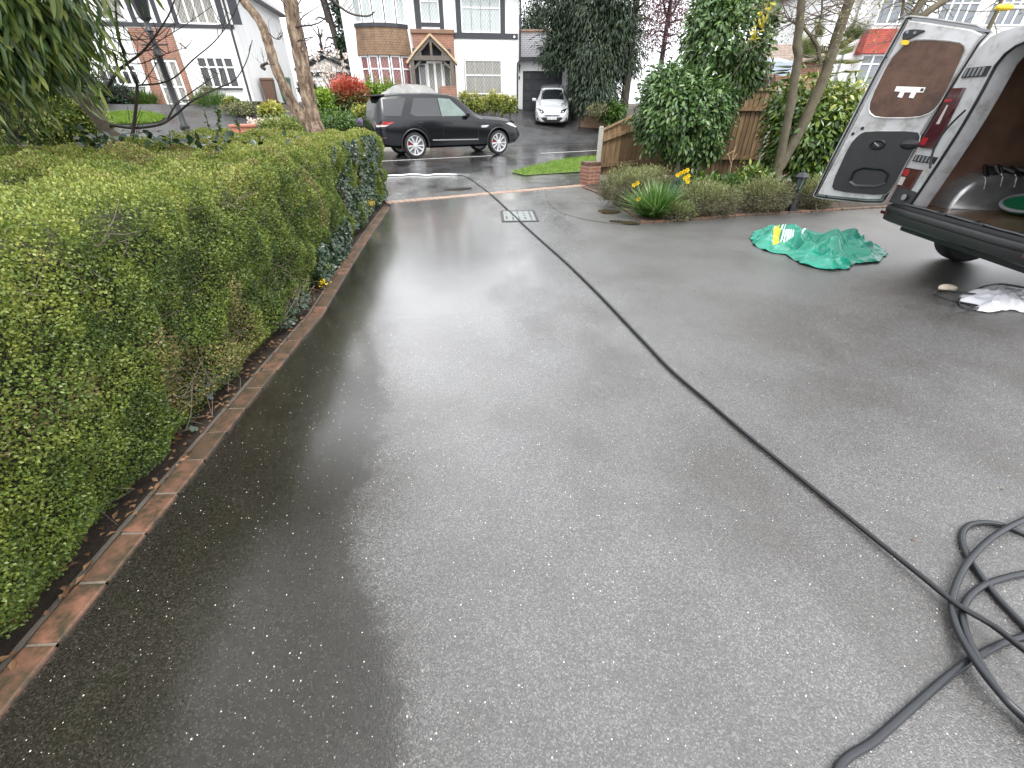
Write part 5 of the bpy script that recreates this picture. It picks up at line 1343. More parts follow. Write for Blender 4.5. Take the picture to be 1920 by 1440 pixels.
# right-hand door, swung back on the other side of the van
TR = Matrix.Translation((0.02, -.98, .62)) @ Matrix.Rotation(R(8), 4, 'Z')
mb = MB(); mb.M = TR; mb.add([(x, y, z) for y in (0, -.06) for x, z in ((.0, 0), (.74, 0), (.74, 1.25), (.62, 1.45), (.0, 1.48))], [(0, 1, 2, 3, 4), (9, 8, 7, 6, 5)]+[(i, 5+i, 5+(i+1) % 5, (i+1) % 5) for i in range(5)])
dr2 = mb.build('rear_door', M['van'], van, bevel=.02)
mb = MB(); mb.M = TR; mb.bx(.1, .64, -.075, -.06, .7, 1.35); mb.build('door_window', M['car_glass'], dr2)
# green tub inside the load bay
def onfloor(px, py, zl): 
    p = VI @ G(px, py, zl); return p
c = VI.inverted() @ Vector((.58, .20, .624))
tbp = VI.inverted() @ Vector((.80, .29, .624))
tub = thing('plastic_basket', 'green plastic basket with grey rim lying on the van floor', 'basket', (tbp.x, tbp.y, .624), 0)
TBM = Matrix.Translation((0, 0, .055)) @ Matrix.Rotation(R(-17), 4, 'Y') @ Matrix.Rotation(R(8), 4, 'X')
mb = MB(); mb.M = TBM
mb.lathe([(.15, .0), (.165, .02), (.19, .05), (.18, .052), (.14, .03), (.0, .028)], 30, cap=False); mb.build('bowl', M['green_plastic'], tub, smooth=True)
mb = MB(); mb.M = TBM; mb.tube([(.186*math.cos(t), .186*math.sin(t), .05) for t in np.linspace(0, 6.283, 33)], .016, 8); mb.build('rim', M['grey_rim'], tub, smooth=True)
mb = MB()
for i in range(9): mb.bar((-.02+.05*random.random(), -.16+i*.04, .035), (.1*random.random(), -.16+i*.04+.05, .05), .10, .006)
c2 = G(1925, 345, .75)
c2 = VI.inverted() @ Vector((1.10, .60, .624))
can = thing('jerry_can', 'green plastic can standing behind the wheel arch in the van', 'can', (c2.x, c2.y, .624), R(-12))
mb = MB(); mb.bx(-.13, .13, -.10, .10, 0, .42); mb.build('can_body', M['green_plastic'], can, bevel=.03, seg=3)
mb = MB(); mb.tube([(-.09, 0, .42), (-.08, 0, .47), (.05, 0, .47), (.06, 0, .42)], .016, 8); mb.build('handle', M['green_plastic'], can, smooth=True)
# pole with yellow cap carried on the roof
pp0 = V(1872, 14, 4.6); pp1 = pp0+Vector((1.9, .1, .03))
pole = thing('roof_pole', 'pale pole with a yellow end cap carried on the van roof', 'pole', pp0)
d_ = (pp1-pp0)
mb = MB(); mb.tube([(0, 0, 0), d_], .013, 12); mb.build('shaft', M['white_frame'], pole, smooth=True)
mb = MB(); u_ = d_.normalized(); mb.tube([-u_*.02, u_*.0, u_*.09, u_*.12], [.012, .022, .022, .016], 12); mb.build('end_cap', M['yellow'], pole, smooth=True)
mb = MB(); 
for f in (.35, .8): mb.bar(d_*f+Vector((0, 0, -.02)), d_*f+Vector((0, -.05, -.25)), .03, .03)
mb.build('bracket', M['metal_black'], pole)
# ------------------------------------------------------------------ wheelie bins, lamp post, lantern
def bin_(label, loc, rz, mat, h=1.07):
    t = thing('wheelie_bin', label, 'bin', loc, rz); mb = MB()
    mb.add([(x*w, y*d+o, z) for z, w, d, o in ((.08, .23, .26, .0), (h-.1, .285, .34, .02)) for x, y in ((-1, -1), (1, -1), (1, 1), (-1, 1))], [(0, 1, 5, 4), (1, 2, 6, 5), (2, 3, 7, 6), (3, 0, 4, 7), (3, 2, 1, 0), (4, 5, 6, 7)])
    mb.bx(-.30, .30, -.35, .37, h-.12, h-.07); mb.build('bin_body', mat, t, bevel=.02)
    mb = MB(); mb.add([(-.30, -.36, h-.06), (.30, -.36, h-.06), (.30, .36, h-.05), (-.30, .36, h-.05), (-.27, -.30, h-.01), (.27, -.30, h-.01), (.27, .33, h+.02), (-.27, .33, h+.02)], [(3, 2, 1, 0), (4, 5, 6, 7), (0, 1, 5, 4), (1, 2, 6, 5), (2, 3, 7, 6), (3, 0, 4, 7)]); mb.build('lid', mat, t, bevel=.015)
    for s in (-1, 1):
        mb = MB(); mb.lathe([(.10, -.03), (.10, .03)], 14, T=Matrix.Translation((s*.26, .30, .10)) @ Matrix.Rotation(R(90), 4, 'Y')); mb.build('wheel', M['tyre'], t)
    return t
Pb = GG(1085, 219); bin_('black wheelie bin between the silver car and the conifers', (Pb.x, Pb.y, Pb.z), R(-5), M['bin_black'])
P_ = V(512, 196, 27.0); bin_('brown wheelie bin beside the end wall of the left house', (P_.x, P_.y, Z(P_.x, P_.y)-.05), R(15), M['bin_brown'], 1.2)
P_ = V(541, 190, 29.0); bin_('green wheelie bin against the side of the left house', (P_.x, P_.y, Z(P_.x, P_.y)+.05), R(10), M['bin_green'], 1.2)
P_ = V(352, 255, 10.4); P_.z = Z(P_.x, P_.y)
lp = thing('street_lamp', 'old black street lamp column rising through the bare tree on the left', 'street lamp', P_)
mb = MB(); ht = V(285, 60, 10.4).z-P_.z
mb.lathe([(.12, 0), (.12, .25), (.085, .3), (.078, 1.1), (.095, 1.12), (.095, 1.18), (.062, 1.22), (.055, ht*.86), (.075, ht*.87), (.05, ht*.9), (.048, ht), (.09, ht+.01), (.05, ht+.06), (.045, ht+.16)], 16, T=Matrix.Identity(4)); mb.build('column', M['metal_black'], lp, smooth=True)
mb = MB(); b_ = ht+.16
mb.lathe([(.06, 0), (.10, .05), (.17, .40), (.20, .42), (.16, .55), (.06, .65), (.02, .75)], 8, T=Matrix.Translation((0, 0, b_))); ln_ = mb.build('lantern', M['metal_black'], lp)
mb = MB(); mb.lathe([(.095, 0.08), (.155, .37)], 8, T=Matrix.Translation((0, 0, b_)) @ Matrix.Scale(1.03, 4)); mb.build('glass', M['gl_plain'], ln_)
mb = MB(); mb.tube([(-.25, 0, ht*.93), (.25, 0, ht*.93)], .014, 8); mb.build('ladder_bar', M['metal_black'], lp)
P_ = G(1481, 398)
gl_ = thing('garden_lantern', 'small black post lantern standing at the front of the flower bed', 'garden light', (P_.x, P_.y, 0.02), R(10))
ht = V(1481, 322, P_.y).z
mb = MB(); k_ = ht/.62
mb.bx(-.075, .075, -.075, .075, 0, .04*k_); mb.bx(-.055, .055, -.055, .055, .04*k_, .07*k_)
mb.lathe([(.05, .07*k_), (.042, .15*k_), (.032, .24*k_), (.022, .29*k_), (.045, .305*k_), (.02, .32*k_)], 12); mb.build('post', M['metal_black'], gl_)
mb = MB(); z0, z1 = .33*k_, .52*k_
for i in range(6):
    a = 2*math.pi*i/6; mb.bar((.045*math.cos(a), .045*math.sin(a), z0), (.085*math.cos(a), .085*math.sin(a), z1), .010, .010)
mb.lathe([(.02, z0-.02), (.052, z0), (.05, z0+.012)], 6); mb.lathe([(.115, z1-.005), (.118, z1+.01), (.07, z1+.06), (.025, z1+.075), (.02, z1+.10), (.008, z1+.115)], 6); lc = mb.build('lantern_cage', M['metal_black'], gl_)
mb = MB(); mb.lathe([(.040, z0+.01), (.075, z1-.01)], 6); mb.build('glass', M['car_glass_light'], lc)
mb = MB(); mb.lathe([(.012, z0), (.02, z0+.05), (.03, z0+.09), (.012, z0+.12)], 10); mb.build('bulb', M['lamp_clear'], lc, smooth=True)
# ------------------------------------------------------------------ hoses, sack, litter
def spl(P, n=8):
    P = [Vector(p) for p in P]; Q = [P[0]*2-P[1]]+P+[P[-1]*2-P[-2]]; o_ = []
    for i in range(1, len(Q)-2):
        p0, p1, p2, p3 = Q[i-1:i+3]
        for j in range(n):
            t = j/n; o_.append(.5*((2*p1)+(p2-p0)*t+(2*p0-5*p1+4*p2-p3)*t*t+(3*p1-p0-3*p2+p3)*t**3))
    return o_+[P[-1]]
r_ = .0105
hp = [(858, 330), (872, 332), (886, 340), (905, 352), (930, 372), (960, 400), (1000, 437), (1060, 490), (1120, 548), (1200, 632), (1260, 695), (1330, 755), (1400, 815), (1480, 880), (1560, 945), (1640, 1010), (1720, 1074), (1790, 1130), (1860, 1172), (1920, 1218)]
pts = []
for i, (px, py) in enumerate(hp):
    z = r_+.004+(0.05*((i-14)/5)**1.5 if i > 14 else 0)
    g = GG(px, py) if py < 345 else G(px, py, z)
    pts.append((g.x, g.y, (g.z if py < 345 else 0)+z if py < 345 else z))
e_ = Vector(pts[-1]); d_ = e_-Vector(pts[-2])
pts += [e_+d_*1.5, e_+d_*3+Vector((.2, -.1, -.02)), e_+d_*4+Vector((.8, -.1, -.04))]
mb = MB(); mb.tube(spl(pts, 6), r_, 10)
ph_ = tag(mb.build('pressure_hose', M['rubber'], smooth=True), 'long thin black hose running straight up the wet drive to the pavement', 'hose')
c0_ = Vector(pts[0]); mb = MB(); mb.tube([c0_+Vector((-.07, .0, 0)), c0_+Vector((.06, -.01, 0))], .019, 10); mb.build('coupling', M['grey_rim'], ph_, smooth=True)
wp = [(640, 331), (705, 334), (730, 331), (752, 331), (775, 329.5), (800, 331), (815, 329), (835, 328.5), (856, 329.8)]
pts = [GG(px, py)+Vector((0, 0, .022)) for px, py in wp]
mb = MB(); mb.tube(spl(pts, 6), .019, 10)
tag(mb.build('white_hose', M['white_frame'], smooth=True), 'white hose lying along the pavement at the end of the black hose', 'hose')
R2 = .0112
loop = []
def gz(px, py, z): g = G(px, py, z); return (g.x, g.y, z)
A1 = [gz(px, py, R2) for px, py in ((1572, 1440), (1640, 1388), (1715, 1322), (1780, 1266), (1832, 1231), (1880, 1206), (1925, 1192))]
e1 = Vector(A1[0])
A1 = [(e1.x-.35, e1.y-.28, R2), (e1.x-.12, e1.y-.13, R2)]+A1
C1 = [gz(px, py, z) for (px, py), z in zip(((1925, 1074), (1885, 1083), (1843, 1098), (1815, 1122), (1805, 1150), (1812, 1188), (1834, 1236), (1872, 1296), (1925, 1352)), (.012, .012, .014, .016, .02, .03, .04, .035, .02))]
B1 = [gz(px, py, z) for (px, py), z in zip(((1925, 972), (1888, 990), (1850, 1016), (1812, 1058), (1790, 1104), (1785, 1142), (1800, 1190), (1836, 1250), (1880, 1305), (1925, 1346)), (.030, .034, .034, .030, .026, .024, .03, .05, .055, .045))]
D1 = [gz(px, py, .012) for px, py in ((1925, 1003), (1885, 986), (1848, 980), (1817, 985), (1804, 1004), (1812, 1038), (1840, 1080), (1872, 1122), (1925, 1178))]
def mv(P, dx, dy, z): return (P[0]+dx, P[1]+dy, z)
def ext(P, d): a_, b_ = Vector(P[-1]), Vector(P[-2]); q = a_+(a_-b_).normalized()*d; return (q.x, q.y, a_.z)
def extr(P, d): return ext(P[::-1], d)
def arc(a_, b_, z):      # wide return loop out on the right
    a_, b_ = Vector(a_), Vector(b_); m_ = (a_+b_)/2; w_ = .45+.4*(a_-b_).length
    return [(a_.x+w_*.6, a_.y*.8+m_.y*.2, z), (m_.x+w_, m_.y, z), (b_.x+w_*.6, b_.y*.8+m_.y*.2, z)]
Cr, Dr = C1[::-1], D1[::-1]
full = A1+[ext(A1, .12)]+arc(ext(A1, .12), extr(Cr, .12), .014)+[extr(Cr, .12)]+Cr+[ext(Cr, .12)]+arc(ext(Cr, .12), extr(B1, .12), .03)+[extr(B1, .12)]+B1+[ext(B1, .12)]+arc(ext(B1, .12), extr(Dr, .12), .02)+[extr(Dr, .12)]+Dr+[ext(Dr, .12), ext(Dr, .7)]
mb = MB(); mb.tube(spl(full, 7), R2, 10)
tag(mb.build('coiled_hose', M['rubber_grey'], smooth=True), 'loose coil of thicker grey hose on the drive at the lower right', 'hose')
# black cable loops by the van and the clear bag
cb = [(1925, 540), (1880, 533), (1850, 536), (1820, 548), (1800, 560), (1797, 570), (1805, 577), (1822, 580), (1835, 574), (1790, 565), (1760, 555), (1752, 550), (1762, 545), (1800, 548), (1840, 552), (1925, 548)]
pts = []
for i, (px, py) in enumerate(cb): pts.append(gz(px, py, .010+.05*abs(math.sin(i*.8))))
mb = MB(); mb.tube(spl(pts, 8), .0100, 8)
tag(mb.build('black_cable', M['rubber'], smooth=True), 'thin black cable in tangled loops under the back of the van', 'cable')
def crumple(outline, hfun, nr, na):
    """crumpled sheet: a height field over an outline on the ground, closed to the ground at its rim"""
    P = [(p.x, p.y) for p in outline]; cx_, cy_ = sum(p[0] for p in P)/len(P), sum(p[1] for p in P)/len(P)
    def rad(a):
        best = .05; d = (math.cos(a), math.sin(a))
        for i in range(len(P)):
            x0, y0 = P[i][0]-cx_, P[i][1]-cy_; x1, y1 = P[(i+1) % len(P)][0]-cx_, P[(i+1) % len(P)][1]-cy_
            den = d[0]*(y1-y0)-d[1]*(x1-x0)
            if abs(den) < 1e-9: continue
            t = (x0*(y1-y0)-y0*(x1-x0))/den; u = (x0*d[1]-y0*d[0])/den
            if t > 0 and -1e-6 <= u <= 1+1e-6: best = max(best, t)
        return best
    rr = np.array([rad(2*math.pi*j/na) for j in range(na)]); an = np.arange(na)*2*math.pi/na
    f = (np.arange(nr+1)/nr)[:, None]
    VV = np.stack([(rr*np.cos(an))[None]*f, (rr*np.sin(an))[None]*f, 0*rr[None]*f], 2).reshape(-1, 3); rel = np.repeat(f, na, 1).reshape(-1)
    VV[:, 2] = hfun(VV, rel)
    wig = (vnoise(VV*np.array([1, 1, 0])+50, .09)-.5)*.05; VV[:, 0] += wig*rel; VV[:, 1] += (vnoise(VV*np.array([1, 1, 0])+80, .09)-.5)*.05*rel
    mb = MB(); mb.v = [tuple(v) for v in VV]; mb.a = [0.0]*len(VV)
    for i in range(nr):
        for j in range(na): mb.f.append((i*na+j, i*na+(j+1) % na, (i+1)*na+(j+1) % na, (i+1)*na+j)); mb.mi.append(0)
    return mb, VV, Vector((cx_, cy_, 0))
ol = [G(*p) for p in ((1406, 449), (1414, 436), (1440, 426), (1470, 424), (1502, 434), (1540, 440), (1570, 440), (1600, 442), (1630, 456), (1655, 470), (1662, 480), (1650, 492), (1625, 496), (1598, 497), (1592, 506), (1560, 509), (1530, 504), (1500, 497), (1488, 489), (1470, 478), (1452, 476), (1430, 470), (1412, 460))]
ax = (G(1655, 482)-G(1410, 448)).normalized(); ay = Vector((-ax.y, ax.x, 0))
CXS = sum(ol, Vector())/len(ol)
SACK_FOLDS = [(A_, w_, [G(px, py, A_*.8)[:2] for px, py in L_p]) for A_, w_, L_p in (
    (.17, .26, ((1425, 440), (1460, 436), (1500, 440))), (.15, .13, ((1412, 452), (1445, 455), (1490, 452), (1530, 466), (1575, 462))),
    (.10, .11, ((1455, 474), (1500, 480), (1545, 488), (1590, 486))), (.16, .20, ((1560, 448), (1595, 446), (1622, 458))), (.11, .12, ((1610, 452), (1632, 470), (1648, 480))),
    (.09, .10, ((1545, 470), (1562, 484), (1575, 498))), (.07, .09, ((1600, 478), (1625, 486), (1650, 484))), (.06, .07, ((1420, 460), (1450, 470))))]
def hs_(VV, rel):
    q = np.stack([VV[:, 0]*ax.x+VV[:, 1]*ax.y, VV[:, 0]*ay.x+VV[:, 1]*ay.y, 0*VV[:, 0]], 1)
    warp = (vnoise(q+60, .25)-.5)*.22
    qq = q+np.stack([warp, warp*.7, 0*warp], 1)
    def fold(s, sx, sy, k): return 1-np.abs(2*vnoise(qq*np.array([sx*.62, sy*1.25, 1])+k, s)-1)
    big = fold(.36, .75, 1.3, 20)**1.4; med = fold(.20, .8, 1.5, 33)**1.8; sml = fold(.10, 1, 1.4, 47)
    env = np.clip(1-rel**4, 0, 1)
    rg = np.zeros(len(VV))
    wob = (vnoise(q+5, .12)-.5)*.09; X_ = VV[:, 0]+CXS.x+wob; Y_ = VV[:, 1]+CXS.y+(vnoise(q+15, .12)-.5)*.09
    for A_, w_, line in SACK_FOLDS:
        for (x0, y0), (x1, y1) in zip(line, line[1:]):
            dx_, dy_ = x1-x0, y1-y0; t_ = np.clip(((X_-x0)*dx_+(Y_-y0)*dy_)/(dx_*dx_+dy_*dy_), 0, 1)
            d_ = np.hypot(X_-x0-t_*dx_, Y_-y0-t_*dy_); rg = np.maximum(rg, A_*np.clip(1-d_/w_, 0, 1)**1.35)
    hump = .75+.5*np.sin(np.clip((q[:, 0]+.75)/1.5, 0, 1)*9.0+.4)*.5
    h = env*(.012+rg*(.75+.5*med)+.05*med**1.6+.030*sml**1.5)+.008*sml
    return np.where(rel > .99, .002+.03*med, h+.004)
mb, VV, cxs = crumple(ol, hs_, 90, 330)
def hpx(px, py, z=.14): g = G(px, py, z)-cxs; return (g.x, g.y)
prints = [([hpx(*p) for p in ((1438, 424), (1447, 422), (1468, 446), (1457, 448))], 1),
          ([hpx(*p) for p in ((1503, 436), (1530, 431), (1528, 437), (1500, 443))], 2), ([hpx(*p, .05) for p in ((1560, 502), (1597, 499), (1598, 505), (1561, 510))], 2)]
for a_ in range(5): prints.append(([hpx(*p) for p in ((1461+a_*5.6, 434+a_*1.6), (1463+a_*5.6, 433.5+a_*1.6), (1470+a_*5.6, 441+a_*1.6), (1468+a_*5.6, 442+a_*1.6))], 2))
fc = np.array([VV[list(f)].mean(0) for f in mb.f])
for poly_, mi_ in prints:
    k_ = inpoly(fc[:, 0], fc[:, 1], poly_)
    for i_ in np.nonzero(k_)[0]: mb.mi[i_] = mi_
sk = mb.build('builders_sack', [M['sack'], M['sack_yellow'], M['sack_white']], None, smooth=True, angle=30)
sk.location = (cxs.x, cxs.y, 0); tag(sk, 'crumpled green plastic sack with a yellow and white print on the drive', 'sack')
ol2 = [G(*p) for p in ((1795, 568), (1800, 556), (1825, 560), (1845, 566), (1850, 550), (1875, 545), (1900, 552), (1930, 553), (1950, 575), (1930, 590), (1890, 582), (1860, 590), (1835, 586), (1830, 578))]
def hb_(VV, rel):
    q = VV*np.array([1, 1, 0]); w_ = vnoise(q, .10); w3 = vnoise(q+7, .035); rid = 1-np.abs(2*vnoise(q+3, .08)-1)
    return np.clip(1-rel**3, 0, 1)*(.01+.06*w_+.075*rid**1.5)+.014*w3+.003
mb, VV, c_ = crumple(ol2, hb_, 30, 110)
o_ = mb.build('plastic_bag', M['bagwhite'], None, smooth=True, angle=50); o_.location = (c_.x, c_.y, 0)
tag(o_, 'crumpled clear white plastic bag on the drive below the van bumper', 'bag')
mb = MB(); bmn = bmesh.new(); bmesh.ops.create_icosphere(bmn, subdivisions=3, radius=1.0)
c = G(1776, 542, .02)
vv = np.array([v.co[:] for v in bmn.verts]); nzz = .7+.6*vnoise(vv+5, .7)
vv = vv*nzz[:, None]*np.array([.075, .05, .035])+np.array([c.x, c.y, .028]); mb.add([tuple(v) for v in vv], [tuple(x.index for x in f.verts) for f in bmn.faces])
tag(mb.build('stone', M['stone'], smooth=True, angle=30), 'small pale chunk of stone beside the cable loops', 'stone')
# ------------------------------------------------------------------ vegetation
def crown(name, parent, blobs, L, W, mat, droop=0.3, outw=1.0, fold=.2, detail=0, rbias=None, curl=0, jit=.5):
    """blobs: (center, radii, nclump, per, spread, shell)"""
    PP, OO, RR = [], [], []
    for c, r, nc, per, sp, sh_ in blobs:
        p, o = clumps(c, r, nc, per, sp, sh_); PP.append(p); OO.append(o)
        cr = np.repeat(rng.random(nc), per); RR.append(cr)
    P = np.concatenate(PP); O_ = np.concatenate(OO); cr = np.concatenate(RR); n = len(P)
    D = O_*outw+rdirs(n)*jit*1.6; D[:, 2] -= droop
    Nn = O_+rdirs(n)*.8; Nn[:, 2] += .6
    r = np.clip(.55*rng.random(n)+.45*cr, 0, 1)
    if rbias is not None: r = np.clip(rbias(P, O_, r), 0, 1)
    return leaves(name, P, D, Nn, L*(.7+.6*rng.random(n)), W*(.7+.6*rng.random(n)), mat, parent, fold=fold, detail=detail, rnd=r, curl=curl)
def twigs(mb, p, d, L, r, depth, spread=.6, nb=3, up=.15, seg=4, n=6):
    p = Vector(p); d = Vector(d).normalized(); pts = [p.copy()]; rs = [r]; ends = []
    for i in range(seg):
        d = (d+Vector((random.gauss(0, .14), random.gauss(0, .14), random.gauss(0, .14)+up*.25))).normalized(); p = p+d*(L/seg); pts.append(p.copy()); rs.append(r*(1-.55*(i+1)/seg))
    mb.tube(pts, rs, n if r > .02 else 4, cap=False)
    if depth > 0:
        for k in range(nb):
            i = random.randint(max(1, seg//2-1), seg); dd = (d+Vector((random.gauss(0, spread), random.gauss(0, spread), random.gauss(0, spread)+up))).normalized()
            ends += twigs(mb, pts[i], dd, L*random.uniform(.5, .8), rs[i]*.62, depth-1, spread, nb, up, seg, n)
    else: ends.append((pts[-1], d))
    return ends
def pxpath(pts, Y): return [V(x, y, Y+(dy if len(p) > 2 else 0)) for p in pts for x, y, dy in [(p[0], p[1], p[2] if len(p) > 2 else 0)]]
def sm(P, n=5): return spl(P, n)
def taper(r0, r1, n): return [r0+(r1-r0)*i/(n-1) for i in range(n)]
# ---- the box hedge
hedge = thing('hedge', 'long clipped box hedge with small bright leaves along the left of the drive', 'hedge', (-2.6, 4.0, 0))
HO = np.array([-2.6, 4.0, 0])
kY = np.array([k.y for k in KE]); kX = np.array([k.x for k in KE])
def kx(y): return np.interp(y, kY, kX)
HT = 1.15
def hedge_side(n, ya, yb):
    y = rng.uniform(ya, yb, n); h = rng.random(n)*(HT-.03)+.04
    return y, h
def hleaf(P, Nn, dist, seed=0):
    n = len(P)
    lump = vnoise(P, .38)-.5; lump2 = vnoise(P+11, .11)-.5
    lump3 = vnoise(P+23, .17)-.5
    P = P+Nn*(lump*.15+lump3*.12+lump2*.07)[:, None]-Nn*(rng.random(n)**2*.11)[:, None]
    L = (.0092+.0019*dist)*(.7+.6*rng.random(n)); 
    D = Nn*.55+rdirs(n)*.75; D[:, 2] += .35
    return P, D, Nn+rdirs(n)*.55, L
sets = []
for ya, yb in ((-.4, 1.2), (1.2, 2.6), (2.6, 4.5), (4.5, 6.8), (6.8, 9.0)):
    dm = math.hypot(1.8, max(.3, (ya+yb)/2)); Lm = .0092+.0019*dm; area = (yb-ya)*HT
    n = int(area*1.9/(Lm*Lm*.62*.5))
    y, h = hedge_side(n, ya, yb)
    bul = .10*np.cos(np.clip(h/HT, 0, 1)*math.pi*.9)**2*np.sign(np.cos(h/HT*math.pi*.9))
    x = kx(y)-.16+.08*np.clip(1-y/4, 0, 1)-.06*(h/HT); x = np.where(h > HT-.12, x-(h-HT+.12)**2*6, x); x = np.where(h < .16, x-.10*(1-h/.16), x)
    P = np.stack([x, y, h], 1); Nn = np.tile(np.array([[1, 0, .15]]), (n, 1))
    sets.append((P, Nn, np.hypot(x, y), np.zeros(n)))
# far end face, top
n = 26000; x = rng.uniform(-4.6, -2.5, n); h = rng.random(n)*HT; sets.append((np.stack([x, 9.05-(-2.5-x)*.40, h], 1), np.tile(np.array([[.3, 1, .1]]), (n, 1)), np.full(n, 9.), np.zeros(n)))
for ya, yb, d in ((-.4, 2.2, 14000), (2.2, 5, 11000), (5, 9.0, 8600)):
    n = int((yb-ya)*2.75*d); y = rng.uniform(ya, yb, n); x = -4.65+rng.random(n)*(kx(y)-.26+4.65); k = y < 9.05-(-2.5-x)*.40; x, y = x[k], y[k]; n = len(x)
    sets.append((np.stack([x, y, np.full(n, HT)], 1), np.tile(np.array([[0, 0, 1.]]), (n, 1)), np.hypot(x, y), np.ones(n)))
# back face
n = 20000; y = rng.uniform(-.4, 8.2, n); sets.append((np.stack([np.full(n, -4.65), y, rng.random(n)*HT], 1), np.tile(np.array([[-1., 0, .1]]), (n, 1)), np.full(n, 8.), np.zeros(n)))
P = np.concatenate([s[0] for s in sets]); Nn = np.concatenate([s[1] for s in sets]); ds = np.concatenate([s[2] for s in sets]); tp = np.concatenate([s[3] for s in sets])
P2, D2, N2, L2 = hleaf(P, unit(Nn), ds)
twn = vnoise(P2, .5)
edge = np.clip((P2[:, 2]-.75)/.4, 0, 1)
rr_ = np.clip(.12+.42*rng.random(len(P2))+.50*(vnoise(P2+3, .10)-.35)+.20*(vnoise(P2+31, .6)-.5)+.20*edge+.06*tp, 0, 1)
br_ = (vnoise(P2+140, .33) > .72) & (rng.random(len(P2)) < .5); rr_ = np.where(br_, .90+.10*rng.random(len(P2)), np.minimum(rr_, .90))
kp = ~((vnoise(P+77, .42) > .72) & (rng.random(len(P2)) < .4)); P2, D2, N2, L2, rr_ = P2[kp], D2[kp], N2[kp], L2[kp], rr_[kp]
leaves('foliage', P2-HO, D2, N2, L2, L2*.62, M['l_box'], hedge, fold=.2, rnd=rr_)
mb = MB()
ys_ = list(np.linspace(-.4, 9.0, 24)); sec = []
for y in ys_:
    xr = float(kx(y))-.30
    sec.append([(xr-.06, y, -.02), (xr, y, .15), (xr, y, HT-.18), (xr-.10, y, HT-.10), (-4.5, y-(.3 if y > 8 else 0), HT-.10), (-4.55, y-(.3 if y > 8 else 0), -.02)])
vs_ = [p for s in sec for p in s]; mb.v = [tuple(np.array(p)-HO) for p in vs_]; mb.a = [0]*len(vs_)
for i in range(len(sec)-1):
    for j in range(5): mb.f.append((i*6+j, i*6+j+1, (i+1)*6+j+1, (i+1)*6+j)); mb.mi.append(0)
mb.f.append((5, 4, 3, 2, 1, 0)); mb.mi.append(0); b_ = (len(sec)-1)*6; mb.f.append(tuple(b_+j for j in range(6))); mb.mi.append(0)
mb.build('wood', M['core'], hedge)
mb = MB()
for i in range(1100):
    y = random.uniform(0, 8.8)*random.random()**.5; h = random.uniform(.05, 1.05); x = float(kx(y))-.24
    a = Vector((x, y, h)); d = Vector((random.uniform(.5, 1), random.gauss(0, .6), random.gauss(.3, .6))).normalized()*random.uniform(.06, .15)
    mb.tube([a-Vector(HO), a+d*.5-Vector(HO), a+d+Vector((0, 0, .02))-Vector(HO)], [.0025, .002, .001], 3, cap=False)
o_ = mb.build('twig', M['bark'], hedge); o_['kind'] = 'stuff'
# ---- ivy climbing through the hedge
def ivy(cands, n, L, label):
    P = []; 
    for (y0, y1, h0, h1, k) in cands:
        m = int(n*k); y = rng.uniform(y0, y1, m); h = rng.uniform(h0, h1, m); nn = vnoise(np.stack([y, h, y*0], 1), .35); q = nn > .42
        y, h = y[q], h[q]; P.append(np.stack([kx(y)-.19+rng.random(len(y))*.05-.05*(h/HT)-(h < .1)*.0, y, h], 1))
    P = np.concatenate(P); m = len(P); c = P.mean(0); c[2] = 0
    t = thing('ivy', label, 'ivy', c)
    D = rdirs(m)*.7+np.array([.5, 0, -.3]); Nn = np.array([[1, -.2, .4]])+rdirs(m)*.5
    P = P+unit(Nn)*(vnoise(P, .38)-.5)[:, None]*.14
    leaves('foliage', P-c, D, Nn, L*(.6+.7*rng.random(m)), L*.8*(.6+.7*rng.random(m)), M['l_ivy'], t, fold=.1, detail=1)
    mb = MB()
    for i in range(30):
        a = Vector(P[rng.integers(m)]-c); mb.tube([a, a+Vector((.02, random.gauss(0, .08), random.uniform(-.1, .1))), a+Vector((.03, random.gauss(0, .14), random.uniform(-.2, .2)))], .002, 4)
    mb.build('stems', M['bark'], t)['kind'] = 'stuff'
ivy([(5.6, 8.6, .1, 1.12, 1.0), (4.0, 5.6, .02, .35, .5)], 5200, .05, 'dark glossy ivy growing through the far end of the box hedge')
ivy([(1.75, 2.7, .02, .22, 1.0)], 420, .04, 'trailing ivy sprigs at the foot of the hedge by the brick edging')
ivy([(3.0, 3.9, .05, .4, 1.0)], 500, .04, 'dark ivy patch low on the middle of the hedge beside the edging')
n = 260; P = []
c = G(300, 277, 1.15); t = thing('ivy', 'grey green broad leaves sprouting from the top of the hedge by the leaning trunk', 'ivy', (c.x, c.y, 1.1))
pp = rng.normal(size=(n, 3))*np.array([.55, .35, .05])+np.array([0, 0, .08]); leaves('foliage', pp, rdirs(n)*.8+np.array([0, -.3, .3]), rdirs(n)*.5+np.array([0, -.3, 1]), .075, .06, M['l_ivy'], t, fold=.1, detail=1)
def flower_head(px, py, y, label):
    x = float(kx(y))-.14; z = V(px, py, y).z
    t = thing('flower_head', label, 'flower', (x, y, z)); n = 60
    leaves('petals', rng.normal(size=(n, 3))*.022, rdirs(n), rdirs(n), .022, .014, M['p_yellow'], t, fold=.2); 
    mb = MB(); mb.tube([(0, 0, -.12), (.01, 0, -.05), (0, 0, 0)], .003, 5); mb.build('stem', M['core'], t)
flower_head(583, 530, 4.05, 'cluster of bright yellow flowers low on the hedge near the edging')
flower_head(684, 381, 7.2, 'small yellow bloom on the hedge close to its far corner')
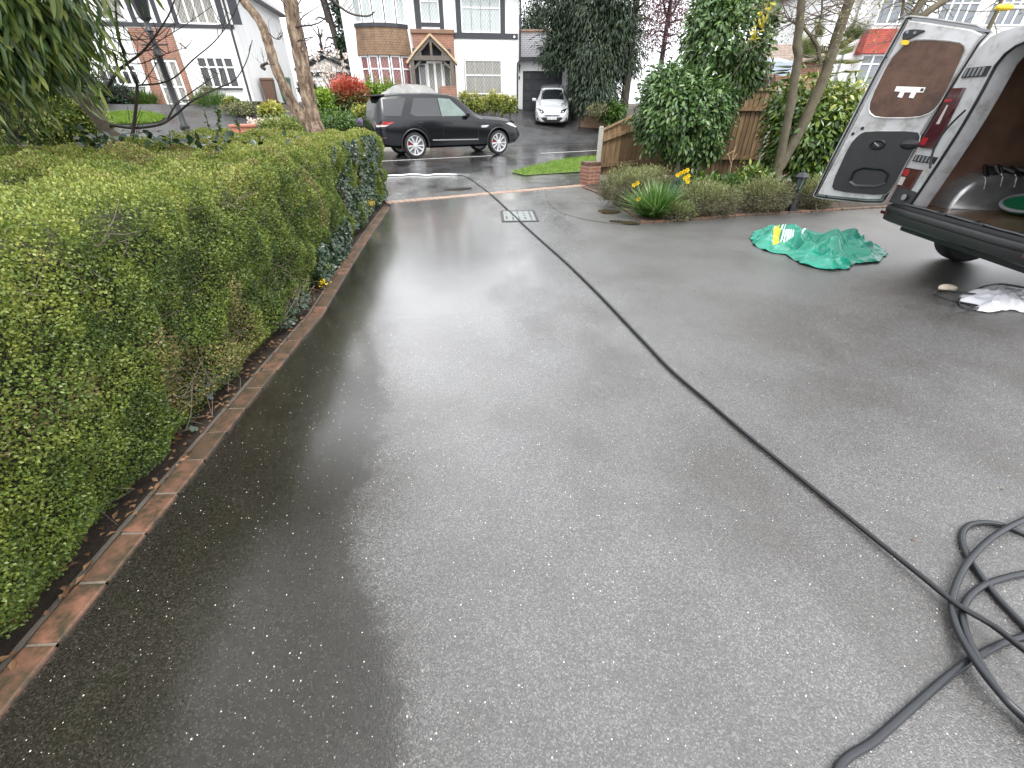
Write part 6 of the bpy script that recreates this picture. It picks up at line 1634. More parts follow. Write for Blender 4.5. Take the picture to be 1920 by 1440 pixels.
# dead leaves on the soil strip
n = 420; y = rng.uniform(.1, 5.5, n); P = np.stack([kx(y)-.10-rng.random(n)*.22, y, np.full(n, .012)], 1)
tag(leaves('dead_leaves', P, rdirs(n)*np.array([1, 1, .1]), np.tile([[0, 0, 1.]], (n, 1))+rdirs(n)*.3, .035*(.5+rng.random(n)), .02, M['dead'], fold=.3), 'brown dead leaves and bits strewn on the soil under the hedge', 'leaf litter', kind='stuff')
# ---- lance-leaved evergreen overhanging on the left
c0 = Vector((-6.5, 4.7, 0))
lt_ = thing('evergreen_tree', 'overhanging evergreen with long drooping pointed leaves at the top left', 'tree', c0)
bl = []
for (x, y, z, rx, ry, rz_, nc) in ((-4.3, 4.3, 3.0, 1.25, 1.1, 1.05, 380), (-5.1, 4.7, 2.5, 1.3, 1.0, 1.0, 360), (-3.75, 4.2, 2.72, .75, .8, .62, 170), (-5.3, 4.4, 1.75, 0.7, .8, .6, 130),
                                   (-3.6, 4.9, 5.0, 1.5, 1.9, .7, 330), (-2.6, 2.9, 5.2, 1.3, 1.6, .6, 330), (-3.4, 6.2, 5.3, 1.2, 1.5, .7, 220), (-4.6, 2.9, 5.2, 1.4, 1.5, .8, 200), (-1.9, 1.5, 5.2, 1.15, 1.2, .5, 240), (-3.5, 1.3, 5.2, 1.2, 1.1, .5, 260)):
    bl.append(((x-c0.x, y-c0.y, z), (rx, ry, rz_), nc, 13, .16, .35))
for px_, py_, Y_, r_1, nc in ((45, 35, 4.4, .50, 110), (20, 105, 4.4, .34, 60)):
    c_ = V(px_, py_, Y_); bl.append(((c_.x-c0.x, Y_-c0.y, c_.z), (r_1, .5, r_1*.62), nc, 13, .10, .3))
crown('crown', lt_, bl, .155, .030, M['l_lance'], droop=1.3, outw=.5, fold=.15, detail=1, curl=.15)
mb = MB(); 
mb.tube(sm([(0, 0, 0), (-.1, .05, 1.2), (.15, -.1, 2.4), (.5, -.2, 3.6), (.9, -.4, 4.8)]), taper(.12, .03, 21), 8)
for k in range(26):
    a = Vector((random.uniform(.2, .9), random.uniform(-.3, .2), random.uniform(2.4, 4.7))); d = Vector((random.uniform(.3, 4.2), random.uniform(-3.0, 1.6), random.uniform(.0, .8)))
    mb.tube([a, a+d*.5, a+d*random.uniform(.9, 1.3)+Vector((0, 0, -.1))], [.025, .016, .006], 5)
mb.build('trunk', M['bark'], lt_)
# ---- bare tree with a leaning pale trunk
Yb = 6.0
bt = thing('bare_tree', 'bare tree with pale leaning trunk and dark curving twigs behind the hedge', 'tree', V(222, 274, Yb)*1.0)
o0 = bt.location.copy(); bt.location.z = 0; o0.z = 0
def loc(P): return [p-o0 for p in P]
mb = MB()
P = loc([Vector((V(226, 280, Yb).x, Yb, 0))]+pxpath([(224, 276), (205, 250), (180, 216), (150, 184), (122, 158), (95, 128), (60, 85), (20, 40), (-20, -10)], Yb))
P = sm(P, 5); mb.tube(P, taper(.088, .038, len(P)), 10)
P = sm(loc(pxpath([(178, 212), (172, 190), (168, 160), (160, 120), (150, 60), (148, 0), (150, -60)], Yb)), 4); mb.tube(P, taper(.045, .015, len(P)), 7)
tr_ = mb.build('trunk', M['bark'], bt, smooth=True)
mb = MB()
BR = [([(222, 266), (232, 268), (246, 260), (251, 235), (256, 190), (257, 160), (250, 140), (238, 118), (226, 80), (219, 40), (216, 0), (214, -30)], .036, .012),
      ([(207, 248), (210, 236), (250, 240), (298, 234), (326, 218), (362, 188), (402, 168), (440, 150), (462, 115), (473, 75)], .030, .006),
      ([(312, 228), (330, 196), (352, 178), (392, 150), (410, 138)], .016, .005),
      ([(172, 194), (196, 172), (210, 150), (222, 132), (240, 118), (268, 96), (296, 60), (318, 25), (330, -10)], .034, .010),
      ([(257, 160), (300, 156), (330, 143), (362, 112), (402, 78), (432, 38), (452, -5)], .016, .006),
      ([(240, 118), (215, 108), (190, 84), (165, 52)], .014, .005), ([(155, 62), (190, 84), (232, 100), (268, 98), (300, 76), (345, 48), (400, 10)], .013, .005),
      ([(212, 150), (180, 145), (152, 147)], .012, .005), ([(246, 262), (262, 250)], .01, .008), ([(200, 168), (225, 176), (250, 188)], .010, .004), ([(265, 160), (280, 140), (300, 110), (320, 95)], .010, .004),
      ([(226, 112), (260, 120), (300, 105), (340, 92), (352, 92)], .010, .004), ([(140, 184), (110, 176), (82, 170)], .012, .005), ([(205, 70), (240, 75), (290, 70), (320, 48), (360, 40)], .010, .004)]
for pth, r0, r1 in BR:
    q = loc([V(x, y, Yb+random.uniform(-.25, .25)*(i/len(pth))) for i, (x, y) in enumerate(pth)]); q = sm(q, 5); mb.tube(q, taper(r0*.62, r1*.55, len(q)), 7)
    for k in range(8):
        i = random.randint(3, len(q)-1); twigs(mb, q[i], Vector((random.gauss(0, .5), random.gauss(0, .4), random.uniform(.1, .8))), random.uniform(.10, .38), .005, 0, seg=3)
mb.build('branch', M['bark_dark'], bt, smooth=True)
# dark stem at the left edge
st = thing('stem', 'slanting dark brown stem at the far left above the hedge', 'tree', (V(30, 285, 5.2).x, 5.2, 0)); o_ = st.location.copy()
mb = MB(); q = sm([p-o_ for p in [Vector((V(38, 300, 5.2).x, 5.2, 0))]+pxpath([(36, 286), (22, 250), (4, 205), (-15, 150), (-40, 80)], 5.2)], 4); mb.tube(q, taper(.05, .03, len(q)), 8); mb.build('trunk', M['bark_moss'], st, smooth=True)
mb = MB()
for pth in ([(28, 262), (38, 228), (30, 195), (10, 160)], [(25, 255), (55, 215), (40, 180)], [(38, 236), (42, 215), (35, 208)]):
    q = sm([p-o_ for p in pxpath(pth, 5.2)], 4); mb.tube(q, taper(.012, .004, len(q)), 6)
mb.build('branch', M['bark'], st)
# ---- the big peeling twin trunk on the verge
Yt = 9.7
tw = thing('twin_trunk_tree', 'tall bare tree with two flaking brown trunks standing beyond the hedge', 'tree', (V(588, 250, Yt).x, Yt, 0)); o_ = tw.location.copy()
mb = MB()
def trunk(pth, w0, w1, Y, n=12, base=True):
    q = pxpath(pth, Y)
    if base: q = [Vector((q[0].x+.02, Y, -.05))]+q
    q = sm([p-o_ for p in q], 6); k = len(q)
    rs = [(w0+(w1-w0)*i/(k-1))*(1+.05*math.sin(i*1.1)+random.gauss(0, .025)) for i in range(k)]; mb.tube(q, rs, n)
    return q
qa = trunk([(586, 250), (572, 226), (552, 200), (536, 168), (519, 132), (508, 98), (499, 68), (490, 45), (474, 22), (455, 0), (435, -30), (410, -90)], .105, .06, Yt)
qb = trunk([(596, 250), (588, 225), (580, 190), (572, 150), (563, 105), (553, 55), (545, 5), (538, -60), (530, -160)], .140, .115, Yt)
mb.build('trunk', M['bark_peel'], tw, smooth=True, angle=180)
mb = MB()
for pth, r0, r1 in (([(547, 58), (560, 50), (585, 47), (603, 40), (612, 30)], .02, .006), ([(548, 85), (562, 75), (575, 76), (590, 66)], .016, .005), ([(618, -5), (640, 15), (662, 27), (690, 30), (702, 22)], .022, .010), ([(503, 62), (515, 72), (525, 74)], .010, .006), ([(548, 88), (560, 95), (572, 96)], .010, .005), ([(538, -100), (575, -60), (600, -30), (618, -5)], .03, .022), ([(497, 130), (490, 124), (502, 118)], .03, .02)):
    q = sm([p-o_ for p in pxpath(pth, Yt-.1)], 5); mb.tube(q, taper(r0, r1, len(q)), 6)
    for k in range(5): twigs(mb, q[random.randint(2, len(q)-1)], Vector((random.gauss(.2, .5), 0, random.uniform(.1, .8))), random.uniform(.12, .3), .005, 1, seg=3, nb=2)
for q0 in (qa[-1], qb[-1]):
    for k in range(4): twigs(mb, q0, Vector((random.gauss(0, .5), random.gauss(0, .5), 1)), 1.6, .06, 3, seg=4, nb=3)
mb.build('branch', M['bark_dark'], tw)
# saplings growing out of the hedge
for i, (x0, y0, x1, y1, lb) in enumerate(((392, 252, 380, 196, 'leafless wiry sapling left of the other two in the hedge top'), (404, 254, 408, 204, 'leafy young sapling between two thinner ones in the hedge top'), (450, 258, 438, 203, 'thin sapling with leafy tip nearest the brick planter'))):
    Yq = 7.4; b_ = V(x0, y0, Yq); t_ = V(x1, y1, Yq); s_ = thing('sapling', lb, 'sapling', (b_.x, Yq, .95), group='saplings rising from the hedge'); d = t_-Vector((b_.x, Yq, .95))
    mb = MB(); mb.tube([(0, 0, 0), d*.4+Vector((.01, 0, 0)), d*.8, d], [.007, .006, .005, .003], 6); mb.build('stem', M['bark_dark'], s_)
    n = (12, 60, 26)[i]; f = rng.random(n)*.55+.45; P = np.array(d)[None]*f[:, None]; leaves('leaves', P, rdirs(n)+np.array([0, 0, .3]), rdirs(n), .055, .03, M['l_green'], s_, fold=.2)
# ---- generic shrub
def shrub(name, label, cat, px, py, Y, wpx, hpx_, L, W, mat, nc=60, per=40, base_py=None, spread=.16, flat=1.0, group=None, stem=True, depth=1.0, rbias=None, shell=.5, detail=0, droop=.1, jit=.6):
    c = V(px, py, Y); k = (V(px+100, py, Y)-c).length/100; kz = (V(px, py-50, Y).z-V(px, py+50, Y).z)/100
    zb = Z(c.x, Y) if base_py is None else V(px, base_py, Y).z
    t = thing(name, label, cat, (c.x, Y, zb), group=group)
    r = (wpx*k/2, wpx*k/2*depth, hpx_*kz/2)
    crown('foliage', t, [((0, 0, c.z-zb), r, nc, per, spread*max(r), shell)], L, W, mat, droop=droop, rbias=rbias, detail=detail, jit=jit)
    if stem:
        mb = MB()
        for q in range(5):
            d = Vector((random.gauss(0, .5)*r[0], random.gauss(0, .5)*r[1], c.z-zb+r[2]*.3)); mb.tube([(0, 0, -.1), d*.5+Vector((0, 0, .05)), d], [.03, .022, .008], 5)
        mb.build('stem', M['bark'], t)
    return t
shrub('bush', 'clipped olive green bush mound behind the hedge below the drooping evergreen', 'bush', 92, 232, 6.8, 190, 116, .05, .024, M['l_box'], 420, 60, spread=.10, depth=.6, shell=.75)
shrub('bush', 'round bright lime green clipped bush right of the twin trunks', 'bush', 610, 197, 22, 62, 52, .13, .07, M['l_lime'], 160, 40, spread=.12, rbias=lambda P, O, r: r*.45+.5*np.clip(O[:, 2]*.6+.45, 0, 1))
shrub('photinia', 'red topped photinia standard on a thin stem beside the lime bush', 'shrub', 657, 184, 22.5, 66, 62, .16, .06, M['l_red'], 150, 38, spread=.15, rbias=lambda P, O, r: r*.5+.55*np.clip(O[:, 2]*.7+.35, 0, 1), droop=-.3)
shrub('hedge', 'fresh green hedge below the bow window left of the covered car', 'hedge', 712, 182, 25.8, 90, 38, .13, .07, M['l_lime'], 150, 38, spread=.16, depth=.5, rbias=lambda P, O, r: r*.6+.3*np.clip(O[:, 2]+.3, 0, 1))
shrub('ground_cover', 'low yellow green cushion plant below the red photinia', 'plant', 688, 209, 21.5, 60, 18, .10, .05, M['l_varieg'], 80, 40, spread=.10, stem=False, shell=.2)
shrub('ground_cover', 'yellow green cushion plant at the foot of the twin trunk', 'plant', 588, 215, 20.8, 34, 16, .10, .05, M['l_varieg'], 50, 40, spread=.10, stem=False, shell=.2)
shrub('bush', 'dull green low bush in the verge bed between hedge and lime bush', 'bush', 630, 226, 20.3, 110, 24, .10, .05, M['l_green'], 120, 40, spread=.10, stem=False, shell=.3)
shrub('bush', 'low dark reddish bush behind the tail of the black car', 'bush', 700, 216, 21.3, 44, 30, .09, .04, M['l_purple'], 60, 40, spread=.13, stem=False)
shrub('bush', 'dark grey green upright bush against the white outbuilding', 'bush', 577, 170, 27, 30, 44, .16, .05, M['l_conifer2'], 60, 36, spread=.18, droop=-.6)
shrub('flowering_plant', 'mauve flowering plant at the verge edge behind the black car', 'plant', 704, 238, 19.9, 20, 22, .06, .035, M['p_purple'], 26, 26, spread=.18, stem=False)
shrub('flowering_plant', 'paler mauve flower clump further left near the hedge end', 'plant', 676, 230, 20.0, 16, 10, .06, .035, M['p_purple'], 16, 22, spread=.18, stem=False)
shrub('bush', 'green tuft of verge plants between the mauve flowers and the road kerb', 'bush', 706, 256, 19.7, 26, 22, .08, .03, M['l_green'], 40, 36, spread=.14, stem=False)
shrub('flowering_bush', 'cream flowering bush beside the left trunk of the twin tree', 'bush', 512, 213, 14.5, 44, 36, .07, .05, M['l_varieg'], 80, 34, spread=.14, rbias=lambda P, O, r: r*.5+.5*np.clip(O[:, 2]+.2, 0, 1))
shrub('flowering_plant', 'white flowers spilling over the brick planter pier', 'plant', 486, 233, 13.0, 30, 18, .06, .045, M['p_white'], 30, 26, spread=.16, stem=False)
shrub('flowering_plant', 'yellow flower tuft right beside the white planter flowers', 'plant', 500, 238, 12.9, 12, 7, .05, .035, M['l_yellow'], 12, 22, spread=.2, stem=False)
shrub('flowering_plant', 'white flowered cushion below the cream bush near the trunk', 'plant', 515, 231, 13.4, 22, 12, .05, .04, M['p_white'], 20, 24, spread=.2, stem=False)
shrub('bush', 'green filler bush behind the planter between trunk and hedge top', 'bush', 535, 238, 12.6, 90, 26, .06, .03, M['l_box'], 130, 40, spread=.1, stem=False)
shrub('hedge', 'small dark clipped hedge below the left window of the left house', 'hedge', 213, 178, 23.8, 76, 32, .10, .05, M['l_ivy'], 150, 40, spread=.12, depth=.4)
shrub('bush', 'evergreen bush dark in the corner left of the left house door', 'bush', 150, 165, 22.5, 70, 60, .14, .06, M['l_ivy'], 120, 40, spread=.14)
shrub('ornamental_grass', 'tuft of grassy leaves left of the white front door', 'plant', 270, 192, 24.3, 44, 22, .30, .03, M['l_green'], 40, 30, spread=.16, stem=False, droop=-.9)
shrub('ornamental_grass', 'spiky grassy tuft under the right window of the left house', 'plant', 400, 196, 24.2, 60, 18, .32, .03, M['l_green'], 46, 30, spread=.16, stem=False, droop=-.9)
shrub('bush', 'round olive bush in the bed below the downpipe of the left house', 'bush', 437, 195, 24.0, 30, 20, .10, .05, M['l_box'], 46, 36, spread=.14, stem=False)
shrub('bush', 'low brown green planting along the front of the left house bed', 'bush', 455, 203, 22.6, 60, 12, .10, .05, M['l_lav'], 60, 34, spread=.12, stem=False)
shrub('bush', 'twiggy brown winter bush left of the right window', 'bush', 388, 176, 24.8, 30, 26, .14, .02, M['l_lav'], 30, 24, spread=.2, droop=-.8)
# variegated row in front of the main house
xs_ = [872, 889, 906, 926, 941, 957]; hs2 = [38, 34, 28, 36, 30, 32]
lbs = ['tallest of the yellow variegated bushes, nearest the porch', 'yellow variegated bush second from the porch wall', 'shorter variegated bush third from the porch wall', 'full bright variegated bush below the middle of the window', 'thin greener variegated bush second from the garage', 'yellow variegated bush nearest the garage downpipe']
for x, h, lb in zip(xs_, hs2, lbs):
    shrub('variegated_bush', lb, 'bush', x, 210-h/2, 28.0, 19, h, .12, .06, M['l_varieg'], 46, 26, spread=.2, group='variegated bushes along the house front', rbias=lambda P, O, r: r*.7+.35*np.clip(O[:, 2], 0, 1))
# left lawn
c = GG(250, 226); lawnP = [GG(*p) for p in ((186, 226), (200, 217), (235, 212.5), (280, 214), (312, 222), (300, 231), (262, 237), (215, 236))]
mb = MB(); mb.add([(p.x, p.y, p.z+.03) for p in lawnP], [tuple(range(len(lawnP)))]); tag(mb.build('lawn', M['lawn']), kind='structure')
grass('lawn_grass', lawnP, 14000, .10, .02, M['l_grass'], .03, 'short bright green grass on the front lawn of the left house')
# ---- magnolia
mg = thing('magnolia', 'small magnolia with cream blossom on bare stems before the outbuilding', 'tree', (V(628, 195, 25).x, 25, Z(V(628, 195, 25).x, 25))); o_ = mg.location.copy()
mb = MB(); ends = []
for x, y in ((596, 120), (607, 112), (618, 108), (630, 112), (642, 122), (590, 140), (650, 135), (622, 125)):
    e = V(x, y, 25+random.uniform(-.6, .6))-o_; q = sm([Vector((random.gauss(0, .06), 0, 0)), e*.35+Vector((random.gauss(0, .1), 0, .1)), e*.7, e], 4); mb.tube(q, taper(.035, .008, len(q)), 5)
    for k in range(6):
        p = q[random.randint(4, len(q)-1)]; ends += twigs(mb, p, Vector((random.gauss(0, .7), random.gauss(0, .5), .7)), .5, .010, 1, seg=3, nb=2)
mb.build('branch', M['bark'], mg)
P = np.array([e[0] for e in ends]); P = P[P[:, 2] > 1.2]; per = 7; P = np.repeat(P, per, 0); n = len(P)
leaves('blossoms', P+rng.normal(size=(n, 3))*.03, rdirs(n)+np.array([0, 0, .6]), rdirs(n), .12, .07, M['p_white'], mg, fold=.3)
# ---- background trees
def bigtree(name, label, base_px, Y, height, blobs, mat, L, W, trunk_r=.2, bark='bark_dark', droop=.3, rb=None, lean=0, jit=.6, bare=0):
    x = V(base_px, 150, Y).x; z0 = Z(x, Y); t = thing(name, label, 'tree', (x, Y, z0))
    mb = MB(); P_ = sm([(0, 0, -.2), (lean*.3, 0, height*.35), (lean*.8, 0, height*.7), (lean, 0, height*.95)], 5); mb.tube(P_, taper(trunk_r, trunk_r*.25, len(P_)), 9)
    for k in range(18):
        h = random.uniform(.25, .9)*height; a = random.random()*6.28; ln = random.uniform(.6, 1.6)*(1.1-h/height*.6); b = Vector((lean*h/height, 0, h)); mb.tube([b, b+Vector((math.cos(a)*ln*.6, math.sin(a)*ln*.6, .15*ln)), b+Vector((math.cos(a)*ln, math.sin(a)*ln, -.1))], [trunk_r*.28, trunk_r*.18, .01], 5)
    if bare:
        for k in range(bare): twigs(mb, (lean*.6, 0, height*random.uniform(.4, .9)), Vector((random.gauss(0, .8), random.gauss(0, .8), .8)), height*.22, trunk_r*.3, 3, seg=4, nb=3)
    mb.build('trunk', M[bark], t)
    if blobs:
        bl = []
        for (px, py, dy, wpx, hp_, nc, per, sp, shl) in blobs:
            c = V(px, py, Y+dy); k = (V(px+50, py, Y+dy)-V(px-50, py, Y+dy)).x/100; kz = (V(px, py-40, Y+dy).z-V(px, py+40, Y+dy).z)/80
            r = (wpx*k/2, wpx*k/2*.8, hp_*kz/2); bl.append(((c.x-x, dy, c.z-z0), r, nc, per, sp, shl))
        crown('crown', t, bl, L, W, mat, droop=droop, rbias=rb, jit=jit)
    return t
bigtree('conifer', 'dark leaning conifer overhanging the garage roof', 1082, 29.3, 9.5, [(1062, 20, 0, 84, 110, 130, 26, .30, .3), (1052, 85, -.6, 68, 60, 90, 26, .26, .3), (1036, 108, -.8, 34, 30, 36, 26, .2, .3), (1070, -60, .2, 80, 120, 90, 22, .35, .3)], M['l_conifer'], .30, .06, droop=1.0, jit=.5)
bigtree('conifer', 'tall shaggy dark green conifer reaching the ground beside the bin', 1128, 28.0, 10, [(1122, 30, 0, 104, 140, 190, 26, .32, .3), (1118, 110, -.5, 96, 90, 170, 26, .28, .3), (1118, 168, -.6, 96, 76, 150, 26, .26, .3), (1130, -60, .2, 100, 120, 110, 22, .35, .3)], M['l_conifer2'], .30, .06, droop=1.4, jit=.5)
bigtree('conifer', 'third conifer with bare dark lower trunk between tall conifer and laurel', 1176, 27.2, 9.5, [(1165, 50, 0, 70, 110, 110, 24, .30, .3), (1150, 120, .2, 70, 60, 70, 24, .26, .3), (1185, 110, .4, 50, 60, 36, 22, .3, .3), (1160, -50, 0, 90, 100, 70, 22, .35, .3)], M['l_conifer'], .30, .06, trunk_r=.26, droop=1.2, jit=.5)
bigtree('plum_tree', 'purple leaved tree in new leaf behind the conifers and laurel', 1235, 33, 9.5, [(1215, 50, 0, 150, 130, 150, 26, .45, .3), (1270, 10, .5, 130, 100, 110, 24, .5, .3), (1230, -60, 0, 170, 120, 110, 22, .55, .3)], M['l_purple'], .15, .06, bare=7)
bigtree('plum_tree', 'small purple sprigged tree showing between the two big conifers', 1078, 31.5, 10.5, [(1070, 12, -1.2, 44, 40, 30, 20, .3, .3)], M['l_purple'], .15, .06)
bigtree('ivy_clad_tree', 'bare tree with ivy covered trunk left of the bow window house', 652, 37, 11, [(650, 90, 0, 22, 100, 60, 26, .22, .2), (634, 10, 0, 16, 90, 40, 22, .2, .2), (645, -40, 0, 20, 90, 40, 20, .2, .2)], M['l_ivy'], .22, .12, trunk_r=.28, lean=-1.2, bare=12)
bigtree('shrub_tree', 'reddish brown twiggy tree top over the outbuilding roof', 615, 41, 5.0, [(618, 108, 0, 80, 24, 70, 22, .3, .3)], M['l_purple'], .15, .05, bare=6)
bigtree('distant_tree', 'hazy grey green tree behind the garage roof ridge', 1004, 52, 9, [(1002, 48, 0, 56, 50, 90, 26, .5, .3), (1016, 10, 0, 40, 80, 60, 22, .6, .3)], M['l_conifer2'], .3, .12, bare=4)
bigtree('distant_tree', 'bare grey tree far behind the left house eave', 585, 48, 12, None, M['l_conifer2'], .3, .12, bare=14)
bigtree('bare_tree', 'bare pale tree on the far left beyond the lawn', 165, 20, 7, None, M['l_conifer2'], .3, .12, trunk_r=.13, bark='bark', bare=5)
shrub('bush', 'bright green leafy plants behind the low brick wall', 'bush', 1150, 210, 26.5, 46, 34, .16, .09, M['l_green'], 70, 34, spread=.16, stem=False)
shrub('bush', 'brownish weeds on top of the low brick wall', 'bush', 1118, 206, 26.2, 40, 14, .12, .04, M['l_lav'], 36, 26, spread=.16, stem=False)
shrub('bush', 'yellow green bush between the garage wall and the conifer', 'bush', 1077, 128, 30.6, 18, 34, .14, .08, M['l_lime'], 36, 26, spread=.2, stem=False)
hd = thing('dark_fence', 'dark boarded side fence between garage and conifer behind the bin', 'fence', (V(1078, 180, 30.4).x, 30.4, Z(V(1078, 180, 30.4).x, 30.4)))
mb = MB()
for i in range(6): mb.bx(-.48+i*.16, -.33+i*.16, 0, .03, -.1, 2.0)
mb.bx(-.48, .48, .03, .07, .4, .5); mb.bx(-.48, .48, .03, .07, 1.5, 1.6); mb.build('board_panel', M['black_timber'], hd)
# ---- big glossy laurel in front of the fence
Yl = 10.35
lau = thing('laurel_shrub', 'large glossy two lobed evergreen laurel in front of the timber fence', 'shrub', (V(1300, 330, Yl).x, Yl, 0)); o_ = lau.location.copy()
bl = []
for (px, py, dy, w_, h_, nc) in ((1281, 216, -.1, 176, 168, 430), (1366, 72, .35, 166, 185, 420), (1340, 20, .4, 90, 90, 90), (1392, 140, .3, 80, 80, 90), (1250, 165, .0, 90, 80, 100), (1310, 262, -.1, 96, 90, 90)):
    c = V(px, py, Yl+dy); k = 1/ (F/ (c.y*cP-(c.z-CH)*sP)); kz = k/1.17
    bl.append(((c.x-o_.x, dy, c.z), (w_*k/2, w_*k/2*.75, h_*kz/2), int(nc*1.25), 13, .065, .72))
crown('crown', lau, bl, .115, .048, M['l_laurel'], droop=.6, outw=.8, fold=.16, detail=1, curl=.12, jit=.45)
mb = MB()
for k in range(7):
    e = Vector((random.uniform(-.5, .9), random.uniform(-.2, .4), random.uniform(1.3, 2.4))); mb.tube(sm([Vector((random.gauss(0, .06), random.gauss(0, .05), -.05)), e*.4+Vector((.05, 0, .1)), e], 4), taper(.03, .01, 9), 6)
mb.build('stem', M['bark_moss'], lau)
n = 46; t_ = rng.random(n); P = np.array([V(1440-30*a+random.gauss(0, 5), 5+70*a, Yl-.62) for a in t_])-np.array(o_)
leaves('yellow_leaves', P, rdirs(n)+np.array([0, -.4, -.6]), rdirs(n)+np.array([0, -.6, .5]), .11, .045, M['l_yellow'], lau, fold=.2, detail=1)
# ---- spotted aucuba
Ya = 9.9
au = thing('spotted_shrub', 'yellow spotted glossy laurel shrub beside the van door', 'shrub', (V(1520, 330, Ya).x, Ya, 0)); o_ = au.location.copy()
bl = []
for (px, py, dy, w_, h_, nc) in ((1525, 245, 0, 165, 145, 330), (1490, 200, .2, 90, 80, 100), (1570, 210, .1, 110, 100, 120), (1590, 280, 0, 90, 90, 80), (1462, 285, .1, 50, 50, 30), (1530, 310, -.1, 130, 60, 70)):
    c = V(px, py, Ya+dy); k = (c.y*cP-(c.z-CH)*sP)/F; bl.append(((c.x-o_.x, dy, c.z), (w_*k/2, w_*k/2*.7, h_*k/1.16/2), nc, 11, .10, .62))
crown('crown', au, bl, .135, .055, M['l_aucuba'], droop=.45, outw=.9, fold=.15, detail=1, curl=.12, jit=.45, rbias=lambda P, O, r: r*.75+.3*np.clip(O[:, 2], 0, 1))
mb = MB()
for k in range(8):
    e = Vector((random.uniform(-.8, .8), random.uniform(-.3, .3), random.uniform(.9, 1.5))); mb.tube(sm([Vector((random.gauss(0, .12), random.gauss(0, .08), -.05)), e*.4, e], 4), taper(.022, .008, 9), 6)
mb.build('stem', M['bark_moss'], au)
# ---- two stemmed young tree
Ys = 9.3
yt = thing('two_stemmed_tree', 'young tree with two smooth grey stems and sparse new leaves by the spotted laurel', 'tree', (V(1447, 335, Ys).x, Ys, 0)); o_ = yt.location.copy()
mb = MB()
def stem(pth, r0, r1, b0=True):
    q = pxpath(pth, Ys); q = ([Vector((q[0].x-.03, Ys, -.05))] if b0 else [])+q; q = sm([p-o_ for p in q], 5); mb.tube(q, [a*(1+random.gauss(0, .03)) for a in taper(r0, r1, len(q))], 10); return q
s1 = stem([(1455, 325), (1464, 290), (1472, 250), (1482, 200), (1491, 140), (1497, 105), (1494, 85), (1498, 55), (1503, 0), (1508, -60), (1520, -140)], .085, .055)
s2_ = stem([(1455, 325), (1478, 285), (1505, 235), (1525, 190), (1545, 145), (1558, 105), (1572, 60), (1588, 15), (1600, -20), (1625, -90)], .10, .075)
s3 = stem([(1538, 118), (1534, 95), (1530, 80), (1523, 72), (1508, 52), (1498, 44), (1475, 38)], .035, .014, False)
s4 = stem([(1528, 76), (1535, 50), (1541, 20), (1541, -10)], .022, .012, False)
s5 = stem([(1660, 40), (1690, 10), (1720, -20)], .05, .04, False) if False else None
mb.build('trunk', M['bark_moss'], yt, smooth=True)
mb = MB(); ends = []
for q in (s1, s2_, s3, s4):
    for k in range(16):
        i = random.randint(len(q)//2, len(q)-1); ends += twigs(mb, q[i], Vector((random.gauss(.25, .8), random.gauss(0, .5), random.uniform(-.1, .8))), random.uniform(.4, .95), .009, 2, spread=.55, nb=2, up=-.06, seg=4)
for k in range(12): ends += twigs(mb, s2_[-1]+Vector((random.uniform(-.2, 2.2), random.uniform(-.3, .5), random.uniform(-.25, .35))), Vector((random.gauss(.3, .9), random.gauss(0, .4), random.uniform(-.5, .1))), random.uniform(.5, 1.1), .010, 2, spread=.6, nb=3, up=-.10, seg=4)
mb.build('branch', M['bark'], yt)
P = np.array([e[0] for e in ends]); P = np.repeat(P, 3, 0); n = len(P); leaves('leaves', P+rng.normal(size=(n, 3))*.03, rdirs(n)+np.array([0, 0, -.5]), rdirs(n), .05, .02, M['l_young'], yt, fold=.2)
# branch tree above van
Yv = 12.0
bv = thing('bare_tree', 'bare mossy tree with thick slanting limbs behind the open van door', 'tree', (V(1640, 230, Yv).x, Yv, 0)); o_ = bv.location.copy()
mb = MB()
for pth, r0, r1 in (([(1640, 330), (1655, 200), (1690, 70), (1730, 0), (1760, -50)], .09, .07), ([(1692, 66), (1740, 22), (1790, -10), (1830, -40)], .09, .05), ([(1700, 40), (1722, 10), (1735, -30)], .05, .04), ([(1850, 60), (1870, 20), (1885, -20)], .045, .03), ([(1690, 30), (1695, 0), (1690, -40)], .03, .02)):
    q = sm([p-o_ for p in pxpath(pth, Yv)], 5); mb.tube(q, taper(r0, r1, len(q)), 8)
    for k in range(12): twigs(mb, q[random.randint(len(q)//3, len(q)-1)], Vector((random.gauss(0, .9), random.gauss(0, .4), random.uniform(-.6, .6))), random.uniform(.4, .9), .010, 2, spread=.6, nb=2, up=-.05)
mb.build('trunk', M['bark_moss'], bv, smooth=True)
# ---- palm behind the fence
pm = thing('palm', 'spiky fan palm behind the fence between the two stems', 'palm', (V(1540, 170, 13.5).x, 13.5, 0)); o_ = pm.location.copy()
PP, DD, NN = [], [], []
for k in range(30):
    a = random.random()*6.28; el = random.uniform(-.3, 1.2); d = np.array([math.cos(a)*math.cos(el), math.sin(a)*math.cos(el), math.sin(el)]); h = np.array(V(1540, 125, 13.5)-o_)+d*random.uniform(.4, .75)
    s = np.cross(d, [0, 0, 1.]); s /= np.linalg.norm(s)+1e-6
    for j in range(18):
        th = (j-8.5)/8.5*1.35; dd = d*math.cos(th)+s*math.sin(th); PP.append(h); DD.append(dd+np.array([0, 0, -.12])); NN.append(np.cross(d, s))
leaves('fronds', np.array(PP), np.array(DD), np.array(NN), .46, .035, M['l_palm'], pm, fold=.3, rnd=np.clip(np.repeat(rng.random(30), 18)*.8+.2*rng.random(540), 0, 1), detail=1, curl=.12)
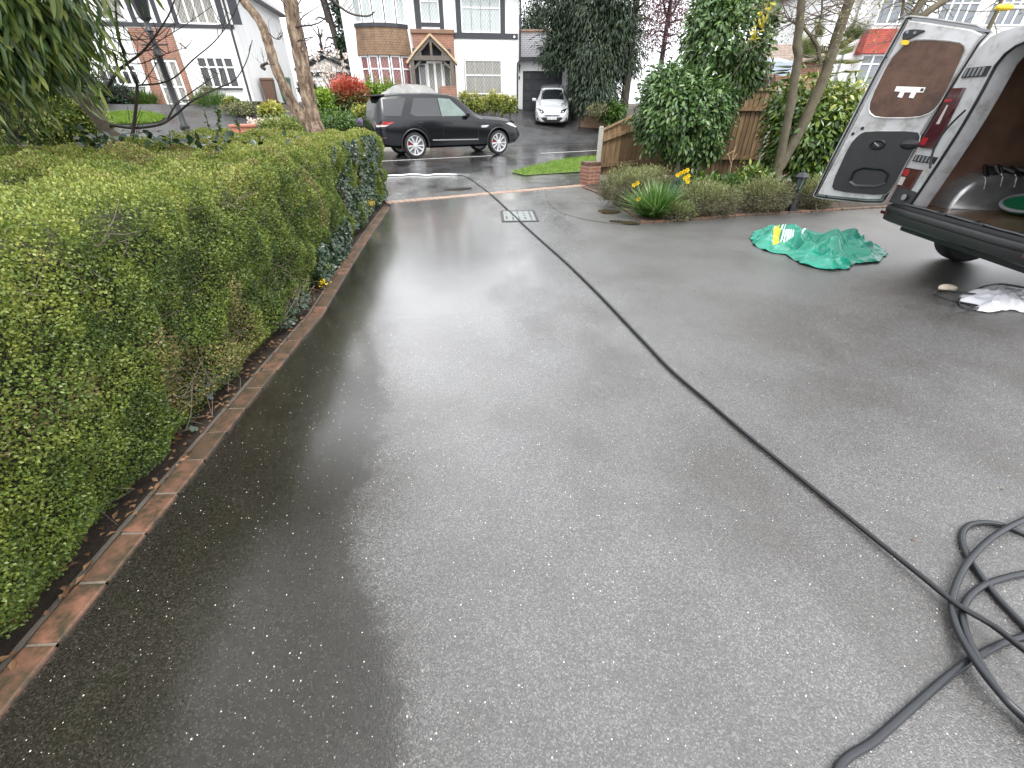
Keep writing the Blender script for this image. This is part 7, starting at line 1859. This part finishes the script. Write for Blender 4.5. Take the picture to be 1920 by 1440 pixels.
mb = MB(); mb.tube([(0, 0, -.1), (0, 0, V(1540, 125, 13.5).z)], [.12, .10], 10); mb.build('trunk', M['bark'], pm)
# ---- flower bed
def mound(label, px, py, base, wpx, hpx_, Y=None):
    g = G(px, base); Y = Y or g.y+.18
    c = V(px, py, Y); k = (c.y*cP-(c.z-CH)*sP)/F; t = thing('heather_clump', label, 'plant', (c.x, Y, .02), group='low heathery clumps along the flower bed')
    r = (wpx*k/2, wpx*k/2*.8, hpx_*k/1.14/2)
    crown('foliage', t, [((0, 0, max(c.z-.02, r[2]*.9)), r, int(190*wpx/100), 38, .045, .55)], .045, .011, M['l_lav'], droop=-.55, outw=.9, jit=.6, rbias=lambda P, O, q: q*.75+.35*np.clip(O[:, 2]*.9+.1, 0, 1))
    mb = MB()
    for q in range(40):
        a = random.random()*6.28; d = Vector((math.cos(a)*r[0]*.8, math.sin(a)*r[1]*.8, random.uniform(.4, 1.4)*r[2])); mb.tube([(0, 0, 0), d*.5+Vector((0, 0, -.02)), d], [.006, .004, .002], 4)
    mb.build('stems', M['bark_dark'], t)['kind'] = 'stuff'
mound('wide heathery clump at the fence end of the flower bed', 1180, 352, 392, 120, 80)
mound('heathery clump just right of the daffodil leaves', 1325, 380, 408, 125, 64)
mound('heathery clump left of the small garden lantern', 1432, 372, 402, 108, 66)
mound('heathery clump between the garden lantern and the van door', 1525, 372, 396, 80, 60)
mound('low brownish heathery clump at the very front of the bed by the edging', 1265, 408, 415, 70, 26)
mound('taller green topped heathery clump behind the daffodils', 1215, 335, 360, 90, 40, 9.2)
# daffodils
g = G(1232, 413); g.y += .12
df = thing('daffodil_clump', 'big clump of strap leaved daffodils with yellow blooms at the bed corner', 'flowers', (g.x, g.y, .02)); o_ = df.location.copy()
def straps(n, spread, L0, L1, curl, w):
    a = rng.random(n)*6.28; sp = rng.random(n)**.7
    P = np.stack([np.cos(a)*sp*.17, np.sin(a)*sp*.12, np.zeros(n)], 1); D = np.stack([np.cos(a)*sp*spread-.05, np.sin(a)*sp*spread*.8-.08, np.ones(n)], 1)+rdirs(n)*.12
    leaves('leaves', P, D, np.stack([-np.cos(a), -np.sin(a), np.full(n, .5)], 1)+rdirs(n)*.25, L0+(L1-L0)*rng.random(n), w, M['l_daff'], df, fold=.15, detail=1, curl=curl)
straps(190, .5, .36, .58, .08, .018); straps(150, .9, .40, .62, .32, .019); straps(110, 1.0, .40, .60, .60, .019)
def bloom(px, py, Y, parent, r=.035, mat='p_yellow', o=None, stemz=0.0):
    p = V(px, py, Y)-o; n = 6; t = np.arange(n)*math.pi/3
    D = np.stack([np.cos(t), np.full(n, -.5), np.sin(t)], 1); Pp = np.tile(np.array(p)[None], (n, 1))
    f_ = leaves('flower', Pp, D, np.tile([[0, -1., .2]], (n, 1)), r*1.3, r*.9, M[mat], parent, fold=.1)
    mb = MB(); mb.lathe([(r*.25, 0), (r*.35, r*.5), (r*.5, r*.8)], 10, T=Matrix.Translation(p) @ Matrix.Rotation(R(80), 4, 'X'), cap=False); mb.build('trumpet', M['yellow'], f_)
    mb = MB(); mb.tube([p, p+Vector((0, .03, -.02)), Vector((p.x*.5, p.y*.5+.02, max(0, p.z*.4))), Vector((p.x*.2, p.y*.2, 0))], .004, 5); mb.build('stem', M['bin_green'], f_)
for px, py, Y in ((1276, 325, g.y+.05), (1282, 322, g.y+.02), (1288, 319, g.y), (1290, 330, g.y), (1284, 334, g.y-.04), (1289, 340, g.y-.05), (1270, 328, g.y+.05), (1188, 347, g.y+.5), (1195, 343, g.y+.5), (1197, 373, g.y-.05)):
    bloom(px, py, Y, df, .035, 'p_yellow', o_)
def tulip(px, py, base_py, label, mat):
    gY = G(px, base_py).y; p = V(px, py, gY); t = thing('tulip', label, 'flower', (p.x, gY, .02))
    h = p.z-.02; mb = MB(); mb.tube([(0, 0, 0), (.01, 0, h*.6), (0, 0, h-.02)], .005, 6); mb.build('stem', M['bin_green'], t)
    n = 8; a = np.arange(n)*6.283/n; leaves('petals', np.stack([np.cos(a)*.012, np.sin(a)*.012, np.full(n, h-.03)], 1), np.stack([np.cos(a)*.28, np.sin(a)*.28, np.ones(n)], 1), np.stack([np.cos(a), np.sin(a), np.zeros(n)], 1), .075, .050, M[mat], t, fold=-.2, detail=1, curl=.2)
    n = 5; a = rng.random(n)*6.28; leaves('leaves', np.zeros((n, 3)), np.stack([np.cos(a)*.5, np.sin(a)*.5, np.ones(n)], 1), np.stack([np.cos(a), np.sin(a), np.zeros(n)], 1), h*.9, .05, M['l_daff'], t, fold=.2, detail=1, curl=.2)
tulip(1338, 341, 375, 'pink tulip in the middle of the flower bed', 'p_pink')
tulip(1458, 326, 360, 'bright pink tulip by the foot of the two stemmed tree', 'p_pink')
tulip(1280, 351, 392, 'orange tulip beside the daffodil leaves', 'p_orange')
tulip(1247, 332, 372, 'pale pink tulip bud above the daffodil leaves', 'p_white')
shrub('leafy_plant', 'broad leaved green perennials in the middle of the flower bed', 'plant', 1330, 352, 8.9, 150, 36, .11, .07, M['l_green'], 60, 14, base_py=368, spread=.10, stem=False, shell=.2, detail=1, droop=-.2)
shrub('leafy_plant', 'spotted low leafy sprays at the foot of the two stemmed tree', 'plant', 1410, 335, 9.2, 90, 40, .12, .05, M['l_aucuba'], 50, 12, base_py=358, spread=.12, stem=False, shell=.2, detail=1, droop=.1)
# bare dead stalks in the bed
ds_ = thing('dead_stalk', 'dry brown stalks standing in the flower bed before the fence', 'plant', (V(1370, 340, 9.4).x, 9.4, .02)); o_ = ds_.location.copy()
mb = MB()
for pth in ([(1366, 345), (1370, 315), (1376, 285), (1380, 274)], [(1372, 312), (1366, 290)], [(1374, 300), (1382, 288)], [(1368, 330), (1380, 322)], [(1362, 290), (1378, 282)]):
    q = [p-o_ for p in pxpath(pth, 9.4)]; mb.tube(q, .005, 5)
mb.build('stalk', M['pale_oak'], ds_)
# litter of twigs and leaves on tarmac
n = 70; P = np.stack([rng.uniform(.5, 6, n), rng.uniform(1, 7, n), np.full(n, .006)], 1); 
tag(leaves('leaf_litter', P, rdirs(n)*np.array([1, 1, .05]), np.tile([[0, 0, 1.]], (n, 1)), .02*(.4+rng.random(n)), .010, M['dead'], fold=.1), 'specks of leaf litter on the wet drive', 'leaf litter', kind='stuff')
